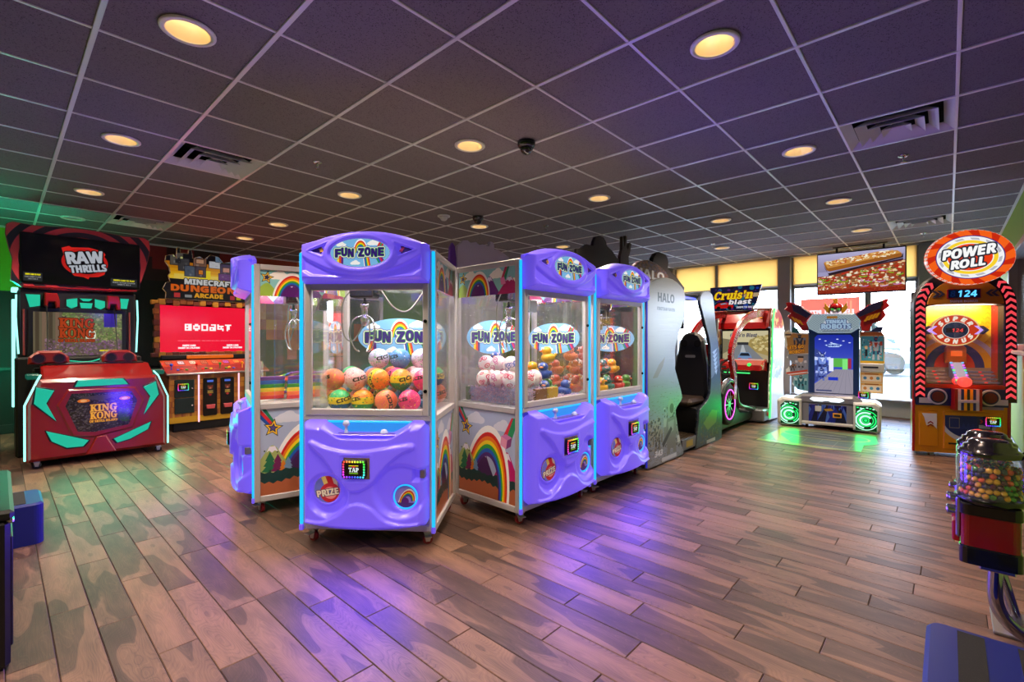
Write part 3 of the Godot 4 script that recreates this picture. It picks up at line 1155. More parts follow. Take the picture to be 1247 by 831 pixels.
	part(ww, "knee_wall", MB.new().box(Vector3(WALL_WIN + 0.06, 0.13, -2.4), Vector3(0.14, 0.26, 6.0), 0.006), grey)
	part(ww, "sill", MB.new().box(Vector3(WALL_WIN + 0.03, 0.275, -2.4), Vector3(0.24, 0.03, 6.0), 0.006), mat("sill_grey", Color(0.55, 0.54, 0.53), 0.4))
	part(ww, "header", MB.new().box(Vector3(WALL_WIN + 0.1, 2.83, -2.4), Vector3(0.16, 0.2, 6.0)), grey)
	part(ww, "wall_section", MB.new().box(Vector3(WALL_WIN + 0.075, 1.45, (WALL_FAR - 5.3) * 0.5), Vector3(0.15, 3.0, -5.3 - WALL_FAR)), lime)
	for z in [-4.36, -2.185, -0.24]:
		part(ww, "column", MB.new().box(Vector3(WALL_WIN - 0.02, CEIL * 0.5, z), Vector3(0.22, CEIL, 0.2), 0.008), grey)
	var n := 2
	var spans := [[-5.3, -4.46], [-4.26, -3.41], [-3.41, -2.285], [-2.085, -0.98], [-0.98, -0.34], [-0.14, WALL_NEAR]]
	var gl := glass("window_glass", Color(0.9, 0.95, 0.95), 0.06)
	for s in spans:
		var w := Node3D.new()
		w.name = "window_%d" % n
		n += 1
		add_child(w)
		structure(w, "tall storefront window with an orange blind at its top")
		var zc2: float = (s[0] + s[1]) * 0.5
		var wd: float = s[1] - s[0]
		part(w, "window_frame", MB.new().box(Vector3(WALL_WIN + 0.03, 2.2, zc2), Vector3(0.07, 0.055, wd), 0.006), grey)
		part(w, "window_frame", MB.new().box(Vector3(WALL_WIN + 0.03, 1.5, s[0] + 0.02), Vector3(0.07, 2.45, 0.045), 0.006), grey)
		part(w, "window_frame", MB.new().box(Vector3(WALL_WIN + 0.03, 1.5, s[1] - 0.02), Vector3(0.07, 2.45, 0.045), 0.006), grey)
		part(w, "pane", MB.new().box(Vector3(WALL_WIN + 0.04, 1.23, zc2), Vector3(0.006, 1.9, wd - 0.06)), gl)
		part(w, "pane", MB.new().box(Vector3(WALL_WIN + 0.04, 2.48, zc2), Vector3(0.006, 0.52, wd - 0.06)), gl)
		var bm := mat("orange_blind", Color(0.98, 0.72, 0.3), 0.8)
		bm.backlight_enabled = true
		bm.backlight = Color(0.99, 0.9, 0.66)
		part(w, "blind", MB.new().box(Vector3(WALL_WIN - 0.012, 2.485, zc2), Vector3(0.004, 0.5, wd - 0.05)), bm)
		part(w, "blind_rail", MB.new().box(Vector3(WALL_WIN - 0.012, 2.236, zc2), Vector3(0.014, 0.02, wd - 0.05), 0.003), mat("rail_white", Color(0.85, 0.83, 0.8), 0.4))


# ---------- claw machines ----------
func poly_dist(p: Vector2, v: Array) -> float:
	# signed distance to a polygon, negative inside
	var d := 1e9
	var s := 1.0
	var n := v.size()
	for i in n:
		var a: Vector2 = v[i]
		var b: Vector2 = v[(i + n - 1) % n]
		var e := b - a
		var w := p - a
		var q := w - e * clampf(w.dot(e) / e.length_squared(), 0.0, 1.0)
		d = minf(d, q.length_squared())
		var c1 := p.y >= a.y
		var c2 := p.y < b.y
		var c3 := e.x * w.y > e.y * w.x
		if (c1 and c2 and c3) or (not c1 and not c2 and not c3):
			s = -s
	return s * sqrt(d)


func step_up(d: float, w: float) -> float:
	# 1 inside a shape, 0 outside, soft over w
	return 1.0 - smoothstep(-w, w, d)


func claw_front_mesh() -> ArrayMesh:
	var horns := spline(v2([-0.315, 0.635, -0.3, 0.655, -0.19, 0.615, -0.017, 0.597, 0.21, 0.63, 0.3, 0.64, 0.312, 0.615, 0.25, 0.59, 0.158, 0.518, 0.077, 0.413, -0.017, 0.367, -0.1, 0.39, -0.205, 0.54, -0.28, 0.605, -0.315, 0.635]), 3)
	var hump := spline(v2([-0.34, 0.185, -0.25, 0.178, -0.17, 0.205, -0.1, 0.262, -0.017, 0.295, 0.065, 0.268, 0.125, 0.215, 0.17, 0.19, 0.25, 0.172, 0.34, 0.178]), 4) + v2([0.34, 0.155, 0.2, 0.135, 0.0, 0.13, -0.2, 0.135, -0.34, 0.158])
	var f := func(s: float, t: float) -> Vector3:
		var e := 0.5 - 0.5 * cos(PI * s)
		var tt := 0.5 - 0.5 * cos(PI * t)
		e = lerpf(e, s, 0.6)
		tt = lerpf(tt, t, 0.6)
		var xx := (e * 2.0 - 1.0)
		var k := absf(xx)
		var yb := 0.108 + 0.03 * k * k
		var x := xx * 0.383
		var dip := 1.0 - smoothstep(0.12, 0.31, absf(x - 0.02))
		var yt := 0.768 - 0.075 * dip
		var y := lerpf(yb, yt, tt)
		var r := 0.05
		var dy := minf(y - 0.138, 0.768 - y)
		if dy < r and dip < 0.5:
			var q := clampf((r - dy) / r, 0.0, 1.0)
			x = xx * (0.383 - r * (1.0 - sqrt(1.0 - q * q)))
		var edge := minf(minf(0.383 - absf(x), y - yb), (yt - y) * (1.0 if dip < 0.1 else 1.6))
		var c := clampf(edge / 0.05, 0.0, 1.0)
		var z := 0.085 * sin(c * PI / 2) + 0.025 * (1.0 - k * k) * c
		var p := Vector2(x, y)
		z += 0.022 * step_up(poly_dist(p, horns), 0.008)
		z += 0.017 * step_up(poly_dist(p, hump), 0.006)
		# reader bezel
		var bz := poly_dist(p, v2([-0.112, 0.428, 0.07, 0.428, 0.07, 0.578, -0.112, 0.578]))
		z += 0.006 * step_up(absf(bz) - 0.004, 0.004) - 0.006 * step_up(bz, 0.003)
		# left disc with its swirl
		var l := p.distance_to(Vector2(-0.21, 0.365))
		z -= 0.035 * step_up(l - 0.083, 0.012)
		z -= 0.028 * step_up(p.distance_to(Vector2(-0.2, 0.335)) - 0.125, 0.014) * (1.0 - step_up(l - 0.09, 0.01))
		# right prize hole with its swirl
		var h := p.distance_to(Vector2(0.253, 0.322))
		z -= 0.03 * step_up(p.distance_to(Vector2(0.235, 0.365)) - 0.15, 0.018)
		z -= 0.045 * step_up(h - 0.07, 0.012)
		# slot on the right edge
		z -= 0.03 * step_up(poly_dist(p, v2([0.3, 0.42, 0.42, 0.42, 0.42, 0.49, 0.3, 0.49])), 0.01)
		return Vector3(x, y, 0.004 + maxf(z, 0.0))
	return MB.new().grid(f, 104, 96).done()


func claw_header_mesh() -> ArrayMesh:
	var tri_l := v2([-0.325, 1.775, -0.2, 1.822, -0.225, 1.735])
	var tri_r := v2([0.325, 1.775, 0.2, 1.822, 0.225, 1.735])
	var wave := spline(v2([-0.355, 1.74, -0.3, 1.71, -0.2, 1.665, -0.1, 1.64, 0.0, 1.632, 0.1, 1.64, 0.2, 1.665, 0.3, 1.71, 0.355, 1.745]), 4) + v2([0.355, 1.66, 0.3, 1.63, 0.0, 1.606, -0.3, 1.63, -0.355, 1.66])
	var f := func(s: float, t: float) -> Vector3:
		var e := lerpf(0.5 - 0.5 * cos(PI * s), s, 0.6)
		var tt := lerpf(0.5 - 0.5 * cos(PI * t), t, 0.6)
		var xx := e * 2.0 - 1.0
		var k := absf(xx)
		var x := xx * 0.388
		var yb := 1.588
		var yt := 1.905 - 0.075 * k * k
		var y := lerpf(yb, yt, tt)
		var r := 0.04
		var dy := minf(y - yb, 1.832 - y)
		if dy < r:
			var q := clampf((r - dy) / r, 0.0, 1.0)
			x = xx * (0.388 - (0.04 if y > 1.7 else 0.012) * (1.0 - sqrt(1.0 - q * q)))
		var edge := minf(minf(0.388 - absf(x), y - yb), yt - y)
		var c := clampf(edge / 0.035, 0.0, 1.0)
		var z := 0.088 * sin(c * PI / 2) + 0.02 * (1.0 - k * k) * c
		var p := Vector2(x, y)
		var o := Vector2(x / 0.215, (y - 1.757) / 0.118).length()
		z += 0.014 * step_up((o - 1.0) * 0.12, 0.009)
		z -= 0.018 * step_up((Vector2(x / 0.184, (y - 1.757) / 0.09).length() - 1.0) * 0.1, 0.005)
		for q in [tri_l, tri_r]:
			var d := poly_dist(p, q)
			z += 0.006 * step_up(absf(d) - 0.004, 0.004) - 0.012 * step_up(d + 0.004, 0.004)
		z -= 0.02 * step_up(poly_dist(p, wave), 0.008)
		return Vector3(x, y, 0.006 + maxf(z, 0.0))
	return MB.new().grid(f, 100, 64).done()


func card_reader(parent: Node, at: Vector3, s := 1.0, word := "TAP", back := true, face := Basis()) -> void:
	# a small screen in a ring of coloured lights
	var n := Node3D.new()
	n.name = "card_reader"
	parent.add_child(n, true)
	n.transform = Transform3D(face.scaled(Vector3(s, s, s)), at)
	if back:
		part(n, "mounting_plate", MB.new().box(Vector3(0.012, 0, -0.004), Vector3(0.165, 0.125, 0.008), 0.003), mat("reader_plate", Color(0.55, 0.47, 0.38), 0.4, 0.3))
	part(n, "reader_body", MB.new().prism(rounded(-0.072, -0.055, 0.072, 0.055, 0.018), 0, 0.022, 0.004), mat("reader_black", Color(0.03, 0.03, 0.03), 0.35))
	part(n, "reader_screen", MB.new().plate(-0.045, -0.034, 0.045, 0.034, 0.0228), printed("reader_screen_" + word, art_reader.bind(word), 0.2, 1.0))
	var k := 0
	for p in reader_dots():
		var c := Color.from_hsv(fmod(k / 26.0 * 1.0 + 0.02, 1.0), 0.75, 1.0)
		part(n, "light_dot", dot_mesh(), glow("reader_light_%d" % (k % 26), c, 1.3)).position = Vector3(p.x, p.y, 0.0215)
		k += 1


func dot_mesh() -> ArrayMesh:
	if not M.has("_dot"):
		M["_dot"] = MB.new().lathe([Vector2(0.0065, 0), Vector2(0.0055, 0.002), Vector2(0, 0.003)], 8, Transform3D(Basis(Vector3.RIGHT, PI / 2), Vector3.ZERO)).done()
	return M["_dot"]


func reader_dots() -> Array:
	var out := []
	for k in 8:
		out.append(Vector2(-0.056 + k * 0.016, 0.044))
	for k in 5:
		out.append(Vector2(0.061, 0.03 - k * 0.015))
	for k in 8:
		out.append(Vector2(0.056 - k * 0.016, -0.044))
	for k in 5:
		out.append(Vector2(-0.061, -0.03 + k * 0.015))
	return out


func caster(parent: Node, at: Vector3, turn: float, wheel: Material) -> void:
	var n := Node3D.new()
	n.name = "caster"
	parent.add_child(n, true)
	n.position = at
	n.rotation_degrees.y = turn
	var st := mat("caster_steel", Color(0.7, 0.7, 0.72), 0.3, 0.9)
	var mb := MB.new()
	mb.box(Vector3(0, 0.082, 0), Vector3(0.055, 0.008, 0.055))
	for s in [-1, 1]:
		mb.prism([Vector2(-0.026, 0.078), Vector2(-0.012, 0.02), Vector2(0.012, 0.02), Vector2(0.026, 0.078)], s * 0.015 - 0.0015, s * 0.015 + 0.0015)
	mb.box(Vector3(0.0, 0.058, 0.035), Vector3(0.04, 0.006, 0.04))
	part(n, "fork", mb, st)
	part(n, "wheel", MB.new().disc(Vector3(0, 0.032, -0.011), 0.032, 0.022, Vector3.BACK, 20, 0.004), wheel)
	part(n, "hub", MB.new().disc(Vector3(0, 0.032, -0.013), 0.012, 0.026, Vector3.BACK, 12), st)


func make_claw(called: String, label: String, at: Vector3, turn: float, opt := {}) -> Node3D:
	var t := thing(called, label, "claw machine", at, turn, "claw machines")
	var alu := mat("aluminium", Color(0.74, 0.72, 0.73), 0.4, 0.12)
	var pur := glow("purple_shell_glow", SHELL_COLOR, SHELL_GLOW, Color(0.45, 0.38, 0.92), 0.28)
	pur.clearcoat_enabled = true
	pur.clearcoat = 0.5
	var cy := glow("cyan_led_glow", Color(0.08, 0.72, 1.0), 1.25)
	var W := 0.42
	var D := 0.66
	for sx in [-1, 1]:
		for z in [-0.02, -D + 0.02]:
			part(t, "corner_post", MB.new().box(Vector3(sx * (W - 0.02), 0.94, z), Vector3(0.04, 1.7, 0.04), 0.005), alu)
	for y in [[0.11, 0.04], [0.77, 0.04], [1.77, 0.04]]:
		for sx in [-1, 1]:
			part(t, "side_rail", MB.new().box(Vector3(sx * (W - 0.018), y[0], -D * 0.5), Vector3(0.034, y[1], D - 0.08), 0.004), alu)
		part(t, "rear_rail", MB.new().box(Vector3(0, y[0], -D + 0.018), Vector3(2 * W - 0.08, y[1], 0.034), 0.004), alu)
		part(t, "front_rail", MB.new().box(Vector3(0, y[0], -0.02), Vector3(2 * W - 0.08, y[1], 0.034), 0.004), alu)
	part(t, "floor_pan", MB.new().box(Vector3(0, 0.1, -D * 0.5), Vector3(2 * W - 0.08, 0.015, D - 0.08)), alu)
	part(t, "lower_back", MB.new().box(Vector3(0, 0.44, -D + 0.014), Vector3(2 * W - 0.08, 0.62, 0.012)), mat("panel_white", Color(0.78, 0.78, 0.78), 0.5))
	part(t, "lower_front", MB.new().box(Vector3(0, 0.44, -0.018), Vector3(2 * W - 0.08, 0.62, 0.012)), alu)
	var art := printed("claw_side_art", art_side, 0.3)
	var top := printed("claw_top_art", art_top, 0.3)
	var gl := glass("case_glass", Color(0.92, 0.98, 0.97), 0.012)
	for sx in [-1, 1]:
		var x: float = sx * (W - 0.012)
		part(t, "side_panel", MB.new().box(Vector3(x - sx * 0.012, 0.44, -D * 0.5), Vector3(0.012, 0.62, D - 0.08)), mat("panel_white", Color.WHITE))
		var mb := MB.new()
		var mt := MB.new()
		for q in [[mb, 0.13, 0.75], [mt, 1.565, 1.752]]:
			var a := Vector3(x - sx * 0.004, q[1], -D + 0.04)
			var b := Vector3(x - sx * 0.004, q[1], -0.04)
			if sx > 0:
				var c := a
				a = b
				b = c
			q[0].quad(a, b, b + Vector3(0, q[2] - q[1], 0), a + Vector3(0, q[2] - q[1], 0))
		part(t, "side_graphic", mb, art, "rainbow and mountain side graphic")
		part(t, "upper_graphic", mt, top, "rainbow strip over the side glass")
		part(t, "glass_pane", MB.new().box(Vector3(x - sx * 0.014, 1.27, -D * 0.5), Vector3(0.005, 0.97, D - 0.08)), gl)
	part(t, "glass_pane", MB.new().box(Vector3(0, 1.27, -D + 0.016), Vector3(2 * W - 0.08, 0.97, 0.005)), gl)
	# front door
	var door := part(t, "door_frame", MB.new().box(Vector3(-0.363, 1.19, 0.0), Vector3(0.036, 0.8, 0.03), 0.004).box(Vector3(0.363, 1.19, 0.0), Vector3(0.036, 0.8, 0.03), 0.004).box(Vector3(0, 0.81, 0.0), Vector3(0.69, 0.04, 0.03), 0.004).box(Vector3(0, 1.57, 0.0), Vector3(0.69, 0.04, 0.03), 0.004), alu)
	part(door, "glass_pane", MB.new().box(Vector3(0, 1.19, -0.002), Vector3(0.692, 0.722, 0.005)), gl)
	for y in [1.36, 0.94]:
		part(door, "lock", MB.new().disc(Vector3(0.362, y, 0.015), 0.011, 0.012, Vector3.BACK, 16, 0.003), mat("lock_black", Color(0.08, 0.08, 0.08), 0.25, 0.6))
	part(t, "apron", MB.new().box(Vector3(0, 0.775, 0.0), Vector3(0.78, 0.03, 0.02), 0.003), alu)
	# led strips at the front corners
	for sx in [-1, 1]:
		part(t, "led_strip", MB.new().box(Vector3(sx * 0.409, 0.952, 0.006), Vector3(0.02, 1.656, 0.014), 0.004), cy)
		part(t, "strip_end", MB.new().box(Vector3(sx * 0.409, 0.105, 0.006), Vector3(0.024, 0.035, 0.018), 0.003), pur)
	# purple moulded shells
	if not M.has("_shell"):
		M["_shell"] = claw_front_mesh()
		M["_header"] = claw_header_mesh()
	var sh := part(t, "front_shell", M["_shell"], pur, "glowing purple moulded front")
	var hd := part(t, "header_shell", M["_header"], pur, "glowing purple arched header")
	part(hd, "header_back", MB.new().prism(v2([-0.38, 1.59, 0.38, 1.59, 0.38, 1.82, 0.2, 1.875, 0, 1.895, -0.2, 1.875, -0.38, 1.82]), -0.02, 0.006), pur)
	var oval := []
	for q in arc(Vector2(0, 1.757), 0.178, 0.084, 0, 354, 59):
		oval.append(q)
	part(hd, "oval_sign", MB.new().prism(oval, 0.094, 0.113, 0.003), printed("logo_sign", art_logo, 0.2, 0.8), "oval sign lettered FUN ZONE")
	var dk := mat("triangle_print", Color(0.27, 0.19, 0.62), 0.4)
	for sx in [-1, 1]:
		part(hd, "triangle_badge", MB.new().prism([Vector2(sx * 0.312, 1.775), Vector2(sx * 0.208, 1.812), Vector2(sx * 0.228, 1.745)], 0.07, 0.0945 if sx < 0 else 0.0945, 0.001), dk)
		if sx < 0:
			var ps := []
			for k in 10:
				ps.append(Vector2(-0.237, 1.777) + Vector2.from_angle(PI / 2 + PI * k / 5) * (0.02 if k % 2 == 0 else 0.009))
			part(hd, "star_print", MB.new().prism(ps, 0.0945, 0.096), mat("star_gold", Color(0.85, 0.65, 0.25), 0.4))
		else:
			part(hd, "cube_print", MB.new().prism(v2([0.225, 1.765, 0.245, 1.76, 0.262, 1.79, 0.245, 1.79]), 0.0945, 0.096), mat("cube_pink", Color(0.75, 0.25, 0.55), 0.4))
	# control shelf
	var deck := part(sh, "control_deck", MB.new().box(Vector3(0.02, 0.688, 0.05), Vector3(0.56, 0.012, 0.1), 0.004), pur)
	part(sh, "deck_back", MB.new().box(Vector3(0.02, 0.725, 0.006), Vector3(0.6, 0.075, 0.01)), glow("cyan_lit_recess_glow", Color(0.2, 0.6, 1.0), 0.85))  # recess wall glows in place of the cyan light falling on it
	part(sh, "deck_light", MB.new().box(Vector3(0.02, 0.755, 0.012), Vector3(0.52, 0.012, 0.01), 0.003), cy)
	part(deck, "control_overlay", MB.new().prism(spline(v2([-0.17, 0.0, -0.15, -0.03, 0.0, -0.042, 0.15, -0.03, 0.17, 0.0, 0.1, 0.012, -0.1, 0.012, -0.17, 0.0]), 3), 0, 0.003), mat("overlay_violet", Color(0.42, 0.25, 0.72), 0.3)).transform = Transform3D(Basis(Vector3.RIGHT, -PI / 2), Vector3(0.02, 0.6945, 0.055))
	var clear := mat("clear_plastic", Color(0.78, 0.82, 1.0), 0.1, 0.0, 0.8)
	var joy := part(sh, "joystick", MB.new().lathe([Vector2(0.014, 0), Vector2(0.01, 0.01), Vector2(0.007, 0.03), Vector2(0.008, 0.035), Vector2(0.019, 0.045), Vector2(0.021, 0.056), Vector2(0.015, 0.069), Vector2(0, 0.073)], 16), clear)
	joy.position = Vector3(-0.105, 0.697, 0.06)
	var btn := part(sh, "button", MB.new().lathe([Vector2(0.024, 0), Vector2(0.024, 0.008), Vector2(0.018, 0.012), Vector2(0.016, 0.02), Vector2(0, 0.023)], 16), clear)
	btn.position = Vector3(0.125, 0.697, 0.06)
	card_reader(sh, Vector3(-0.022, 0.503, 0.132), 1.0, opt.get("word", "TAP"))
	part(sh, "prize_disc", MB.new().prism(arc(Vector2(-0.21, 0.365), 0.08, 0.08, 0, 350, 35), 0.05, 0.087, 0.002), printed("prize_print", art_prize, 0.3), "round print lettered PRIZE")
	part(sh, "prize_hole_ring", MB.new().ring(Vector3(0.253, 0.322, 0.056), 0.066, 0.074, 0.006), cy)
	part(sh, "prize_hole", MB.new().prism(arc(Vector2(0.253, 0.322), 0.066, 0.066, 0, 350, 35), 0.03, 0.0535), printed("prize_hole_print", hole_art, 0.3))
	part(sh, "slot_lock", MB.new().box(Vector3(0.352, 0.455, 0.03), Vector3(0.03, 0.05, 0.05), 0.004), mat("slot_grey", Color(0.55, 0.52, 0.6), 0.3, 0.6))
	for sx in [-1, 1]:
		for z in [-0.05, -D + 0.05]:
			caster(t, Vector3(sx * 0.36, 0.0, z), 20 * sx, mat("caster_red", Color(0.45, 0.06, 0.1), 0.35))
	# inside: lamp panel, gantry, carriage, claw, deck
	var roof := part(t, "inner_roof", MB.new().box(Vector3(0, 1.752, -D * 0.5), Vector3(2 * W - 0.09, 0.012, D - 0.08)), mat("panel_white", Color.WHITE))
	part(roof, "lamp_strip", MB.new().box(Vector3(0, 1.735, -0.07), Vector3(0.7, 0.015, 0.03), 0.004), glow("case_lamp_glow", Color(1, 0.98, 0.95), 2.5))
	area_light("case_light", Color(1, 0.97, 0.93), CASE_ENERGY, Vector2(0.6, 0.45), Vector3(0, 1.735, -D * 0.5), Vector3.DOWN, t)
	part(t, "roof_cap", MB.new().box(Vector3(0, 1.775, -D * 0.5), Vector3(2 * W - 0.08, 0.012, D - 0.08)), alu)
	part(t, "prize_bed", MB.new().box(Vector3(0, 0.785, -D * 0.5), Vector3(2 * W - 0.09, 0.014, D - 0.09)), mat("panel_white", Color.WHITE))
	var rail := mat("gantry_white", Color(0.85, 0.86, 0.86), 0.3, 0.2)
	for z in [-0.12, -0.54]:
		part(t, "gantry_rail", MB.new().box(Vector3(0, 1.66, z), Vector3(0.76, 0.03, 0.022), 0.003), rail)
	var cx: float = opt.get("cx", -0.15)
	var cz: float = opt.get("cz", -0.28)
	part(t, "cross_rail", MB.new().box(Vector3(cx + 0.06, 1.645, -D * 0.5), Vector3(0.02, 0.022, 0.46), 0.003).box(Vector3(cx - 0.06, 1.645, -D * 0.5), Vector3(0.02, 0.022, 0.46), 0.003), rail)
	part(t, "motor_box", MB.new().box(Vector3(0.27, 1.53, -0.5), Vector3(0.1, 0.1, 0.09), 0.006).box(Vector3(0.27, 1.6, -0.53), Vector3(0.04, 0.08, 0.03)), mat("motor_grey", Color(0.28, 0.29, 0.29), 0.4, 0.3))
	var car := part(t, "carriage", MB.new().box(Vector3(cx, 1.58, cz), Vector3(0.16, 0.1, 0.13), 0.008).box(Vector3(cx + 0.095, 1.59, cz), Vector3(0.03, 0.07, 0.1), 0.004), mat("carriage_dark", Color(0.08, 0.1, 0.09), 0.35))
	part(car, "cable", MB.new().tube(spline([Vector3(cx - 0.07, 1.6, cz), Vector3(cx - 0.14, 1.5, cz + 0.02), Vector3(cx - 0.14, 1.3, cz + 0.02), Vector3(cx - 0.08, 1.24, cz + 0.02), Vector3(cx - 0.02, 1.33, cz), Vector3(cx, 1.44, cz)], 5), 0.005, 6).tube(spline([Vector3(cx + 0.1, 1.6, cz), Vector3(cx + 0.18, 1.47, cz - 0.05), Vector3(cx + 0.27, 1.45, cz - 0.1), Vector3(cx + 0.36, 1.58, cz - 0.15)], 5), 0.006, 6), mat("cable_grey", Color(0.5, 0.49, 0.45), 0.5))
	var steel := mat("claw_steel", Color(0.8, 0.8, 0.8), 0.2, 0.9)
	var claw := part(t, "claw", MB.new().lathe([Vector2(0, 1.34), Vector2(0.022, 1.345), Vector2(0.026, 1.4), Vector2(0.02, 1.41), Vector2(0.02, 1.46), Vector2(0.028, 1.465), Vector2(0.028, 1.49), Vector2(0.01, 1.5), Vector2(0.004, 1.56)], 16, Transform3D(Basis(), Vector3(cx, 0, cz))), steel)
	for k in 3:
		var a := TAU * k / 3 + 0.5
		var d := Vector3(cos(a), 0, sin(a))
		var o := Vector3(cx, 0, cz)
		part(claw, "prong", MB.new().tube(spline([o + d * 0.02 + Vector3(0, 1.41, 0), o + d * 0.075 + Vector3(0, 1.38, 0), o + d * 0.1 + Vector3(0, 1.29, 0), o + d * 0.07 + Vector3(0, 1.2, 0), o + d * 0.035 + Vector3(0, 1.17, 0)], 5), 0.005, 6), steel)
	part(t, "prize_chute", MB.new().box(Vector3(-0.345, 0.93, -0.115), Vector3(0.075, 0.27, 0.004)).box(Vector3(-0.306, 0.93, -0.07), Vector3(0.004, 0.27, 0.09)), glass("chute_clear", Color(0.95, 1, 1), 0.12))
	# oval stickers on the panes
	var st := MB.new()
	var oo := arc(Vector2(0, 0), 0.31, 0.138, 0, 354, 59)
	st.prism(oo, 0, 0.0012)
	var sheet := printed("logo_sticker", art_logo, 0.35)
	var s1 := part(t, "oval_sticker", st, sheet, "oval FUN ZONE sticker on the rear glass")
	s1.position = Vector3(0.0, 1.27, -D + 0.021)
	if opt.get("side_sticker", false):
		var s2 := part(t, "oval_sticker", s1.mesh, sheet, "oval FUN ZONE sticker on the side glass")
		s2.transform = Transform3D(Basis(Vector3.UP, -PI / 2), Vector3(W - 0.031, 1.26, -D * 0.52)).scaled_local(Vector3(0.86, 0.92, 1))
	# the light the shells throw on the floor in front
	area_light("shell_light", SHELL_LIGHT, SHELL_ENERGY, Vector2(0.6, 0.5), Vector3(0, 0.45, 0.16), Vector3(0, -0.12, 1), t)
	area_light("header_light", SHELL_LIGHT, SHELL_ENERGY * 0.3, Vector2(0.6, 0.2), Vector3(0, 1.75, 0.16), Vector3(0, 0.15, 1), t)
	return t


func hole_art() -> Pic:
	var p := Pic.new(128, 128, Color(0.62, 0.55, 0.9))
	rainbow(p, Vector2(70, 100), 48, 76, 0.5, 170, 350, -0.2)
	p.ell(60, 92, 22, 22, Color(0.4, 0.15, 0.55))
	p.rect(0, 100, 128, 28, Color(0.35, 0.2, 0.55))
	return p


func build_claws() -> void:
	make_claw("claw_machine", "purple claw machine full of speckled rubber balls, turned to the camera", Vector3(1.515, 0, -2.59), -51.1, {"cx": -0.13, "cz": -0.3})
	make_claw("claw_machine", "purple claw machine of candy-print and blue balls, left of the right pair", Vector3(2.757, 0, -2.09), 0, {"cx": -0.2, "cz": -0.3, "side_sticker": true, "word": "TAP"})
	make_claw("claw_machine", "purple claw machine of red and yellow ducks beside the silver cabinet", Vector3(3.655, 0, -2.09), 0, {"cx": 0.2, "cz": -0.33, "side_sticker": true})
	make_claw("claw_machine", "purple claw machine of rainbow bubble toys seen from its side", Vector3(1.335, 0, -4.02), -105, {"cx": 0.1, "cz": -0.3})


# ---------- red gorilla cabinet and blocky four-player cabinet by the mural wall ----------
func swirl_art() -> Pic:
	var p := Pic.new(480, 280, Color(0.2, 0.18, 0.22))
	for k in range(15, 0, -1):
		var r := 22.0 * k
		p.ell(240, 150, r * 1.15, r, Color(0.92, 0.3, 0.33) if k % 2 else Color(0.2, 0.18, 0.22))
	return p


func saw_art() -> Pic:
	var p := Pic.new(480, 260, Color(0.012, 0.012, 0.018))
	for k in 2:
		p.poly(v2([150, 60, 180, 45, 190, 52, 260, 44, 320, 58, 330, 75, 322, 92, 160, 100]) if k == 0 else v2([190, 195, 330, 172, 325, 190, 300, 205, 262, 210, 258, 222, 238, 212, 200, 208]), Color(0.85, 0.14, 0.1))
	p.ell(245, 130, 95, 78, Color(0.75, 0.1, 0.08))
	p.ell(245, 130, 80, 64, Color(0.05, 0.02, 0.02))
	for q in [[8.0, Color(0.05, 0.05, 0.06)], [3.0, Color(0.72, 0.74, 0.78)]]:
		p.text("RAW", 245, 102, 150, 62, q[1], q[0], 0.0, 0, -0.16)
		p.text("THRILLS", 258, 162, 150, 38, q[1], q[0] * 0.7, 0.0, 0, -0.16)
	for q in [[8, 70], [352, 118]]:
		p.rect(q[0], 205, q[1], 46, Color(0.16, 0.17, 0.18))
		p.text("SWIPE CARD TO PLAY", q[0] + q[1] * 0.5, 216, q[1] * 0.8, 8, Color(0.95, 0.9, 0.1), 0.6)
		p.text("READY TO PLAY 2 PLAYER", q[0] + q[1] * 0.5, 229, q[1] * 0.85, 7, Color(0.8, 0.8, 0.8))
		p.text("CREDITS  NO. 0", q[0] + q[1] * 0.5, 240, q[1] * 0.5, 7, Color(0.8, 0.8, 0.8))
	return p


func kong_title(p: Pic, x: float, y: float, s: float, c: Color, dark: Color) -> void:
	for q in [[5.0 * s, dark], [1.6 * s, c]]:
		p.text("KING", x, y - 40 * s, 150 * s, 48 * s, q[1], q[0], 0.0, 1)
		p.text("KONG", x, y + 14 * s, 150 * s, 48 * s, q[1], q[0], 0.0, 1)
		p.text("OF SKULL ISLAND", x, y + 54 * s, 156 * s, 15 * s, q[1], q[0] * 0.5, 0.0, 1)


func jungle_art() -> Pic:
	var g := RandomNumberGenerator.new()
	g.seed = 21
	var p := Pic.new(480, 290, Color(0.42, 0.38, 0.3))
	for k in 5:
		p.rect(10 + k * 34, 0, 20, 290, Color(0.5, 0.4, 0.33) if k % 2 else Color(0.3, 0.25, 0.2))
	p.speckle(900, 3, 10, [Color(0.4, 0.48, 0.25), Color(0.5, 0.56, 0.32), Color(0.62, 0.62, 0.4), Color(0.42, 0.5, 0.3)], g, Rect2(150, 0, 330, 200))
	p.speckle(500, 3, 9, [Color(0.5, 0.34, 0.48), Color(0.42, 0.33, 0.4), Color(0.6, 0.46, 0.54), Color(0.38, 0.3, 0.3)], g, Rect2(60, 180, 420, 110))
	p.ell(300, 150, 30, 40, Color(0.95, 0.95, 0.85))
	p.rect(375, 0, 75, 95, Color(0.22, 0.16, 0.6))
	kong_title(p, 225, 120, 1.25, Color(0.72, 0.24, 0.1), Color(0.3, 0.12, 0.06))
	p.text("SWIPE CARD TO PLAY", 90, 262, 110, 10, Color(0.95, 0.9, 0.15), 0.8)
	p.text("SWIPE CARD TO PLAY", 400, 258, 100, 10, Color(0.95, 0.9, 0.15), 0.8)
	return p


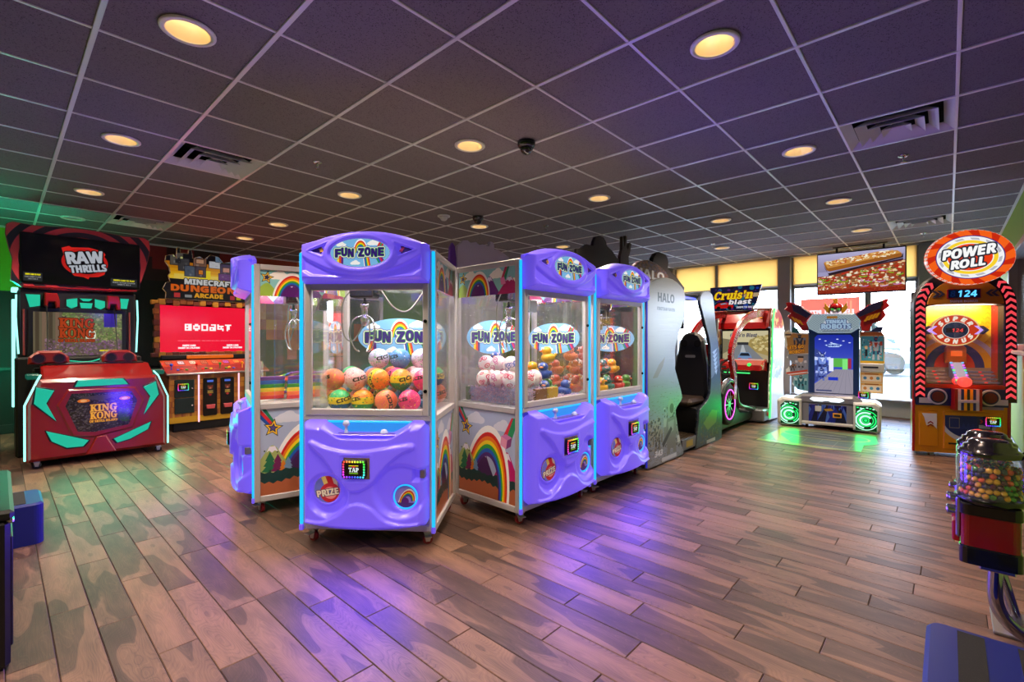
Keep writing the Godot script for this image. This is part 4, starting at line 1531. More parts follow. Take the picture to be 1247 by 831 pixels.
func gorilla_art() -> Pic:
	var p := Pic.new(400, 280, Color(0.1, 0.1, 0.11))
	var g := RandomNumberGenerator.new()
	g.seed = 9
	p.speckle(1500, 2, 8, [Color(0.22, 0.22, 0.23), Color(0.32, 0.31, 0.31), Color(0.14, 0.14, 0.15)], g)
	p.speckle(120, 3, 9, [Color(0.2, 0.35, 0.12), Color(0.15, 0.3, 0.1)], g, Rect2(290, 130, 60, 90))
	p.speckle(120, 3, 9, [Color(0.25, 0.15, 0.6), Color(0.35, 0.2, 0.7)], g, Rect2(310, 10, 60, 90))
	p.poly(v2([60, 60, 110, 45, 190, 60, 260, 40, 340, 45, 330, 25, 220, 20, 90, 25]), Color(0.28, 0.26, 0.26))
	for x in [95.0, 325.0]:
		p.ell(x, 55, 34, 13, Color(0.95, 0.55, 0.15))
		p.ell(x, 55, 18, 8, Color(1.0, 0.85, 0.5))
	kong_title(p, 205, 150, 1.0, Color(1.0, 0.8, 0.2), Color(0.45, 0.15, 0.05))
	return p


func teal_lens(parent: Node, pts: Array, z: float, m: Material, edge: Material) -> void:
	var c := Vector2.ZERO
	for p in pts:
		c += p / pts.size()
	var rim := []
	for p in pts:
		rim.append(p + (p - c).normalized() * 0.016)
	var r := part(parent, "lens_rim", MB.new().prism(rim, z - 0.03, z, 0.004), edge)
	part(r, "lens", MB.new().prism(pts, z - 0.02, z + 0.006, 0.003), m, "glowing teal lens")


func build_kong() -> void:
	var t := thing("shooting_game_cabinet", "red two-player cabinet with teal lenses and gorilla eyes on its front", "arcade cabinet", Vector3(0.73, 0, -6.45))
	var red := mat("red_shell", Color(0.52, 0.05, 0.05), 0.3, 0.0, 0.6)
	var black := mat("cabinet_black", Color(0.03, 0.03, 0.035), 0.45)
	var teal := glow("teal_lens_glow", Color(0.03, 0.72, 0.58), 0.75, Color(0.1, 0.5, 0.42))
	var strip := glow("teal_strip_glow", Color(0.62, 1.0, 0.95), 1.6)
	# pod
	var pod := part(t, "pod", MB.new().prism(v2([-0.55, 0.07, 0.55, 0.07, 0.55, 0.62, 0.46, 0.86, -0.46, 0.86, -0.55, 0.62]), -0.5, 0.0, 0.03), red)
	var wedge := MB.new()
	wedge.xf = Transform3D(Basis(Vector3.UP, -PI / 2), Vector3.ZERO)
	wedge.prism(v2([-0.03, 0.85, -0.5, 0.85, -0.5, 0.99, -0.34, 0.985]), -0.44, 0.44, 0.015)
	part(pod, "pod_top", wedge, red)
	part(pod, "art_frame", MB.new().prism(v2([-0.26, 0.755, 0.27, 0.745, 0.345, 0.6, 0.25, 0.31, -0.07, 0.25, -0.23, 0.28, -0.345, 0.6]), -0.02, 0.02, 0.014), red)
	part(pod, "front_art", MB.new().prism(v2([-0.235, 0.71, 0.235, 0.70, 0.285, 0.6, 0.215, 0.35, -0.06, 0.305, -0.19, 0.325, -0.28, 0.59]), 0.0, 0.0225), printed("gorilla_print", gorilla_art, 0.15, 0.0, 0.8), "glossy print of glowing eyes lettered KING KONG")
	part(pod, "chin_wedge", MB.new().prism(v2([-0.05, 0.26, 0.03, 0.26, 0.11, 0.08, -0.13, 0.08]), -0.02, 0.028, 0.012), red)
	var q := [v2([-0.185, 0.84, 0.165, 0.84, 0.21, 0.775, -0.21, 0.775]), v2([-0.484, 0.79, -0.36, 0.75, -0.415, 0.63, -0.345, 0.45, -0.5, 0.635]),
		v2([0.45, 0.79, 0.475, 0.645, 0.345, 0.44, 0.4, 0.63, 0.34, 0.735]), v2([-0.417, 0.36, -0.106, 0.225, -0.15, 0.17, -0.27, 0.175, -0.378, 0.255]),
		v2([0.405, 0.35, 0.378, 0.27, 0.225, 0.19, 0.12, 0.165, 0.09, 0.21])]
	for p in q:
		teal_lens(pod, p, 0.008, teal, black)
	for sx in [-1, 1]:
		part(pod, "led_strip", MB.new().tube([Vector3(sx * 0.45, 0.9, -0.1), Vector3(sx * 0.475, 0.855, -0.015), Vector3(sx * 0.562, 0.62, -0.01), Vector3(sx * 0.562, 0.09, -0.01)], 0.009, 6), strip)
		part(pod, "shoulder_block", MB.new().box(Vector3(sx * 0.5, 0.885, -0.2), Vector3(0.1, 0.05, 0.2), 0.01), glow("teal_dim_glow", Color(0.02, 0.5, 0.4), 0.35, Color(0.05, 0.2, 0.17)))
		for z in [-0.05, -0.45]:
			caster(t, Vector3(sx * 0.48, 0, z), 0, black)
	part(pod, "control_top", MB.new().box(Vector3(0, 0.995, -0.42), Vector3(0.8, 0.02, 0.16), 0.005), mat("control_brown", Color(0.22, 0.16, 0.1), 0.3))
	# gun rests with round speakers
	for x in [-0.375, 0.19]:
		var g := part(t, "gun_rest", MB.new().prism([Vector2(x - 0.155, 1.0), Vector2(x + 0.155, 1.0), Vector2(x + 0.15, 1.07), Vector2(x + 0.08, 1.135), Vector2(x - 0.08, 1.135), Vector2(x - 0.15, 1.07)], -0.5, -0.34, 0.02), red)
		for s in [-0.075, 0.075]:
			part(g, "speaker", MB.new().disc(Vector3(x + s, 1.055, -0.342), 0.04, 0.006, Vector3.BACK, 24), black)
			part(g, "speaker_ring", MB.new().ring(Vector3(x + s, 1.055, -0.345), 0.04, 0.052, 0.012), mat("dark_red", Color(0.3, 0.03, 0.03), 0.35))
		part(t, "gun_cable", MB.new().tube(spline([Vector3(x + 0.0, 1.62, -0.72), Vector3(x + 0.005, 1.4, -0.66), Vector3(x - 0.01, 1.14, -0.42)], 5), 0.006, 6), black)
	# screen housing behind
	part(t, "cabinet_body", MB.new().box(Vector3(-0.08, 0.53, -1.1), Vector3(1.06, 1.06, 0.7), 0.02), black)
	part(t, "deck_between", MB.new().box(Vector3(-0.04, 0.5, -0.62), Vector3(0.9, 0.9, 0.3), 0.02), black)
	part(t, "screen_housing", MB.new().box(Vector3(-0.09, 1.42, -1.05), Vector3(1.0, 0.78, 0.42), 0.02), black)
	part(t, "screen_bezel", MB.new().box(Vector3(-0.1, 1.315, -0.835), Vector3(0.84, 0.58, 0.03), 0.01), mat("bezel_grey", Color(0.08, 0.09, 0.1), 0.3))
	part(t, "game_screen", MB.new().plate(-0.475, 1.07, 0.272, 1.555, -0.817), printed("jungle_screen", jungle_art, 0.12, 0.75), "game screen titled KING KONG OF SKULL ISLAND")
	area_light("game_screen_light", Color(0.8, 0.75, 0.6), 0.06, Vector2(0.7, 0.45), Vector3(-0.1, 1.31, -0.8), Vector3.BACK, t)
	for sx in [-1, 1]:
		part(t, "led_strip", MB.new().tube([Vector3(-0.09 + sx * 0.51, 1.73, -0.84), Vector3(-0.09 + sx * 0.515, 1.5, -0.83), Vector3(-0.09 + sx * 0.495, 1.1, -0.8)], 0.009, 6), strip)
		part(t, "inner_strip", MB.new().box(Vector3(-0.1 + sx * 0.445, 1.33, -0.83), Vector3(0.016, 0.5, 0.03), 0.004), mat("strip_red", Color(0.5, 0.2, 0.18), 0.4))
	part(t, "arc_light", MB.new().tube(spline([Vector3(-0.22, 1.02, -0.7), Vector3(-0.05, 1.0, -0.66), Vector3(0.06, 1.03, -0.7)], 5), 0.008, 6), teal)
	for p in [v2([-0.21, 1.7, -0.12, 1.72, -0.12, 1.63, -0.17, 1.6, -0.21, 1.63]), v2([0.12, 1.7, 0.03, 1.72, 0.03, 1.63, 0.08, 1.6, 0.12, 1.63]), v2([-0.1, 1.72, 0.01, 1.72, -0.02, 1.69, -0.07, 1.69]), v2([-0.1, 1.67, 0.01, 1.67, 0.0, 1.61, -0.09, 1.61]), v2([-0.53, 1.74, -0.42, 1.74, -0.42, 1.62, -0.5, 1.6]), v2([0.34, 1.74, 0.26, 1.74, 0.26, 1.62, 0.32, 1.62])]:
		teal_lens(t, p, -0.83, teal, black)
	for x in [-0.33, 0.19]:
		part(t, "claw_bracket", MB.new().prism([Vector2(x - 0.06, 1.76), Vector2(x + 0.04, 1.76), Vector2(x + 0.06, 1.68), Vector2(x + 0.06, 1.6), Vector2(x + 0.03, 1.6), Vector2(x + 0.02, 1.66), Vector2(x - 0.03, 1.66), Vector2(x - 0.04, 1.6), Vector2(x - 0.06, 1.62)], -0.84, -0.72, 0.01), red)
	# topper
	part(t, "topper_neck", MB.new().box(Vector3(-0.06, 1.85, -1.0), Vector3(0.7, 0.12, 0.2), 0.01), black)
	var top := part(t, "topper_board", MB.new().prism(spline(v2([0.41, 1.835, -0.55, 1.81, -0.63, 2.1, -0.675, 2.47, -0.45, 2.49, -0.065, 2.515, 0.3, 2.49, 0.54, 2.47, 0.5, 2.1, 0.41, 1.835]), 3), -0.9, -0.82, 0.006), printed("swirl_print", swirl_art, 0.35), "swirl-printed topper board in dark red and black")
	part(top, "topper_bezel", MB.new().box(Vector3(-0.065, 2.13, -0.815), Vector3(1.02, 0.55, 0.03), 0.008), black)
	part(top, "topper_screen", MB.new().plate(-0.565, 1.865, 0.435, 2.395, -0.798), printed("saw_screen", saw_art, 0.1, 0.8), "black screen with a saw blade logo lettered RAW THRILLS")
	part(top, "topper_edge", MB.new().bar(Vector3(-0.55, 1.82, -0.81), Vector3(0.41, 1.84, -0.81), 0.02, 0.04), red)
	# teal light thrown by the side strips, the lenses and the unseen side and top lights
	area_light("strip_light", TEAL, 2.4, Vector2(0.06, 1.2), Vector3(-0.65, 1.1, -1.24), Vector3(-0.3, 0.05, -1), t)  # from the unseen side light, aimed at the mural wall
	area_light("strip_light", TEAL, 1.0, Vector2(0.06, 1.2), Vector3(-0.66, 1.1, -0.5), Vector3(-1, 0.2, 0.4), t)
	area_light("strip_light", TEAL, 0.9, Vector2(0.05, 0.9), Vector3(0.62, 0.5, -0.05), Vector3(0.8, -0.1, 0.6), t)
	area_light("lens_light", TEAL, 0.7, Vector2(0.8, 0.5), Vector3(0, 0.5, 0.09), Vector3(0, -0.2, 1), t)
	part(t, "unseen_side_light", MB.new().box(Vector3(-0.615, 1.1, -1.2), Vector3(0.03, 1.2, 0.06), 0.006), strip)  # unseen strip, placed to light the mural wall teal
	part(t, "unseen_top_light", MB.new().box(Vector3(-0.61, 1.79, -1.0), Vector3(0.05, 0.03, 0.4), 0.006), strip)  # unseen bar, placed to throw teal up onto the ceiling
	area_light("unseen_top_light_source", TEAL, 2.0, Vector2(0.05, 0.4), Vector3(-0.62, 1.815, -1.0), Vector3(-0.25, 0.9, 0.3), t)


# --- blocky cabinet ---
func blocks_topper_art() -> Pic:
	var p := Pic.new(520, 300, Color(0.05, 0.05, 0.07))
	for k in 5:
		p.rect(0, 80 + k * 20, 520, 20, [Color(0.75, 0.45, 0.05), Color(0.85, 0.55, 0.06), Color(0.92, 0.64, 0.08), Color(0.97, 0.74, 0.12), Color(1.0, 0.82, 0.2)][k])
	p.rect(60, 150, 330, 30, Color(1.0, 0.86, 0.35))
	p.rect(210, 120, 60, 50, Color(1.0, 0.9, 0.1))
	var q := [[40, 30, 70, 70, Color(0.35, 0.33, 0.3)], [55, 42, 16, 12, Color(0.85, 0.85, 0.6)], [85, 60, 60, 70, Color(0.25, 0.24, 0.25)], [70, 70, 24, 16, Color(0.15, 0.15, 0.16)],
		[95, 50, 14, 12, Color(0.8, 0.8, 0.5)], [120, 100, 60, 60, Color(0.32, 0.36, 0.42)], [170, 40, 74, 60, Color(0.5, 0.35, 0.28)], [162, 20, 90, 26, Color(0.55, 0.56, 0.6)], [164, 0, 12, 30, Color(0.75, 0.7, 0.4)], [236, 0, 12, 30, Color(0.75, 0.7, 0.4)],
		[186, 56, 44, 24, Color(0.78, 0.58, 0.45)], [180, 100, 60, 60, Color(0.3, 0.26, 0.3)], [200, 120, 24, 24, Color(0.9, 0.5, 0.1)], [262, 60, 70, 40, Color(0.8, 0.8, 0.82)], [300, 10, 120, 50, Color(0.4, 0.5, 0.6)], [330, 26, 60, 24, Color(0.6, 0.7, 0.78)],
		[330, 70, 66, 66, Color(0.25, 0.2, 0.35)], [346, 92, 40, 26, Color(0.8, 0.55, 0.5)], [320, 130, 70, 40, Color(0.4, 0.2, 0.5)], [420, 40, 60, 60, Color(0.3, 0.32, 0.28)], [430, 110, 50, 50, Color(0.5, 0.3, 0.2)]]
	for r in q:
		p.rect(r[0] - 3, r[1] - 3, r[2] + 6, r[3] + 6, Color(0.08, 0.07, 0.09))
		p.rect(r[0], r[1], r[2], r[3], r[4])
		for k in 4:
			p.rect(r[0] + fmod(k * 37.0, r[2] * 0.8), r[1] + fmod(k * 23.0, r[3] * 0.8), r[2] * 0.2, r[3] * 0.2, r[4].lightened(0.15 * (k % 3)).darkened(0.1))
	p.poly(v2([70, 180, 450, 180, 450, 205, 490, 205, 520, 300, 0, 300, 30, 240, 20, 215, 50, 200]), Color(0.06, 0.06, 0.07))
	for e in [[6.0, Color(0.03, 0.03, 0.03)], [2.2, Color(0.88, 0.88, 0.88)]]:
		p.text("MINECRAFT", 265, 192, 290, 30, e[1], e[0])
	for e in [[6.0, Color(0.25, 0.08, 0.0)], [2.6, Color(0.95, 0.42, 0.05)]]:
		p.text("DUNGEONS", 255, 232, 420, 34, e[1], e[0])
	p.text("ARCADE", 260, 272, 170, 24, Color(1.0, 0.7, 0.1), 1.8)
	p.rect(60, 262, 34, 26, Color(0.8, 0.2, 0.2))
	p.rect(120, 270, 40, 16, Color(0.6, 0.6, 0.6))
	p.rect(390, 262, 30, 26, Color(0.75, 0.2, 0.25))
	p.rect(430, 266, 30, 20, Color(0.8, 0.75, 0.1))
	return p


func block_screen_art() -> Pic:
	var p := Pic.new(480, 270, Color(0.93, 0.06, 0.2))
	var wh := Color(1, 0.97, 0.97)
	# six square-built letters
	var g := [["####", "#.##", "####", "#.##", "####"], [".##.", "####", "#..#", "####", ".##."], ["####", "#..#", "#..#", "#..#", "####"], [".###", "...#", "####", "#.##", "####"], ["#...", "####", "#.#.", "####", "...#"], ["####", ".##.", ".##.", ".##.", ".#.."]]
	for k in 6:
		for r in 5:
			for c in 4:
				if g[k][r][c] == "#":
					p.rect(118 + k * 42 + c * 8.6, 104 + r * 8.0, 9, 8.5, wh)
	p.text("MOJANG STUDIOS  TM AND (C) ALL RIGHTS RESERVED", 250, 204, 330, 5, Color(1, 0.7, 0.75))
	for x in [140, 370]:
		p.text("SWIPE CARD", x, 232, 66, 10, wh, 0.8)
		p.text("INSERT IN 2 PLAYERS", x, 246, 108, 9, wh, 0.8)
	return p


func block_front_art() -> Pic:
	var p := Pic.new(512, 180, Color(0.5, 0.27, 0.13))
	var g := RandomNumberGenerator.new()
	g.seed = 12
	for r in 8:
		for c in 14:
			p.rect(c * 38.0 - (r % 2) * 19.0 + 1, r * 20.0 + 1, 36, 18, Color(0.52, 0.28, 0.13).lerp(Color(0.72, 0.5, 0.16), g.randf()))
	p.rect(0, 158, 512, 22, Color(0.72, 0.55, 0.1))
	return p


func block_panel_art() -> Pic:
	var p := Pic.new(512, 100, Color(0.3, 0.12, 0.05))
	var g := RandomNumberGenerator.new()
	g.seed = 13
	p.rect(0, 0, 512, 44, Color(0.55, 0.24, 0.06))
	for k in 130:
		p.rect(g.randf() * 510, 40 + g.randf() * 58, 5 + g.randf() * 14, 4 + g.randf() * 8, [Color(0.2, 0.14, 0.1), Color(0.45, 0.25, 0.12), Color(0.3, 0.18, 0.1), Color(0.15, 0.12, 0.12)][g.randi() % 4])
	for k in 9:
		var x := 20.0 + k * 56
		var c: Color = [Color(0.45, 0.4, 0.35), Color(0.6, 0.75, 0.85), Color(0.8, 0.75, 0.7), Color(0.5, 0.42, 0.3), Color(0.55, 0.45, 0.3), Color(0.5, 0.3, 0.7), Color(0.85, 0.55, 0.2)][k % 7]
		p.rect(x, 8, 34, 30, Color(0.12, 0.08, 0.06))
		p.rect(x + 3, 11, 28, 20, c)
		p.rect(x + 8, 17, 5, 5, Color(0.05, 0.05, 0.05))
		p.rect(x + 20, 17, 5, 5, Color(0.05, 0.05, 0.05))
	return p


func bear_art() -> Pic:
	var p := Pic.new(80, 160, Color(0.04, 0.04, 0.05))
	p.rect(10, 4, 60, 100, Color(0.1, 0.1, 0.11))
	p.ell(40, 38, 20, 17, Color(0.45, 0.2, 0.15))
	p.ell(24, 24, 7, 7, Color(0.45, 0.2, 0.15))
	p.ell(56, 24, 7, 7, Color(0.45, 0.2, 0.15))
	p.ell(40, 44, 9, 7, Color(0.7, 0.5, 0.4))
	p.text("INSERT", 40, 72, 44, 9, Color(0.8, 0.75, 0.4), 0.5)
	p.text("CARDS", 40, 86, 44, 9, Color(0.9, 0.75, 0.2), 0.5)
	p.poly(v2([30, 96, 50, 96, 50, 104, 56, 104, 40, 118, 24, 104, 30, 104]), Color(0.6, 0.15, 0.15))
	return p


func build_blocks() -> void:
	var t := thing("four_player_cabinet", "blocky orange four-player cabinet with bright red screen by the mural", "arcade cabinet", Vector3(2.14, 0, -7.6))
	var black := mat("cabinet_black", Color.BLACK)
	var brick := printed("brick_print", block_front_art, 0.4)
	var pink := glow("pink_strip_glow", Color(1.0, 0.75, 0.82), 1.5)
	part(t, "plinth", MB.new().box(Vector3(0, 0.06, -0.4), Vector3(1.1, 0.12, 0.66), 0.01), black)
	part(t, "cabinet_body", MB.new().box(Vector3(0, 0.46, -0.36), Vector3(1.22, 0.68, 0.7), 0.02), mat("body_brown", Color(0.32, 0.17, 0.09), 0.45))
	for s in [[-0.605, -0.275], [-0.26, 0.225], [0.24, 0.605]]:
		part(t, "front_panel", MB.new().prism(v2([s[0], 0.125, s[1], 0.125, s[1], 0.785, s[0], 0.785]), -0.02, 0.0, 0.003), brick)
	for x in [-0.268, 0.232]:
		part(t, "led_strip", MB.new().box(Vector3(x, 0.45, 0.006), Vector3(0.018, 0.67, 0.016), 0.004), pink)
	part(t, "led_strip", MB.new().box(Vector3(-0.625, 0.86, -0.28), Vector3(0.014, 0.14, 0.014), 0.004), glow("rose_strip_glow", Color(1.0, 0.25, 0.4), 1.5))
	var teal := mat("door_teal", Color(0.05, 0.13, 0.13), 0.4)
	for x in [-0.435, 0.42]:
		for y in [[0.47, 0.71], [0.255, 0.46]]:
			var d := part(t, "service_door", MB.new().box(Vector3(x, (y[0] + y[1]) * 0.5, 0.008), Vector3(0.225, y[1] - y[0], 0.018), 0.004), teal)
			part(d, "door_knob", MB.new().disc(Vector3(x + 0.085, (y[0] + y[1]) * 0.5, 0.017), 0.01, 0.012, Vector3.BACK, 14, 0.003), mat("chrome", Color.WHITE))
		card_reader(t, Vector3(x - 0.02, 0.61, 0.018), 0.95, "TAP", false)
	for x in [-0.132, 0.083]:
		var d := part(t, "card_dispenser", MB.new().prism(rounded(x - 0.086, 0.19, x + 0.086, 0.715, 0.02), -0.01, 0.014, 0.004), mat("dispenser_black", Color(0.02, 0.02, 0.025), 0.3))
		part(d, "card_art", MB.new().plate(x - 0.06, 0.4, x + 0.06, 0.64, 0.0148), printed("bear_print", bear_art, 0.3))
		part(d, "display", MB.new().box(Vector3(x, 0.672, 0.014), Vector3(0.075, 0.028, 0.006), 0.002), glow("blue_display_glow", Color(0.3, 0.45, 0.9), 0.8))
		part(d, "tray", MB.new().prism([Vector2(x - 0.055, 0.345), Vector2(x - 0.045, 0.29), Vector2(x + 0.045, 0.29), Vector2(x + 0.055, 0.345)], 0.0, 0.045, 0.005), mat("tray_pink", Color(0.75, 0.3, 0.32), 0.35))
	# control panel
	part(t, "control_panel", MB.new().prism(v2([-0.64, 0.0, 0.64, 0.0, 0.64, 0.46, -0.64, 0.46]), -0.03, 0.0, 0.004), printed("panel_print", block_panel_art, 0.3)).transform = Transform3D(Basis(Vector3.RIGHT, -deg_to_rad(69)), Vector3(0, 0.795, 0.03))
	part(t, "panel_lip", MB.new().box(Vector3(0, 0.785, 0.03), Vector3(1.28, 0.025, 0.02), 0.006), mat("lip_silver", Color(0.6, 0.58, 0.58), 0.3, 0.6))
	var cb := [Color(0.1, 0.3, 0.8), Color(0.8, 0.1, 0.1), Color(0.1, 0.6, 0.2), Color(0.9, 0.7, 0.1)]
	for k in 4:
		var x := -0.56 + k * 0.29
		var j := part(t, "joystick", MB.new().lathe([Vector2(0.012, 0), Vector2(0.006, 0.01), Vector2(0.006, 0.05), Vector2(0.018, 0.06), Vector2(0.02, 0.072), Vector2(0, 0.092)], 14), mat("joy_%d" % k, cb[k], 0.3))
		j.position = Vector3(x, 0.84, -0.1)
		for b in 3:
			part(t, "button", MB.new().disc(Vector3(x + 0.07 + b * 0.05, 0.83 + 0.01 * (b % 2), -0.08 - 0.03 * (b % 2)), 0.018, 0.02, Vector3(0, 0.93, 0.36), 14, 0.004), mat("btn_%d" % ((k + b) % 4), cb[(k + b) % 4], 0.3))
	# monitor with a frame of brown blocks
	part(t, "monitor_neck", MB.new().box(Vector3(0, 1.2, -0.72), Vector3(1.1, 1.2, 0.2), 0.02), black)
	var g := RandomNumberGenerator.new()
	g.seed = 31
	var bl := []
	for k in 4:
		bl.append(mat("block_%d" % k, [Color(0.4, 0.17, 0.08), Color(0.5, 0.26, 0.1), Color(0.62, 0.42, 0.1), Color(0.3, 0.11, 0.08)][k], 0.45))
	for k in 17:
		var x := -0.66 + k * 0.0825
		for y in [1.775 + 0.012 * (k % 3), 1.035]:
			part(t, "frame_block", MB.new().box(Vector3(x, y, -0.565), Vector3(0.082, 0.062 + 0.02 * (k % 2), 0.07), 0.006), bl[g.randi() % 4])
	for k in 9:
		for x in [-0.632 - 0.012 * (k % 2), 0.632 + 0.012 * (k % 2)]:
			part(t, "frame_block", MB.new().box(Vector3(x, 1.09 + k * 0.08, -0.565), Vector3(0.062, 0.08, 0.07), 0.006), bl[g.randi() % 4])
	part(t, "game_screen", MB.new().box(Vector3(0, 1.405, -0.575), Vector3(1.2, 0.69, 0.02)), black)
	part(t, "game_picture", MB.new().plate(-0.596, 1.07, 0.596, 1.74, -0.563), printed("block_screen", block_screen_art, 0.15, 1.0), "bright red screen with white square letters")
	area_light("game_screen_light", Color(1.0, 0.15, 0.25), 0.5, Vector2(1.1, 0.6), Vector3(0, 1.4, -0.54), Vector3.BACK, t)
	part(t, "marquee_strip", MB.new().box(Vector3(0.0, 1.0, -0.46), Vector3(0.6, 0.05, 0.03), 0.006), glow("amber_strip_glow", Color(1.0, 0.45, 0.08), 0.7))
	part(t, "speaker_bar", MB.new().box(Vector3(0, 1.0, -0.5), Vector3(1.2, 0.06, 0.05), 0.006), black)
	# cut-out topper
	var w := v2([-0.87, 1.83, 0.9, 1.83, 0.86, 1.95, 0.9, 2.0, 0.8, 2.08, 0.62, 2.1, 0.66, 2.25, 0.58, 2.32, 0.62, 2.4, 0.5, 2.45, 0.3, 2.42, 0.2, 2.5, 0.02, 2.52, -0.1, 2.44, -0.2, 2.48, -0.34, 2.44, -0.36, 2.56, -0.42, 2.56, -0.43, 2.5, -0.58, 2.5, -0.59, 2.57, -0.65, 2.57, -0.66, 2.42, -0.72, 2.47, -0.86, 2.44, -0.88, 2.36, -0.8, 2.28, -0.78, 2.2, -0.82, 2.16, -0.78, 2.08, -0.86, 2.06, -0.92, 1.97, -0.86, 1.92])
	for k in w.size():
		w[k].x *= 0.62
	part(t, "topper_board", MB.new().prism(w, -0.56, -0.52, 0.004), printed("block_topper", blocks_topper_art, 0.3, 0.55), "cut-out topper with blocky heroes lettered MINECRAFT DUNGEONS ARCADE")


# ---------- silver sit-in cabinet and racing cabinet ----------
func metal_print(key: String, f: Callable) -> StandardMaterial3D:
	var m := printed(key, f, 0.3)
	m.metallic = 0.85
	m.roughness = 0.3
	return m


func silver_art() -> Pic:
	var p := Pic.new(256, 560, Color(0.56, 0.575, 0.59))
	var g := RandomNumberGenerator.new()
	g.seed = 17
	for k in 300:
		p.rect(g.randf() * 256, g.randf() * 560, g.randf_range(20, 120), 1, Color(0.56, 0.575, 0.59).lightened(g.randf() * 0.12).darkened(g.randf() * 0.08))
	p.text("HALO", 118, 62, 110, 26, Color(0.25, 0.29, 0.32), 0.6)
	p.text("FIRETEAM RAVEN", 118, 96, 118, 9, Color(0.34, 0.38, 0.41), 0.4)
	# engraved scene: ship, soldiers and smoke over brown streaks, partly the floor's painted reflection
	for k in 900:
		p.rect(g.randf() * 256, 300.0 + 260.0 * sqrt(g.randf()), g.randf_range(3, 12), 1, [Color(0.5, 0.46, 0.4), Color(0.43, 0.38, 0.32), Color(0.6, 0.58, 0.56)][g.randi() % 3])
	p.poly(v2([30, 300, 70, 262, 110, 240, 96, 268, 60, 300]), Color(0.52, 0.5, 0.47))
	p.speckle(260, 1, 6, [Color(0.6, 0.6, 0.58), Color(0.35, 0.34, 0.3), Color(0.75, 0.74, 0.7), Color(0.28, 0.27, 0.24)], g, Rect2(105, 395, 110, 130))
	mecha(p, 156, 470, 1.5, Color(0.5, 0.49, 0.43), Color(0.3, 0.29, 0.25), Color(0.66, 0.65, 0.6))
	mecha(p, 62, 480, 0.9, Color(0.46, 0.42, 0.34), Color(0.28, 0.25, 0.2), Color(0.58, 0.54, 0.46))
	p.ell(150, 398, 22, 28, Color(0.6, 0.59, 0.55))
	p.ell(156, 400, 14, 15, Color(0.36, 0.33, 0.28))
	p.poly(v2([122, 432, 182, 427, 192, 470, 178, 520, 128, 525, 112, 480]), Color(0.48, 0.47, 0.42))
	p.poly(v2([130, 440, 172, 436, 168, 470, 136, 476]), Color(0.6, 0.59, 0.54))
	p.poly(v2([90, 500, 150, 455, 160, 465, 100, 512]), Color(0.24, 0.23, 0.2))
	p.speckle(160, 1, 6, [Color(0.62, 0.58, 0.5), Color(0.3, 0.28, 0.22)], g, Rect2(10, 420, 70, 90))
	p.text("343", 70, 524, 50, 16, Color(0.85, 0.85, 0.85), 1.0, 0.2)
	p.rect(196, 490, 24, 22, Color(0.8, 0.8, 0.78))
	p.rect(224, 478, 20, 18, Color(0.75, 0.6, 0.15))
	p.rect(90, 542, 100, 12, Color(0.8, 0.8, 0.8))
	return p


func silver_art_two() -> Pic:
	var p := Pic.new(240, 560, Color(0.5, 0.535, 0.57))
	var g := RandomNumberGenerator.new()
	g.seed = 18
	for k in 240:
		p.rect(g.randf() * 240, g.randf() * 560, g.randf_range(20, 110), 1, Color(0.5, 0.535, 0.57).lightened(g.randf() * 0.12).darkened(g.randf() * 0.1))
	p.poly(spline(v2([0, 330, 60, 300, 130, 318, 240, 280, 240, 560, 0, 560])), Color(0.24, 0.3, 0.35))
	for k in 700:
		p.rect(g.randf() * 240, 300.0 + 260.0 * g.randf(), g.randf_range(4, 14), 1, [Color(0.18, 0.24, 0.29), Color(0.3, 0.36, 0.4)][g.randi() % 2])
	p.speckle(260, 1.5, 6, [Color(0.32, 0.34, 0.24), Color(0.42, 0.4, 0.28), Color(0.24, 0.27, 0.2), Color(0.36, 0.3, 0.24)], g, Rect2(40, 430, 170, 110))
	p.poly(v2([60, 470, 140, 430, 190, 440, 180, 480, 100, 500]), Color(0.5, 0.48, 0.28))
	for k in 6:
		p.poly([Vector2(140 + k * 5, 220 + k * 14), Vector2(190, 205 + k * 16), Vector2(160 + k * 4, 230 + k * 15)], Color(0.85, 0.88, 0.9))
	p.rect(90, 535, 80, 12, Color(0.8, 0.8, 0.8))
	return p


func ring_sign_art() -> Pic:
	var p := Pic.new(300, 120, Color(0.2, 0.14, 0.18))
	var g := RandomNumberGenerator.new()
	g.seed = 19
	p.speckle(700, 2, 8, [Color(0.38, 0.24, 0.2), Color(0.26, 0.18, 0.3), Color(0.45, 0.3, 0.22), Color(0.3, 0.26, 0.42)], g)
	p.text("HALO", 150, 66, 210, 40, Color(0.85, 0.88, 0.92), 1.6)
	p.text("FIRETEAM RAVEN", 150, 104, 180, 11, Color(0.8, 0.8, 0.85), 0.5)
	return p


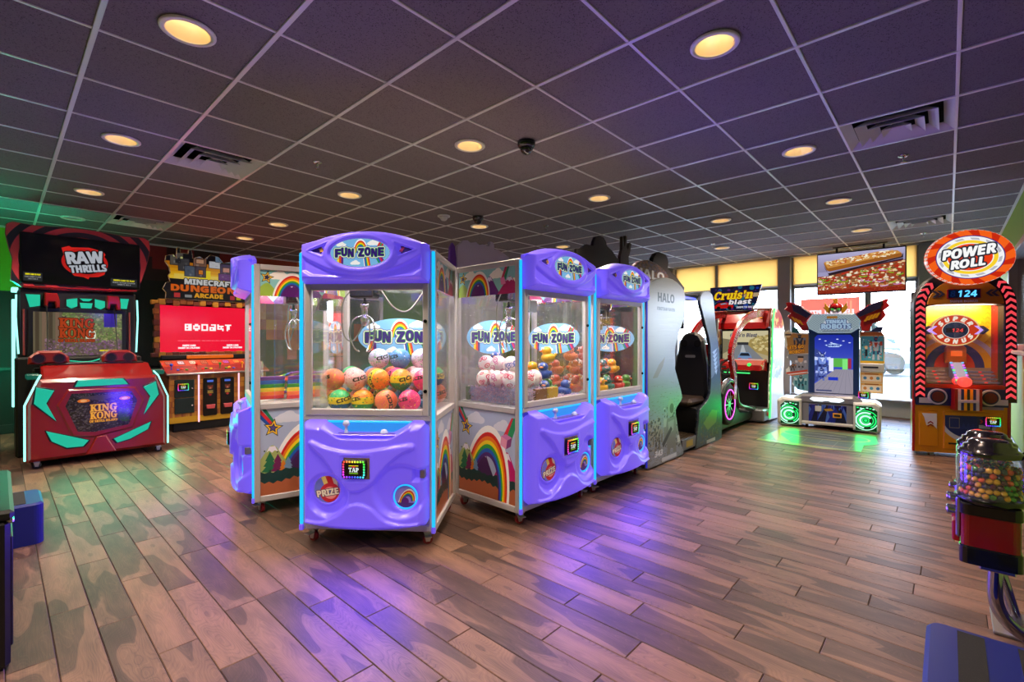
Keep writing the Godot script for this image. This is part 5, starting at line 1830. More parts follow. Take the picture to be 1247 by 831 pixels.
func build_silver() -> void:
	var t := thing("sit_in_shooter_cabinet", "silver sit-in shooter cabinet with black seat and soldier engraving", "arcade cabinet", Vector3(4.236, 0, -2.1))
	var black := mat("cabinet_black", Color.BLACK)
	var edge := mat("edge_dark", Color(0.1, 0.1, 0.12), 0.35, 0.4)
	var pl := spline(v2([-0.05, 0.012, 0.4, 0.012, 0.77, 0.012, 0.74, 0.1, 0.66, 0.24, 0.6, 0.42, 0.58, 0.51, 0.66, 0.57, 0.745, 0.63, 0.66, 0.79, 0.56, 0.95, 0.537, 1.05, 0.6, 1.24, 0.76, 1.44, 0.81, 1.52, 0.815, 1.73, 0.72, 1.82, 0.5, 1.875, 0.25, 1.87, 0.03, 1.81, -0.05, 1.73, -0.05, 0.9, -0.05, 0.012]), 2)
	var prr := spline(v2([1.13, 0.012, 1.5, 0.012, 1.95, 0.012, 1.92, 0.6, 1.86, 1.08, 1.75, 1.39, 1.66, 1.74, 1.58, 1.81, 1.45, 1.825, 1.32, 1.8, 1.246, 1.741, 1.25, 1.66, 1.3, 1.59, 1.42, 1.4, 1.56, 1.19, 1.58, 0.9, 1.556, 0.6, 1.4, 0.5, 1.225, 0.437, 1.2, 0.3, 1.13, 0.012]), 2)
	for z in [0.0, -0.96]:
		part(t, "side_panel", MB.new().prism(pl, z - 0.035, z, 0.004), metal_print("silver_print", silver_art), "brushed silver panel lettered HALO with soldier engraving")
		part(t, "side_panel", MB.new().prism(prr, z - 0.035, z, 0.004), metal_print("silver_print_two", silver_art_two), "brushed silver seat panel with engraved vehicle")
	part(t, "screen_cabinet", MB.new().box(Vector3(0.28, 0.9, -0.5), Vector3(0.56, 1.7, 0.88), 0.02), black)
	part(t, "purple_edge_strip", MB.new().box(Vector3(-0.062, 0.88, -0.006), Vector3(0.014, 1.7, 0.014), 0.003), glow("violet_strip_glow", Color(0.2, 0.22, 0.95), 0.5))
	part(t, "canopy", MB.new().box(Vector3(1.1, 1.755, -0.5), Vector3(1.0, 0.05, 0.86), 0.01), black)
	part(t, "canopy_visor", MB.new().box(Vector3(0.98, 1.55, -0.5), Vector3(0.03, 0.36, 0.84), 0.01), mat("visor_dark", Color(0.1, 0.1, 0.12), 0.3))
	part(t, "blue_bar_light", MB.new().box(Vector3(1.02, 1.722, -0.06), Vector3(0.44, 0.022, 0.022), 0.005), glow("blue_bar_glow", Color(0.35, 0.38, 1.0), 2.0))
	area_light("blue_bar_light_source", Color(0.35, 0.38, 1.0), 0.08, Vector2(0.4, 0.03), Vector3(1.02, 1.705, -0.06), Vector3.DOWN, t)
	# seat: shell with head speakers, facing the screen
	var sb := Basis(Vector3(0, 0, 1), Vector3(0.12, 0.993, 0).normalized(), Vector3(-0.993, 0.12, 0).normalized())
	var seat := MB.new()
	seat.xf = Transform3D(sb, Vector3(1.72, 0.5, -0.32))
	seat.prism(spline(v2([-0.2, -0.02, 0.2, -0.02, 0.215, 0.2, 0.2, 0.45, 0.165, 0.62, 0.15, 0.74, 0.09, 0.83, 0.0, 0.85, -0.09, 0.83, -0.15, 0.74, -0.165, 0.62, -0.2, 0.45, -0.215, 0.2, -0.2, -0.02]), 2), -0.05, 0.04, 0.03)
	var shell := mat("seat_black", Color(0.15, 0.145, 0.15), 0.42)
	var s := part(t, "seat_back", seat, shell)
	for x in [-0.085, 0.085]:
		var sp := MB.new()
		sp.xf = seat.xf
		sp.disc(Vector3(x, 0.7, 0.035), 0.045, 0.008, Vector3.BACK, 24)
		part(s, "head_speaker", sp, mat("speaker_black", Color(0.01, 0.01, 0.01), 0.8))
	var sl := MB.new()
	sl.xf = seat.xf
	sl.prism(rounded(-0.065, 0.52, 0.065, 0.555, 0.015), 0.03, 0.043)
	part(s, "seat_slot", sl, mat("slot_pale", Color(0.6, 0.6, 0.6), 0.4))
	part(t, "seat_cushion", MB.new().box(Vector3(1.5, 0.5, -0.32), Vector3(0.5, 0.1, 0.42), 0.04), mat("cushion_brown", Color(0.2, 0.15, 0.11), 0.38))
	part(t, "seat_box", MB.new().box(Vector3(1.6, 0.25, -0.48), Vector3(0.6, 0.4, 0.84), 0.01), black)
	# foot plate
	part(t, "foot_well", MB.new().box(Vector3(1.05, 0.12, -0.48), Vector3(1.2, 0.06, 0.86), 0.005), black)
	var tread := part(t, "tread_plate", MB.new().box(Vector3(0.98, 0.155, -0.24), Vector3(0.46, 0.012, 0.4), 0.003), mat("tread_metal", Color(0.42, 0.36, 0.28), 0.35, 0.8))
	var studs := MB.new()
	for i in 11:
		for j in 9:
			studs.box(Vector3(0.78 + i * 0.04 + 0.02 * (j % 2), 0.163, -0.42 + j * 0.045), Vector3(0.022, 0.006, 0.01))
	var sd := part(tread, "tread_studs", studs, mat("tread_stud", Color(0.6, 0.52, 0.4), 0.3, 0.9))
	sd.set_meta("kind", "stuff")
	part(t, "step_front", MB.new().box(Vector3(0.97, 0.1, -0.022), Vector3(0.4, 0.12, 0.02), 0.004), mat("step_grey", Color(0.4, 0.4, 0.42), 0.35, 0.6))
	part(t, "step_sticker", MB.new().plate(0.88, 0.065, 1.06, 0.135, -0.011), mat("sticker_yellow", Color(0.6, 0.5, 0.12), 0.5))
	# topper
	part(t, "topper_sign", MB.new().prism(spline(v2([0.45, 1.9, 1.4, 1.9, 1.44, 2.06, 1.2, 2.15, 0.9, 2.18, 0.65, 2.12, 0.5, 2.0, 0.45, 1.9]), 3), -0.52, -0.48, 0.004), printed("ring_sign", ring_sign_art, 0.3), "curved bronze sign lettered HALO")
	part(t, "topper_soldier", MB.new().prism(v2([0.95, 1.9, 2.05, 1.88, 2.08, 1.96, 1.95, 2.02, 1.78, 2.1, 1.62, 2.14, 1.56, 2.17, 1.58, 2.24, 1.55, 2.3, 1.48, 2.335, 1.32, 2.34, 1.22, 2.31, 1.15, 2.25, 1.12, 2.18, 1.06, 2.12, 1.0, 2.08]), -0.58, -0.53, 0.012), edge, "dark helmeted soldier cut-out")
	part(t, "topper_stand", MB.new().box(Vector3(1.2, 1.84, -0.55), Vector3(0.9, 0.14, 0.06), 0.008), black)


func race_sign_art() -> Pic:
	var p := Pic.new(360, 190, Color(0.03, 0.05, 0.2))
	var g := RandomNumberGenerator.new()
	g.seed = 23
	p.speckle(80, 4, 18, [Color(0.05, 0.2, 0.6), Color(0.3, 0.1, 0.4), Color(0.1, 0.4, 0.5), Color(0.02, 0.03, 0.08)], g)
	p.rect(240, 60, 120, 30, Color(0.75, 0.65, 0.5))
	p.poly(v2([30, 150, 60, 128, 110, 122, 150, 130, 170, 150, 165, 168, 35, 168]), Color(0.75, 0.06, 0.06))
	p.ell(62, 166, 14, 14, Color(0.03, 0.03, 0.03))
	p.ell(140, 166, 14, 14, Color(0.03, 0.03, 0.03))
	p.poly(v2([75, 132, 105, 127, 130, 134, 80, 140]), Color(0.5, 0.65, 0.75))
	for e in [[6.0, Color(0.5, 0.1, 0.0)], [2.4, Color(1.0, 0.85, 0.1)]]:
		p.text("Cruis'n", 170, 68, 270, 62, e[1], e[0], 0.25, 1)
	for e in [[4.0, Color(0.1, 0.02, 0.05)], [1.6, Color(0.97, 0.95, 0.97)]]:
		p.text("blast", 215, 122, 150, 36, e[1], e[0], 0.2)
	p.text("SWIPE TO RACE", 250, 165, 120, 14, Color(0.85, 0.85, 0.9), 0.8)
	return p


func race_screen_art() -> Pic:
	var p := Pic.new(340, 250, Color(0.7, 0.65, 0.5))
	var g := RandomNumberGenerator.new()
	g.seed = 24
	p.poly(v2([0, 0, 340, 0, 340, 110, 0, 120]), Color(0.82, 0.78, 0.62))
	p.poly(v2([190, 120, 210, 70, 260, 50, 340, 30, 340, 200, 250, 170]), Color(0.66, 0.58, 0.34))
	p.poly(v2([0, 60, 60, 70, 110, 110, 90, 140, 0, 190]), Color(0.5, 0.47, 0.36))
	p.speckle(90, 4, 12, [Color(0.78, 0.7, 0.44), Color(0.6, 0.54, 0.32), Color(0.86, 0.8, 0.58)], g, Rect2(230, 40, 110, 120))
	p.poly(v2([120, 110, 190, 110, 330, 250, 20, 250]), Color(0.5, 0.52, 0.54))
	p.poly(v2([150, 112, 160, 112, 200, 250, 120, 250]), Color(0.72, 0.74, 0.76))
	p.rect(112, 92, 86, 22, Color(0.2, 0.2, 0.22))
	p.poly(v2([120, 205, 140, 175, 200, 175, 220, 205, 226, 240, 114, 240]), Color(0.45, 0.58, 0.75))
	p.poly(v2([142, 180, 198, 180, 210, 203, 130, 203]), Color(0.12, 0.14, 0.18))
	p.rect(120, 222, 24, 10, Color(0.8, 0.2, 0.15))
	p.rect(196, 222, 24, 10, Color(0.8, 0.2, 0.15))
	p.text("Cruis'n Blast", 160, 34, 200, 30, Color(0.35, 0.35, 0.4), 1.0, 0.2)
	return p


func race_side_art() -> Pic:
	var p := Pic.new(200, 380, Color(0.95, 0.95, 0.93))
	var g := RandomNumberGenerator.new()
	g.seed = 25
	p.speckle(60, 10, 36, [Color(0.9, 0.75, 0.2), Color(0.85, 0.35, 0.15), Color(0.75, 0.2, 0.15), Color(0.95, 0.85, 0.5)], g, Rect2(30, 20, 120, 130))
	p.speckle(50, 8, 26, [Color(0.6, 0.65, 0.7), Color(0.25, 0.35, 0.5), Color(0.2, 0.2, 0.25)], g, Rect2(40, 130, 110, 110))
	p.text("BLAST", 100, 70, 120, 40, Color(0.75, 0.1, 0.1), 2.0, 0.3, 0, -0.6)
	return p


func build_racer() -> void:
	var t := thing("racing_cabinet", "red sit-down racing cabinet with a lit car wheel and green edges", "arcade cabinet", Vector3(7.3, 0, -2.4))
	var black := mat("cabinet_black", Color.BLACK)
	var red := mat("race_red", Color(0.6, 0.05, 0.05), 0.25, 0.0, 0.7)
	var green := glow("green_edge_glow", Color(0.3, 1.0, 0.5), 1.6)
	# things facing the player look towards -x
	var west := Transform3D(Basis(Vector3.UP, -PI / 2), Vector3.ZERO)
	part(t, "cabinet_body", MB.new().box(Vector3(1.1, 0.78, 0), Vector3(0.6, 1.4, 0.7), 0.02), black)
	part(t, "screen_bezel", MB.new().box(Vector3(0.795, 1.15, 0.01), Vector3(0.03, 0.56, 0.72), 0.008), black)
	var scr := part(t, "game_screen", MB.new().plate(-0.34, -0.245, 0.34, 0.245, 0.0), printed("race_screen", race_screen_art, 0.12, 0.85), "racing game screen")
	scr.transform = Transform3D(west.basis, Vector3(0.777, 1.145, 0.01))
	area_light("game_screen_light", Color(0.95, 0.9, 0.75), 0.05, Vector2(0.6, 0.4), Vector3(0.75, 1.145, 0.01), Vector3.LEFT, t)
	# red hood with two lamps
	var hood := MB.new()
	hood.prism(v2([0.66, 1.42, 1.35, 1.42, 1.35, 1.7, 1.0, 1.76, 0.84, 1.7, 0.7, 1.52]), -0.36, 0.37, 0.03)
	var hd := part(t, "hood", hood, red)
	part(hd, "grille", MB.new().prism(v2([-0.1, -0.05, 0.3, -0.05, 0.3, 0.05, -0.05, 0.05]), 0, 0.012, 0.003), black).transform = Transform3D(Basis(Vector3.UP, -PI / 2) * Basis(Vector3.RIGHT, -0.6), Vector3(0.742, 1.545, 0.0))
	for q in [[0.14, Color(0.3, 1.0, 0.5)], [0.25, Color(1.0, 0.75, 0.35)]]:
		part(hd, "hood_lamp", MB.new().disc(Vector3(0.765, 1.62, q[0]), 0.035, 0.02, Vector3(-0.75, 0.5, 0), 20, 0.004), glow("hood_lamp_glow_%d" % int(q[0] * 100), q[1], 1.6))
	part(hd, "hood_badge", MB.new().plate(-0.09, -0.04, 0.09, 0.04, 0), printed("race_badge", race_sign_art, 0.3)).transform = Transform3D(Basis(Vector3.UP, -PI / 2) * Basis(Vector3.RIGHT, -0.6), Vector3(0.728, 1.53, -0.24))
	# marquee
	var mq := MB.new()
	mq.prism(v2([-0.54, 1.72, 0.1, 1.72, 0.17, 1.83, 0.25, 2.12, -0.54, 2.12]), 0, 0.04, 0.004)
	var ms := part(t, "marquee", mq, printed("race_sign", race_sign_art, 0.2, 0.75), "marquee lettered Cruis'n blast")
	ms.transform = Transform3D(west.basis, Vector3(0.84, 0, 0))
	part(t, "marquee_stand", MB.new().box(Vector3(0.9, 1.75, -0.1), Vector3(0.06, 0.3, 0.4), 0.008), black)
	# side boards with a lit edge
	var side := spline(v2([0.62, 0.03, 1.6, 0.03, 1.48, 0.3, 1.42, 0.6, 1.48, 0.95, 1.5, 1.4, 1.35, 1.62, 1.1, 1.74, 0.86, 1.72, 0.78, 1.55, 0.76, 1.25, 0.76, 0.95, 0.7, 0.75, 0.66, 0.55, 0.66, 0.3, 0.62, 0.03]), 2)
	for z in [0.41, -0.38]:
		part(t, "side_board", MB.new().prism(side, z - 0.03, z, 0.004), printed("race_side", race_side_art, 0.3), "white side board with orange car graphics")
	part(t, "edge_light", MB.new().tube([Vector3(0.86, 1.725, 0.415), Vector3(0.78, 1.55, 0.415), Vector3(0.755, 1.25, 0.415), Vector3(0.755, 0.95, 0.415), Vector3(0.695, 0.75, 0.415), Vector3(0.655, 0.55, 0.415), Vector3(0.655, 0.3, 0.415), Vector3(0.62, 0.06, 0.415)], 0.012, 6), green)
	area_light("edge_light_source", Color(0.2, 1.0, 0.45), 0.25, Vector2(0.05, 1.3), Vector3(0.6, 0.9, 0.42), Vector3(-1, 0, 0.4), t)
	# dash, wheel, front
	part(t, "dash", MB.new().prism(v2([0.45, 0.78, 0.8, 0.74, 0.8, 0.95, 0.62, 0.93, 0.48, 0.86]), -0.34, 0.34, 0.02), red)
	var wh := part(t, "steering_wheel", MB.new().ring(Vector3.ZERO, 0.105, 0.135, 0.025, Vector3.BACK, 28).box(Vector3(0, 0, 0.01), Vector3(0.22, 0.035, 0.015), 0.004).box(Vector3(0, -0.05, 0.01), Vector3(0.03, 0.1, 0.015), 0.004), mat("wheel_black", Color(0.03, 0.03, 0.03), 0.4))
	wh.transform = Transform3D(Basis(Vector3.UP, -PI / 2) * Basis(Vector3.RIGHT, -0.4), Vector3(0.42, 0.82, -0.12))
	part(wh, "wheel_badge", MB.new().disc(Vector3(0, 0, 0.018), 0.03, 0.008), red)
	part(t, "start_button", MB.new().disc(Vector3(0.5, 0.86, 0.16), 0.03, 0.02, Vector3(-0.8, 0.5, 0), 18, 0.004), glow("green_button_glow", Color(0.2, 1.0, 0.4), 1.2))
	part(t, "front_panel", MB.new().box(Vector3(0.76, 0.42, 0.0), Vector3(0.04, 0.68, 0.7), 0.006), mat("front_grey", Color(0.09, 0.1, 0.1), 0.4))
	part(t, "green_line_light", MB.new().box(Vector3(0.735, 0.72, -0.1), Vector3(0.012, 0.014, 0.4), 0.003), green)
	card_reader(t, Vector3(0.737, 0.52, 0.16), 1.0, "TAP", false, Basis(Vector3.UP, -PI / 2))
	part(t, "front_skirt", MB.new().box(Vector3(0.55, 0.12, 0.22), Vector3(0.4, 0.18, 0.36), 0.02), mat("skirt_grey", Color(0.45, 0.46, 0.48), 0.3, 0.4))
	part(t, "red_badge", MB.new().disc(Vector3(0.55, 0.13, 0.4), 0.035, 0.008, Vector3.BACK, 20), mat("badge_red", Color(0.8, 0.1, 0.1), 0.4))
	for z in [-0.3, 0.3]:
		part(t, "foot", MB.new().disc(Vector3(0.7, 0.0, z), 0.03, 0.04, Vector3.UP, 12), black)
		part(t, "foot", MB.new().disc(Vector3(1.35, 0.0, z), 0.03, 0.1, Vector3.UP, 12), black)
	# seat pod with a lit car wheel on its side
	part(t, "pod", MB.new().prism(v2([-1.05, 0.06, 0.45, 0.06, 0.5, 0.16, -0.2, 0.24, -0.45, 0.42, -1.02, 0.42]), -0.32, 0.24, 0.03), mat("pod_dark", Color(0.06, 0.06, 0.065), 0.35))
	part(t, "seat", MB.new().prism(v2([-1.0, 0.4, -0.4, 0.4, -0.35, 0.52, -0.72, 0.56, -0.86, 0.9, -0.94, 1.2, -1.03, 1.19]), -0.26, 0.2, 0.04), red)
	var wc := Vector3(-0.8, 0.4, 0.25)
	var ty := part(t, "car_wheel", MB.new().lathe([Vector2(0.19, -0.03), Vector2(0.25, -0.035), Vector2(0.27, -0.015), Vector2(0.27, 0.03), Vector2(0.25, 0.05), Vector2(0.2, 0.045), Vector2(0.19, 0.03)], 36, Transform3D(Basis(Vector3.RIGHT, PI / 2), wc)), mat("tyre", Color(0.03, 0.03, 0.03), 0.7))
	part(ty, "wheel_light_ring", MB.new().ring(wc + Vector3(0, 0, 0.045), 0.185, 0.2, 0.008, Vector3.BACK, 40), glow("pink_ring_glow", Color(0.95, 0.25, 0.9), 1.5))
	part(ty, "rim_back", MB.new().disc(wc + Vector3(0, 0, -0.01), 0.19, 0.01, Vector3.BACK, 36), mat("rim_dark", Color(0.05, 0.05, 0.06), 0.3))
	for k in 10:
		var a := TAU * k / 10
		part(ty, "spoke", MB.new().bar(wc + Vector3(cos(a) * 0.03, sin(a) * 0.03, 0.03), wc + Vector3(cos(a) * 0.18, sin(a) * 0.18, 0.025), 0.022, 0.014, Vector3.BACK), mat("spoke_silver", Color(0.65, 0.65, 0.68), 0.25, 0.9))
	part(ty, "hub_cap", MB.new().disc(wc + Vector3(0, 0, 0.025), 0.04, 0.018, Vector3.BACK, 20, 0.004), mat("spoke_silver", Color.WHITE))
	part(t, "fender", MB.new().tube(spline([Vector3(-1.04, 0.55, 0.26), Vector3(-0.95, 0.66, 0.27), Vector3(-0.72, 0.71, 0.27), Vector3(-0.5, 0.58, 0.27), Vector3(-0.35, 0.36, 0.26), Vector3(0.1, 0.26, 0.25), Vector3(0.45, 0.2, 0.25)], 5), 0.035, 8), mat("fender_grey", Color(0.35, 0.36, 0.38), 0.25, 0.5))
	# red hoop from seat to hood
	for z in [0.28, -0.3]:
		var hp := spline([Vector3(-0.62, 0.45, z), Vector3(-0.6, 0.75, z), Vector3(-0.72, 1.05, z), Vector3(-0.55, 1.3, z), Vector3(-0.2, 1.5, z), Vector3(0.25, 1.62, z), Vector3(0.8, 1.66, z)], 4)
		var mb := MB.new()
		for k in hp.size() - 1:
			mb.bar(hp[k], hp[k + 1] + (hp[k + 1] - hp[k]) * 0.12, 0.05, 0.11, Vector3.BACK)
		part(t, "hoop", mb, red)


# ---------- robot card cabinet before the windows ----------
func lit_disc_art() -> Pic:
	var p := Pic.new(180, 260, Color(0.0, 0.16, 0.06))
	var c := Vector2(85, 150)
	var g := Color(0.1, 0.95, 0.45)
	var wh := Color(0.72, 1.0, 0.86)
	var rr := [[104, 96, 20, 160, wh], [104, 96, 200, 330, g], [88, 72, 100, 300, wh], [88, 76, -40, 60, g], [66, 58, 0, 359, g], [54, 36, 30, 330, wh], [30, 22, 0, 359, g], [14, 0, 0, 359, g]]
	for q in rr:
		var o := arc(c, q[0], q[0], q[2], q[3], 40)
		var i := arc(c, q[1], q[1], q[2], q[3], 40)
		i.reverse()
		p.poly(o + i, q[4])
	for k in 6:
		p.rect(10 + k * 26, 14 + 6 * (k % 3), 18, 10, wh if k % 2 else g)
	p.poly(v2([14, 60, 60, 22, 74, 22, 14, 76]), wh)
	return p


func robot_screen_art() -> Pic:
	var p := Pic.new(220, 400, Color(0.2, 0.28, 0.75))
	var g := RandomNumberGenerator.new()
	g.seed = 41
	p.fade(0, 0, 220, 170, Color(0.1, 0.16, 0.62), Color(0.24, 0.3, 0.75))
	for k in 6:
		p.ell(30 + k * 34, 30 + 12 * (k % 3), 7, 3, Color(0.85, 0.88, 1.0))
	p.rect(110, 160, 100, 60, Color(0.35, 0.7, 0.3))
	p.rect(160, 165, 30, 70, Color(0.5, 0.9, 0.5))
	p.rect(190, 160, 20, 70, Color(0.6, 0.15, 0.3))
	p.poly(v2([0, 340, 120, 235, 220, 235, 220, 400, 0, 400]), Color(0.58, 0.56, 0.62))
	for k in 9:
		p.line([Vector2(-40 + k * 36, 400), Vector2(128 + k * 9, 236)], 1.5, Color(0.48, 0.46, 0.52))
	p.poly(v2([0, 90, 40, 120, 70, 190, 96, 190, 96, 250, 0, 330]), Color(0.2, 0.26, 0.55))
	mecha(p, 46, 190, 1.3, Color(0.45, 0.55, 0.85), Color(0.1, 0.14, 0.4), Color(0.8, 0.85, 1.0))
	mecha(p, 40, 275, 0.9, Color(0.35, 0.42, 0.7), Color(0.1, 0.14, 0.4), Color(0.7, 0.75, 0.95))
	p.speckle(50, 1, 4, [Color(0.5, 0.6, 0.85), Color(0.12, 0.16, 0.4), Color(0.75, 0.8, 0.95), Color(0.3, 0.35, 0.6)], g, Rect2(6, 110, 74, 180))
	p.rect(84, 160, 26, 90, Color(0.9, 0.92, 1.0))
	p.poly(v2([60, 70, 110, 56, 160, 70, 140, 84, 84, 84]), Color(0.75, 0.85, 1.0))
	p.text("ROBOTS", 110, 72, 70, 12, Color(0.1, 0.2, 0.6), 0.8)
	p.rect(80, 290, 56, 22, Color(0.1, 0.2, 0.75))
	p.rect(10, 380, 90, 8, Color(0.15, 0.2, 0.4))
	return p


func robot_logo_art() -> Pic:
	var p := Pic.new(360, 170, Color(0.66, 0.74, 0.78))
	for y in 17:
		for x in 36:
			p.rect(x * 10.0 + 2, y * 10.0 + 2, 5, 5, Color(0.82, 0.9, 0.93) if (x + y) % 2 else Color(0.48, 0.62, 0.66))
	p.rect(140, 22, 70, 20, Color(0.75, 0.5, 0.15))
	p.poly(v2([90, 140, 130, 50, 270, 50, 310, 140]), Color(0.92, 0.95, 1.0))
	for e in [[7.0, Color(0.1, 0.2, 0.5)], [3.0, Color(0.75, 0.88, 1.0)]]:
		p.text("TENKAI", 200, 70, 130, 28, e[1], e[0])
		p.text("ROBOTS", 200, 112, 190, 40, e[1], e[0])
	p.rect(110, 148, 180, 10, Color(0.5, 0.55, 0.6))
	return p


func robot_board_art() -> Pic:
	var p := Pic.new(190, 500, Color(0.96, 0.96, 0.95))
	var g := RandomNumberGenerator.new()
	g.seed = 42
	p.poly(v2([20, 60, 70, 30, 188, 40, 188, 190, 40, 200]), Color(0.75, 0.55, 0.3))
	p.poly(v2([30, 200, 188, 195, 188, 340, 50, 340]), Color(0.55, 0.58, 0.64))
	p.poly(v2([50, 365, 188, 350, 188, 490, 90, 480]), Color(0.45, 0.68, 0.72))
	mecha(p, 120, 100, 1.25, Color(0.2, 0.24, 0.34), Color(0.1, 0.12, 0.18), Color(0.5, 0.55, 0.65))
	mecha(p, 130, 280, 1.15, Color(0.6, 0.62, 0.68), Color(0.22, 0.24, 0.3), Color(0.85, 0.86, 0.9))
	mecha(p, 130, 425, 1.2, Color(0.1, 0.42, 0.48), Color(0.08, 0.16, 0.2), Color(0.75, 0.85, 0.85))
	mecha(p, 70, 300, 0.7, Color(0.3, 0.22, 0.2), Color(0.1, 0.1, 0.12), Color(0.7, 0.45, 0.3))
	p.ell(34, 42, 22, 22, Color(0.95, 0.85, 0.7))
	p.rect(12, 34, 46, 12, Color(0.2, 0.2, 0.25))
	p.ell(128, 240, 20, 24, Color(0.85, 0.68, 0.55))
	p.rect(106, 214, 44, 14, Color(0.15, 0.13, 0.13))
	p.poly(v2([20, 348, 180, 320, 180, 336, 20, 364]), Color(0.8, 0.3, 0.2))
	p.poly(v2([20, 372, 180, 344, 180, 354, 20, 384]), Color(0.85, 0.4, 0.25))
	for e in [[4.0, Color(0.4, 0.1, 0.02)], [1.5, Color(1.0, 0.75, 0.2)]]:
		p.text("LET'S GO", 90, 140, 120, 26, e[1], e[0], 0.1, 0, -0.12)
		p.text("ROBOT!", 100, 178, 110, 24, e[1], e[0], 0.1, 0, -0.12)
	return p


func robot_info_art(k: int) -> Pic:
	var p := Pic.new(200, 180, Color(0.93, 0.85, 0.66))
	var g := RandomNumberGenerator.new()
	g.seed = 50 + k
	if k == 0:
		p.rect(0, 0, 200, 22, Color(0.85, 0.45, 0.2))
		p.rect(10, 26, 180, 140, Color(0.3, 0.7, 0.8))
		mecha(p, 130, 95, 1.4, Color(0.85, 0.9, 0.95), Color(0.15, 0.3, 0.5), Color(0.85, 0.3, 0.2))
		p.speckle(60, 2, 6, [Color(0.9, 0.95, 1), Color(0.9, 0.7, 0.2), Color(0.15, 0.3, 0.5), Color(0.85, 0.3, 0.2), Color(0.6, 0.85, 0.9)], g, Rect2(20, 36, 160, 120))
		p.ell(52, 90, 12, 12, Color(0.95, 0.8, 0.65))
		p.rect(42, 100, 20, 40, Color(0.12, 0.15, 0.2))
		p.rect(0, 166, 200, 14, Color(0.95, 0.75, 0.15))
	else:
		for r in 2:
			p.rect(8, 10 + r * 86, 184, 76, Color(0.95, 0.72, 0.3))
			p.rect(14, 26 + r * 86, 172, 54, Color(0.98, 0.93, 0.82))
			for c in 3:
				p.ell(45 + c * 55, 52 + r * 86, 15, 13, [Color(0.2, 0.5, 0.75), Color(0.85, 0.55, 0.2), Color(0.35, 0.65, 0.75)][(c + r) % 3])
			p.rect(40, 14 + r * 86, 120, 8, Color(0.6, 0.35, 0.1))
	return p


func mat_art() -> Pic:
	var p := Pic.new(360, 340, Color(0.3, 0.38, 0.36))
	p.rect(0, 0, 360, 34, Color(0.55, 0.6, 0.35))
	for k in 7:
		p.line([Vector2(20 + k * 50, 40), Vector2(20 + k * 50, 150)], 2, Color(0.55, 0.6, 0.55))
	p.line([Vector2(10, 120), Vector2(350, 120)], 2, Color(0.55, 0.6, 0.55))
	p.poly(arc(Vector2(180, 230), 150, 74, 0, 354, 40), Color(0.72, 0.66, 0.35))
	p.poly(arc(Vector2(180, 230), 142, 66, 0, 354, 40), Color(0.22, 0.26, 0.3))
	p.rect(120, 196, 120, 7, Color(0.7, 0.72, 0.7))
	p.rect(110, 250, 140, 7, Color(0.7, 0.72, 0.7))
	p.poly(v2([250, 40, 300, 40, 350, 150, 350, 330, 320, 330, 320, 160]), Color(0.62, 0.58, 0.2))
	p.rect(60, 60, 160, 8, Color(0.65, 0.5, 0.3))
	return p


func blue_recess_art() -> Pic:
	var p := Pic.new(300, 170, Color(0.05, 0.07, 0.3))
	var g := RandomNumberGenerator.new()
	g.seed = 44
	for k in 26:
		var x := g.randf() * 300
		p.poly([Vector2(x, 0), Vector2(x + 14, 0), Vector2(x + g.randf_range(-80, 80), 170), Vector2(x + g.randf_range(-80, 80) - 10, 170)], [Color(0.1, 0.14, 0.5), Color(0.16, 0.12, 0.45), Color(0.25, 0.4, 0.75), Color(0.04, 0.05, 0.2)][g.randi() % 4])
	p.poly(v2([120, 40, 180, 30, 200, 50, 140, 62]), Color(0.7, 0.55, 0.15))
	return p


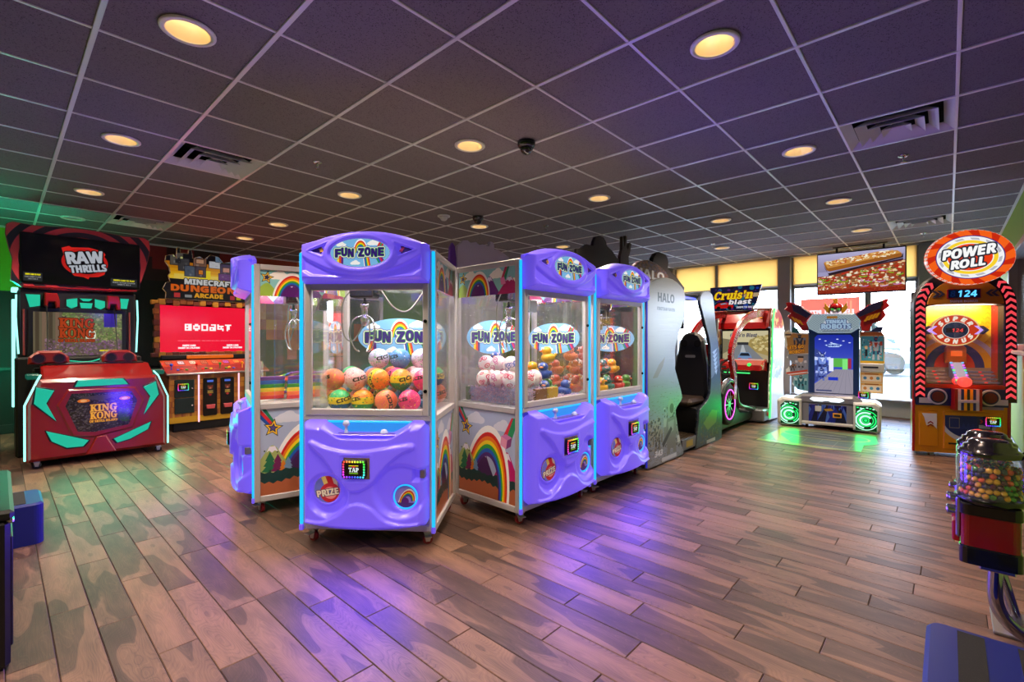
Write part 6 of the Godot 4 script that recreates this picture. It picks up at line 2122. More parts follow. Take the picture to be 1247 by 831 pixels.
func build_robot() -> void:
	var t := thing("robot_card_cabinet", "robot card game cabinet with red wings and green lit discs", "arcade cabinet", Vector3(7.78, 0, -1.24), -84)
	var white := mat("robot_white", Color(0.78, 0.78, 0.76), 0.35)
	var grey := mat("robot_grey", Color(0.5, 0.5, 0.52), 0.35, 0.3)
	var blue := mat("robot_blue", Color(0.03, 0.2, 0.42), 0.3, 0.0, 0.4)
	var black := mat("cabinet_black", Color.BLACK)
	for sx in [-1, 1]:
		var pod := part(t, "disc_pod", MB.new().prism(v2([sx * 0.3, 0.03, sx * 0.54, 0.0, sx * 0.6, 0.04, sx * 0.605, 0.37, sx * 0.54, 0.415, sx * 0.3, 0.4]), -0.45, 0.0, 0.025), white)
		part(pod, "lit_disc_panel", MB.new().prism(v2([sx * 0.325, 0.035, sx * 0.555, 0.035, sx * 0.56, 0.3, sx * 0.5, 0.365, sx * 0.325, 0.365]), -0.01, 0.006, 0.002), printed("lit_disc", lit_disc_art, 0.2, 1.35), "green glowing disc display")
		area_light("disc_light", Color(0.05, 1.0, 0.4), 0.14, Vector2(0.22, 0.3), Vector3(sx * 0.44, 0.2, 0.05), Vector3(0, -0.25, 1), t)
	part(t, "base", MB.new().box(Vector3(0, 0.2, -0.27), Vector3(0.6, 0.3, 0.4), 0.01), grey)
	part(t, "recess_panel", MB.new().plate(-0.215, 0.09, 0.225, 0.335, -0.066), printed("recess_print", blue_recess_art, 0.25), "dark blue coin panel")
	part(t, "base_sill", MB.new().box(Vector3(0, 0.075, -0.06), Vector3(0.6, 0.04, 0.08), 0.008), white)
	part(t, "coin_box", MB.new().box(Vector3(-0.1, 0.28, -0.058), Vector3(0.075, 0.075, 0.02), 0.004), white)
	part(t, "card_slot", MB.new().box(Vector3(0.12, 0.2, -0.058), Vector3(0.1, 0.065, 0.02), 0.005), mat("slot_yellow", Color(0.85, 0.6, 0.08), 0.35))
	part(t, "card_slot_mouth", MB.new().box(Vector3(0.12, 0.2, -0.048), Vector3(0.07, 0.03, 0.006)), black)
	part(t, "upper_body", MB.new().prism(v2([-0.42, 0.34, 0.42, 0.34, 0.4, 0.42, 0.3, 0.47, -0.3, 0.47, -0.4, 0.42]), -0.5, -0.06, 0.03), grey)
	part(t, "white_light_bar", MB.new().prism(v2([-0.2, 0.0, -0.15, 0.05, -0.06, 0.05, -0.03, 0.03, 0.03, 0.03, 0.06, 0.05, 0.15, 0.05, 0.2, 0.0, 0.15, -0.03, 0.05, -0.03, 0.02, -0.015, -0.02, -0.015, -0.05, -0.03, -0.15, -0.03]), -0.005, 0.008, 0.002), glow("white_bar_glow", Color(0.95, 1.0, 1.0), 1.5)).transform = Transform3D(Basis(Vector3.RIGHT, -0.7), Vector3(0.0, 0.41, -0.048))
	# screen column
	part(t, "screen_column", MB.new().box(Vector3(0.06, 0.95, -0.44), Vector3(0.61, 1.0, 0.16), 0.012), blue)
	part(t, "game_screen", MB.new().prism(v2([-0.166, 0.48, 0.294, 0.48, 0.294, 1.28, 0.26, 1.32, -0.13, 1.32, -0.166, 1.28]), -0.37, -0.354), printed("robot_screen", robot_screen_art, 0.12, 1.0), "tall blue-lit game screen")
	area_light("game_screen_light", Color(0.4, 0.5, 1.0), 0.12, Vector2(0.4, 0.75), Vector3(0.06, 0.9, -0.33), Vector3.BACK, t)
	part(t, "marquee", MB.new().prism(v2([-0.19, 1.62, 0.31, 1.62, 0.38, 1.51, 0.36, 1.41, 0.27, 1.345, -0.12, 1.345, -0.23, 1.41, -0.26, 1.5]), -0.45, -0.25, 0.02), printed("robot_logo", robot_logo_art, 0.3, 0.55), "silver marquee lettered ROBOTS")
	part(t, "screen_back", MB.new().box(Vector3(0.06, 0.75, -0.58), Vector3(0.5, 1.5, 0.14), 0.02), mat("back_dark", Color(0.06, 0.07, 0.1), 0.4))
	# wings
	var wl := v2([-0.54, 1.81, -0.5, 1.82, -0.34, 1.76, -0.19, 1.63, -0.26, 1.54, -0.24, 1.38, -0.32, 1.38, -0.39, 1.48, -0.5, 1.58, -0.52, 1.61, -0.47, 1.65, -0.56, 1.71, -0.52, 1.75])
	var wr := v2([0.69, 1.82, 0.67, 1.76, 0.7, 1.71, 0.63, 1.65, 0.66, 1.59, 0.61, 1.51, 0.51, 1.47, 0.47, 1.37, 0.39, 1.37, 0.36, 1.53, 0.31, 1.61, 0.47, 1.74])
	var wred := mat("wing_red", Color(0.62, 0.08, 0.09), 0.3, 0.0, 0.4)
	var wblue := mat("wing_navy", Color(0.1, 0.07, 0.2), 0.3, 0.0, 0.4)
	var gold := mat("wing_gold", Color(0.85, 0.6, 0.1), 0.3, 0.3)
	var a := part(t, "wing", MB.new().prism(wl, -0.42, -0.38, 0.006), wred)
	part(a, "wing_plate", MB.new().prism(v2([-0.46, 1.79, -0.34, 1.745, -0.21, 1.63, -0.27, 1.57, -0.44, 1.68]), -0.39, -0.365, 0.006), wblue)
	for k in 3:
		part(a, "wing_fin", MB.new().prism([Vector2(-0.47 + k * 0.045, 1.6 - k * 0.025), Vector2(-0.44 + k * 0.045, 1.59 - k * 0.025), Vector2(-0.395 + k * 0.045, 1.52 - k * 0.025), Vector2(-0.42 + k * 0.045, 1.52 - k * 0.025)], -0.39, -0.368), gold)
	var b := part(t, "wing", MB.new().prism(wr, -0.42, -0.38, 0.006), wred)
	part(b, "wing_plate", MB.new().prism(v2([0.62, 1.785, 0.47, 1.73, 0.33, 1.61, 0.37, 1.57, 0.6, 1.68]), -0.39, -0.365, 0.006), wblue)
	for k in 4:
		part(b, "wing_fin", MB.new().prism([Vector2(0.6 - k * 0.04, 1.63 - k * 0.015), Vector2(0.57 - k * 0.04, 1.62 - k * 0.015), Vector2(0.53 - k * 0.04, 1.55 - k * 0.015), Vector2(0.56 - k * 0.04, 1.55 - k * 0.015)], -0.39, -0.368), gold)
	part(t, "teal_fin", MB.new().prism(v2([-0.46, 1.36, -0.44, 1.44, -0.39, 1.42, -0.35, 1.34]), -0.4, -0.37, 0.004), mat("fin_teal", Color(0.08, 0.32, 0.36), 0.35))
	part(t, "teal_fin", MB.new().prism(v2([0.48, 1.36, 0.56, 1.43, 0.63, 1.43, 0.61, 1.36]), -0.4, -0.37, 0.004), mat("fin_navy", Color(0.1, 0.14, 0.28), 0.35))
	# helmet
	var hx := 0.09
	var hm := part(t, "helmet", MB.new().ball(Vector3(hx, 1.71, -0.36), Vector3(0.085, 0.075, 0.08), 20), mat("helmet_red", Color(0.6, 0.06, 0.06), 0.25, 0.0, 0.6))
	part(hm, "face", MB.new().prism([Vector2(hx - 0.055, 1.675), Vector2(hx + 0.055, 1.675), Vector2(hx + 0.035, 1.63), Vector2(hx - 0.035, 1.63)], -0.33, -0.275, 0.01), white)
	for s in [-1, 1]:
		part(hm, "eye", MB.new().prism([Vector2(hx + s * 0.012, 1.683), Vector2(hx + s * 0.055, 1.695), Vector2(hx + s * 0.05, 1.68)], -0.3, -0.27), glow("robot_eye_glow", Color(0.2, 0.9, 0.35), 0.8))
		part(hm, "gold_fin", MB.new().prism([Vector2(hx + s * 0.06, 1.68), Vector2(hx + s * 0.135, 1.79), Vector2(hx + s * 0.13, 1.72), Vector2(hx + s * 0.15, 1.72), Vector2(hx + s * 0.11, 1.65), Vector2(hx + s * 0.07, 1.62)], -0.35, -0.33, 0.004), gold)
	part(hm, "crest", MB.new().prism([Vector2(hx - 0.02, 1.75), Vector2(hx - 0.035, 1.85), Vector2(hx - 0.01, 1.82), Vector2(hx + 0.02, 1.86), Vector2(hx + 0.025, 1.76)], -0.34, -0.31, 0.004), gold)
	# boards at both sides
	part(t, "character_board", MB.new().prism(v2([-0.57, 1.36, -0.5, 1.4, -0.46, 1.36, -0.24, 1.35, -0.24, 0.47, -0.38, 0.5, -0.46, 0.58, -0.42, 0.68, -0.54, 0.73, -0.54, 0.8, -0.44, 0.9, -0.53, 0.98, -0.5, 1.06, -0.55, 1.14]), -0.44, -0.42, 0.003), printed("robot_board", robot_board_art, 0.35), "cut-out board of robots and pilots")
	part(t, "info_board", MB.new().prism(v2([0.37, 0.92, 0.645, 0.92, 0.645, 1.3, 0.61, 1.36, 0.37, 1.36]), -0.44, -0.42, 0.003), printed("robot_info", robot_info_art.bind(0), 0.35), "card game picture board")
	part(t, "info_board", MB.new().prism(v2([0.37, 0.5, 0.63, 0.5, 0.63, 0.8, 0.37, 0.8]), -0.44, -0.42, 0.003), printed("robot_info_two", robot_info_art.bind(1), 0.35), "how-to-play board")
	part(t, "card_dispenser", MB.new().box(Vector3(0.505, 0.86, -0.42), Vector3(0.27, 0.12, 0.06), 0.01), white)
	part(t, "dispenser_slot", MB.new().box(Vector3(0.49, 0.865, -0.389), Vector3(0.17, 0.025, 0.006)), mat("slot_navy", Color(0.04, 0.06, 0.15), 0.3))
	card_reader(t, Vector3(0.41, 0.485, -0.28), 0.85, "TAP", true)
	for sx in [-1, 1]:
		part(t, "foot", MB.new().disc(Vector3(sx * 0.24, 0.0, -0.1), 0.02, 0.06, Vector3.UP, 12), black)
	# printed mat on the floor before it
	var m := MB.new()
	var pts := []
	for q in [[7.5, -1.74], [6.40, -1.76], [6.375, -1.07], [6.48, -0.71], [6.9, -0.73], [7.1, -0.6], [7.6, -0.68], [7.68, -1.3]]:
		pts.append(Vector2(-q[1], q[0]))
	m.xf = Transform3D(Basis(Vector3(0, 0, -1), Vector3(1, 0, 0), Vector3(0, -1, 0)), Vector3.ZERO)
	m.prism(pts, -0.004, -0.001)
	m.xf = Transform3D()
	single("floor_mat", m, printed("mat_print", mat_art, 0.3), "printed floor mat before the robot cabinet", "floor mat")


# ---------- yellow ball-roll cabinet ----------
func power_sign_art() -> Pic:
	var p := Pic.new(420, 320, Color(0.95, 0.38, 0.1))
	for k in 11:
		var a := TAU * k / 11.0
		var o := arc(Vector2(210, 160), 230, 180, rad_to_deg(a), rad_to_deg(a) + 15, 5)
		var i := arc(Vector2(210, 160), 160, 120, rad_to_deg(a) + 14, rad_to_deg(a) + 26, 5)
		i.reverse()
		p.poly(o + i, Color(0.78, 0.16, 0.06))
	p.ell(207, 160, 164, 126, Color(0.25, 0.15, 0.5))
	p.ell(207, 160, 159, 121, Color(0.95, 0.95, 0.96))
	for k in 12:
		var a := TAU * k / 12.0
		var o := arc(Vector2(207, 160), 150, 113, rad_to_deg(a), rad_to_deg(a) + 16, 6)
		var i := arc(Vector2(207, 160), 136, 102, rad_to_deg(a) + 4, rad_to_deg(a) + 20, 6)
		i.reverse()
		p.poly(o + i, Color(0.72, 0.72, 0.75))
	p.ell(207, 160, 132, 98, Color(0.98, 0.82, 0.18))
	p.ell(207, 160, 112, 82, Color(0.95, 0.95, 0.93))
	p.ell(207, 160, 106, 77, Color(0.92, 0.24, 0.08))
	for e in [[11.0, Color(0.15, 0.16, 0.2)], [3.0, Color(0.97, 0.97, 0.97)]]:
		p.text("POWER", 205, 128, 250, 52, e[1], e[0], 0.25, 0, -0.14)
		p.text("ROLL", 200, 194, 160, 46, e[1], e[0], 0.25, 0, -0.14)
	return p


func power_field_art() -> Pic:
	var p := Pic.new(320, 400, Color(0.86, 0.66, 0.06))
	for k in 16:
		for s in 4:
			var x := 20.0 + s * 24 if s < 2 else 320.0 - 20 - (s - 2) * 24
			p.poly([Vector2(x - 10, 20 + k * 24), Vector2(x, 10 + k * 24), Vector2(x + 10, 20 + k * 24), Vector2(x + 10, 27 + k * 24), Vector2(x, 17 + k * 24), Vector2(x - 10, 27 + k * 24)], Color(0.8, 0.58, 0.02))
	for k in 10:
		var a := PI + PI * k / 10.0
		p.poly([Vector2(160, 320), Vector2(160, 320) + Vector2(cos(a), sin(a)) * 260, Vector2(160, 320) + Vector2(cos(a + 0.14), sin(a + 0.14)) * 260], Color(0.9, 0.78, 0.2))
	p.poly(arc(Vector2(160, 320), 190, 170, 180, 360, 30), Color(0.75, 0.7, 0.75))
	p.poly(arc(Vector2(160, 320), 165, 148, 180, 360, 30), Color(0.88, 0.62, 0.08))
	p.poly(arc(Vector2(160, 320), 128, 128, 180, 360, 30), Color(0.14, 0.11, 0.48))
	p.poly(arc(Vector2(160, 320), 88, 92, 180, 360, 30), Color(0.85, 0.1, 0.14))
	p.rect(0, 320, 320, 80, Color(0.7, 0.55, 0.5))
	return p


func super_art() -> Pic:
	var p := Pic.new(300, 240, Color(0.85, 0.25, 0.08))
	p.ell(150, 120, 148, 118, Color(0.96, 0.9, 0.6))
	p.ell(150, 120, 140, 111, Color(0.84, 0.22, 0.06))
	p.ell(150, 120, 82, 64, Color(0.95, 0.9, 0.85))
	p.ell(150, 120, 77, 60, Color(0.1, 0.16, 0.26))
	var top := "SUPER"
	var bot := "BONUS"
	for k in 5:
		var a := deg_to_rad(-146.0 + k * 28.0)
		p.text(top[k], 150 + cos(a) * 108, 120 + sin(a) * 86, 24, 28, Color(1, 0.97, 0.9), 3.0, 0.2, 0, a + PI / 2)
		a = deg_to_rad(146.0 - k * 28.0)
		p.text(bot[k], 150 + cos(a) * 108, 120 + sin(a) * 86, 24, 28, Color(1, 0.97, 0.9), 3.0, 0.2, 0, a - PI / 2)
	p.rect(92, 104, 116, 34, Color(0.1, 0.03, 0.04))
	p.text("124", 164, 121, 66, 24, Color(1.0, 0.3, 0.3), 1.5, 0.15, 2)
	return p


func number_art() -> Pic:
	var p := Pic.new(240, 64, Color(0.01, 0.02, 0.08))
	p.text("8", 34, 32, 36, 44, Color(0.02, 0.08, 0.2), 2.0, 0.15, 2)
	p.text("124", 146, 32, 140, 46, Color(0.35, 0.75, 1.0), 3.0, 0.15, 2)
	return p


func power_low_art() -> Pic:
	var p := Pic.new(360, 190, Color(0.82, 0.53, 0.06))
	p.poly(arc(Vector2(150, 20), 190, 165, 0, 180, 30), Color(0.72, 0.7, 0.72))
	p.poly(arc(Vector2(150, 16), 170, 140, 0, 180, 30), Color(0.06, 0.09, 0.36))
	for k in 8:
		p.poly([Vector2(40 + k * 30, 100), Vector2(60 + k * 30, 60), Vector2(80 + k * 30, 100)], Color(0.1, 0.14, 0.45))
	p.rect(28, 30, 66, 66, Color(0.6, 0.5, 0.4))
	p.rect(31, 33, 60, 60, Color(0.07, 0.1, 0.38))
	p.rect(206, 26, 92, 80, Color(0.12, 0.12, 0.3))
	for k in 2:
		p.poly(v2([220 + k * 24, 36, 232 + k * 24, 36, 244 + k * 24, 48, 232 + k * 24, 60, 220 + k * 24, 60, 232 + k * 24, 48]), Color(0.8, 0.15, 0.12))
	p.rect(216, 70, 70, 22, Color(0.6, 0.6, 0.65))
	p.poly(v2([110, 166, 190, 166, 175, 178, 125, 178]), Color(0.85, 0.84, 0.86))
	return p


func chevron(w: float, h: float, th: float) -> Array:
	return [Vector2(-w, -h), Vector2(0, 0), Vector2(w, -h), Vector2(w, -h + th), Vector2(0, th), Vector2(-w, -h + th)]


func build_power() -> void:
	var t := thing("ball_roll_cabinet", "yellow ball-rolling cabinet with red chevron lights and round orange sign", "arcade cabinet", Vector3(6.88, 0, 0.09), -66)
	var yel := mat("power_yellow", Color(0.78, 0.48, 0.04), 0.35, 0.0, 0.3)
	var red := mat("power_red", Color(0.58, 0.05, 0.05), 0.3, 0.0, 0.4)
	var dark := mat("power_dark", Color(0.1, 0.08, 0.1), 0.4)
	var cx := 0.03
	var plan := Transform3D(Basis(Vector3.RIGHT, -PI / 2), Vector3.ZERO)
	var lb := MB.new()
	lb.xf = plan
	lb.prism(v2([-0.387, 0.0, 0.393, 0.0, 0.3, 0.42, -0.25, 0.42]), 0.045, 0.555, 0.004)
	part(t, "lower_body", lb, yel)
	for s in [-0.4, 0.406]:
		part(t, "red_side", MB.new().prism(v2([-0.44, 0.045, 0.01, 0.045, 0.01, 0.75, -0.05, 1.0, -0.44, 1.0]), -0.011, 0.011, 0.003), red).transform = Transform3D(Basis(Vector3.UP, -PI / 2 + (-0.34 if s < 0 else 0.22)), Vector3(s, 0, 0))
	var fr := part(t, "front_door", MB.new().box(Vector3(0.11, 0.29, 0.003), Vector3(0.5, 0.4, 0.014), 0.004), yel)
	part(fr, "door_art", MB.new().plate(-0.13, 0.16, 0.345, 0.475, 0.0115), printed("power_low", power_low_art, 0.35), "blue arc print")
	part(fr, "ticket_slot", MB.new().box(Vector3(0.0, 0.15, 0.011), Vector3(0.2, 0.018, 0.006)), dark)
	part(fr, "door_lock", MB.new().disc(Vector3(0.33, 0.27, 0.01), 0.011, 0.01, Vector3.BACK, 14), mat("chrome", Color.WHITE))
	var d2 := part(t, "side_door", MB.new().box(Vector3(-0.27, 0.3, 0.003), Vector3(0.16, 0.38, 0.014), 0.004), yel)
	part(d2, "door_label", MB.new().prism(v2([-0.33, 0.46, -0.2, 0.46, -0.2, 0.3, -0.24, 0.35, -0.29, 0.33, -0.31, 0.42]), 0.008, 0.0115), mat("label_white", Color(0.8, 0.78, 0.8), 0.4))
	for k in 2:
		part(d2, "red_arrow", MB.new().prism([Vector2(-0.28, 0.36 - k * 0.03), Vector2(-0.255, 0.38 - k * 0.03), Vector2(-0.23, 0.36 - k * 0.03), Vector2(-0.23, 0.345 - k * 0.03), Vector2(-0.255, 0.365 - k * 0.03), Vector2(-0.28, 0.345 - k * 0.03)], 0.01, 0.013), red)
	card_reader(t, Vector3(0.262, 0.4, 0.012), 0.95, "TAP", false)
	part(t, "price_strip", MB.new().box(Vector3(0.23, 0.535, 0.006), Vector3(0.26, 0.028, 0.008)), mat("strip_lilac", Color(0.55, 0.45, 0.55), 0.4))
	# control band
	var cb := MB.new()
	cb.xf = plan
	cb.prism(v2([-0.387, -0.02, 0.393, -0.02, 0.3, 0.42, -0.25, 0.42]), 0.55, 0.735, 0.004)
	part(t, "control_band", cb, mat("band_blue", Color(0.06, 0.09, 0.3), 0.35))
	for x in [-0.2, 0.24]:
		part(t, "speaker_surround", MB.new().disc(Vector3(x, 0.645, 0.018), 0.085, 0.012, Vector3.BACK, 32, 0.004), mat("surround_pale", Color(0.72, 0.68, 0.72), 0.4))
		part(t, "speaker_edge", MB.new().disc(Vector3(x, 0.645, 0.028), 0.067, 0.006, Vector3.BACK, 32), mat("edge_navy", Color(0.05, 0.06, 0.25), 0.4))
		part(t, "speaker_cone", MB.new().disc(Vector3(x, 0.645, 0.032), 0.052, 0.006, Vector3.BACK, 32), mat("cone_red", Color(0.34, 0.07, 0.06), 0.6))
		part(t, "band_stripe", MB.new().box(Vector3(x + (0.09 if x > 0 else -0.1), 0.6, 0.016), Vector3(0.12, 0.06, 0.012), 0.003), mat("surround_pale", Color.WHITE))
	var cols := [Color(0.5, 0.05, 0.07), Color(0.75, 0.7, 0.72), Color(0.08, 0.1, 0.35), Color(0.85, 0.6, 0.1), Color(0.12, 0.1, 0.12), Color(0.85, 0.6, 0.1), Color(0.08, 0.1, 0.35), Color(0.75, 0.7, 0.72), Color(0.5, 0.05, 0.07)]
	for k in 9:
		part(t, "nose_stripe", MB.new().box(Vector3(cx - 0.1 + k * 0.025, 0.625, 0.05), Vector3(0.025, 0.22, 0.09)), mat("nose_%d" % mini(k, 8 - k), cols[k], 0.35))
	part(t, "nose_badge", MB.new().box(Vector3(cx, 0.61, 0.097), Vector3(0.17, 0.03, 0.006), 0.003), mat("surround_pale", Color.WHITE))
	part(t, "light_ball", MB.new().ball(Vector3(cx, 0.805, 0.02), Vector3(0.062, 0.055, 0.055), 24), glow("red_ball_glow", Color(1.0, 0.3, 0.25), 1.3))
	omni("ball_light", Color(1.0, 0.2, 0.15), 0.03, Vector3(cx, 0.805, 0.12), 0.05, t)
	# playfield case
	part(t, "case_back", MB.new().box(Vector3(cx, 1.25, -0.44), Vector3(0.56, 1.1, 0.03), 0.01), dark)
	for s in [-1, 1]:
		part(t, "case_side", MB.new().box(Vector3.ZERO, Vector3(0.02, 0.98, 0.44), 0.004), red).transform = Transform3D(Basis(Vector3.UP, s * 0.2), Vector3(cx + s * 0.315, 1.22, -0.22))
	part(t, "case_floor", MB.new().box(Vector3(cx, 0.745, -0.22), Vector3(0.56, 0.02, 0.43)), red)
	part(t, "case_sill", MB.new().box(Vector3(cx, 0.755, 0.0), Vector3(0.7, 0.045, 0.04), 0.006), red)
	part(t, "case_top", MB.new().box(Vector3(cx, 1.64, -0.22), Vector3(0.56, 0.03, 0.43)), red)
	part(t, "playfield_back", MB.new().plate(cx - 0.325, 0.78, cx + 0.325, 1.62, -0.17), printed("power_field", power_field_art, 0.35), "yellow playfield with blue and red arches")
	area_light("case_light", Color(1.0, 0.93, 0.85), 0.9, Vector2(0.6, 0.05), Vector3(cx, 1.615, -0.025), Vector3(0, -0.9, -0.45), t)
	part(t, "case_lamp", MB.new().box(Vector3(cx, 1.62, -0.02), Vector3(0.6, 0.012, 0.02)), glow("case_lamp_glow", Color.WHITE, 1))
	part(t, "bonus_disc", MB.new().prism(arc(Vector2(cx - 0.015, 1.353), 0.215, 0.172, 0, 354, 59), -0.16, -0.115, 0.004), printed("super_disc", super_art, 0.25, 0.85), "round SUPER BONUS sign showing 124")
	for s in [-1, 1]:
		for k in 2:
			var ch := []
			for q in chevron(0.045, 0.05, 0.028):
				ch.append(Vector2(cx - 0.015 + s * (0.26 - k * 0.05 + q.y), 1.353 + q.x))
			part(t, "violet_arrow", MB.new().prism(ch, -0.15, -0.11), glow("violet_arrow_glow_%d" % k, [Color(0.25, 0.25, 0.4), Color(0.75, 0.6, 1.0)][k], [0.3, 1.2][k]))
	# ramp and gates
	part(t, "ramp", MB.new().prism(v2([-0.16, 0.9, -0.16, 1.02, -0.14, 1.02, 0.0, 0.8, 0.0, 0.77, -0.16, 0.85]), -0.055, 0.055, 0.004), mat("ramp_white", Color(0.7, 0.72, 0.8), 0.2)).transform = Transform3D(Basis(Vector3.UP, -PI / 2), Vector3(cx, 0, 0))
	for k in 8:
		for s in [-1, 1]:
			part(t, "ramp_light", MB.new().box(Vector3(cx + s * 0.05, 0.82 + k * 0.026, -0.006 - k * 0.0165), Vector3(0.014, 0.014, 0.02)), glow("ramp_light_glow_%d" % (k % 4), [Color(0.3, 1, 0.5), Color(0.6, 0.4, 1), Color(1, 0.4, 0.9), Color(0.4, 0.7, 1)][k % 4], 1.5))
	part(t, "gate", MB.new().prism(v2([-0.09, 1.0, 0.09, 1.0, 0.09, 1.16, 0.06, 1.19, -0.06, 1.19, -0.09, 1.16]), -0.165, -0.13, 0.006), mat("gate_orange", Color(0.75, 0.35, 0.08), 0.3)).position.x = cx
	part(t, "gate_display", MB.new().plate(cx - 0.05, 1.07, cx + 0.05, 1.13, -0.128), glow("gate_red_glow", Color(1, 0.4, 0.15), 0.9))
	for s in [-1, 1]:
		for k in 4:
			var sp := part(t, "score_plate", MB.new().prism(v2([-0.1, -0.012, 0.1, -0.012, 0.12, 0.0, 0.1, 0.012, -0.1, 0.012]), 0, 0.01, 0.002), mat("score_plate_%s" % ("a" if s < 0 else "b"), Color(0.6, 0.52, 0.52) if s < 0 else Color(0.5, 0.5, 0.62), 0.35))
			sp.position = Vector3(cx + s * 0.2, 0.8 + k * 0.035, -0.03 - k * 0.035)
			if s < 0:
				sp.rotation.z = PI
			part(sp, "score_digit", MB.new().plate(-0.014, -0.007, 0.014, 0.007, 0.0106), glow("score_red_glow", Color(1, 0.2, 0.2), 1.0))
	part(t, "front_glass", MB.new().box(Vector3(cx, 1.195, 0.008), Vector3(0.67, 0.84, 0.005)), glass("case_glass", Color.WHITE, 0.05))
	# arch frame with chevron lights
	var outer := v2([-0.4, 0.6]) + arc(Vector2(cx, 1.6), 0.435, 0.4, 180, 0, 24) + v2([0.465, 0.6])
	var inner := v2([0.355, 0.6]) + arc(Vector2(cx, 1.6), 0.325, 0.03, 0, 180, 8) + v2([-0.295, 0.6])
	part(t, "arch_frame", MB.new().prism(outer + inner, -0.08, 0.02, 0.008), dark)
	part(t, "arch_panel", MB.new().prism(v2([-0.29, 1.625, 0.35, 1.625]) + arc(Vector2(cx, 1.6), 0.325, 0.3, 8, 172, 16), 0.015, 0.026, 0.003), mat("arch_bronze", Color(0.8, 0.5, 0.1), 0.35))
	part(t, "bonus_display", MB.new().prism(rounded(cx - 0.155, 1.68, cx + 0.13, 1.785, 0.012), 0.02, 0.038, 0.004), red)
	part(t, "bonus_number", MB.new().plate(cx - 0.145, 1.69, cx + 0.12, 1.776, 0.0388), printed("bonus_number", number_art, 0.2, 1.5), "blue number display reading 124")
	var title := TextMesh.new()
	title.text = "SUPER BONUS"
	var fnt := SystemFont.new()
	fnt.font_names = PackedStringArray(["Droid Sans"])
	fnt.font_weight = 700
	fnt.font_italic = true
	title.font = fnt
	title.font_size = 32
	title.pixel_size = 0.0011
	title.depth = 0.003
	part(t, "bonus_lettering", title, mat("letter_grey", Color(0.82, 0.76, 0.78), 0.4)).position = Vector3(cx - 0.01, 1.655, 0.03)
	for s in [-1, 1]:
		for k in 2:
			var ch := []
			for q in chevron(0.035, 0.04, 0.03):
				ch.append(Vector2(cx + s * (0.2 + k * 0.045 - q.y), 1.735 + q.x))
			part(t, "arch_arrow", MB.new().prism(ch, 0.02, 0.032), mat("arrow_grey", Color(0.28, 0.24, 0.28), 0.35))
	var cm: ArrayMesh = MB.new().prism(chevron(0.04, 0.032, 0.03), 0.0, 0.008, 0.002).done()
	var cg := glow("chevron_glow", Color(1.0, 0.3, 0.34), 0.85)
	for s in [-1, 1]:
		for k in 19:
			var o := part(t, "chevron_light", cm, cg)
			if k < 15:
				o.position = Vector3(cx + s * 0.38, 0.67 + k * 0.0655, 0.02)
			else:
				var a := (k - 14.2) * 0.17
				o.position = Vector3(cx + s * 0.38 * cos(a * 1.05), 1.6 + 0.37 * sin(a * 1.05), 0.02)
				o.rotation.z = s * a
	area_light("chevron_light_source", Color(1.0, 0.15, 0.18), 0.03, Vector2(0.08, 1.0), Vector3(cx - 0.38, 1.1, 0.06), Vector3.BACK, t)
	area_light("chevron_light_source", Color(1.0, 0.15, 0.18), 0.03, Vector2(0.08, 1.0), Vector3(cx + 0.38, 1.1, 0.06), Vector3.BACK, t)
	# round sign
	var disc := arc(Vector2(0.045, 2.105), 0.37, 0.285, 0, 352, 44)
	part(t, "round_sign", MB.new().prism(disc, 0.03, 0.09, 0.006), printed("power_sign", power_sign_art, 0.2, 1.0), "round orange sign lettered POWER ROLL")
	part(t, "sign_stem", MB.new().box(Vector3(cx, 1.95, 0.0), Vector3(0.2, 0.3, 0.05), 0.01), dark)
	for x in [-0.22, 0.26]:
		for z in [-0.06, -0.36]:
			caster(t, Vector3(x, -0.035, z), 0, mat("caster_red", Color.RED))


# ---------- prizes ----------
func ball_art(k: int) -> Pic:
	var g := RandomNumberGenerator.new()
	g.seed = 60 + k
	var base: Color = [Color(0.98, 0.75, 0.76), Color(0.98, 0.55, 0.15), Color(0.35, 0.6, 0.85), Color(0.98, 0.5, 0.35), Color(0.2, 0.75, 0.45), Color(0.95, 0.2, 0.5), Color(0.85, 0.85, 0.95)][k]
	var p := Pic.new(160, 90, base)
	var cols: Array = [[Color(0.9, 0.3, 0.45), Color(1, 0.92, 0.92)], [Color(0.95, 0.85, 0.15), Color(0.15, 0.6, 0.3), Color(0.85, 0.3, 0.1)], [Color(0.9, 0.95, 1), Color(0.1, 0.4, 0.45), Color(0.3, 0.3, 0.75)], [Color(0.98, 0.8, 0.3), Color(0.95, 0.3, 0.5)], [Color(0.95, 0.85, 0.2), Color(0.1, 0.35, 0.6), Color(0.1, 0.55, 0.3)], [Color(0.98, 0.75, 0.2), Color(0.7, 0.1, 0.45), Color(1, 0.6, 0.7)], [Color(0.2, 0.6, 0.75), Color(0.55, 0.3, 0.7), Color(0.3, 0.8, 0.4)]][k]
	if k == 1 or k == 4:
		p.rect(0, 34, 160, 18, cols[0])
		p.rect(0, 52, 160, 40, cols[1])
	p.speckle(420, 0.6, 2.0, cols, g)
	for x in [40, 120]:
		p.text("CICIS", x, 40, 40, 9, Color(0.1, 0.06, 0.1), 0.4, 0.1, 0, -0.25)
	return p


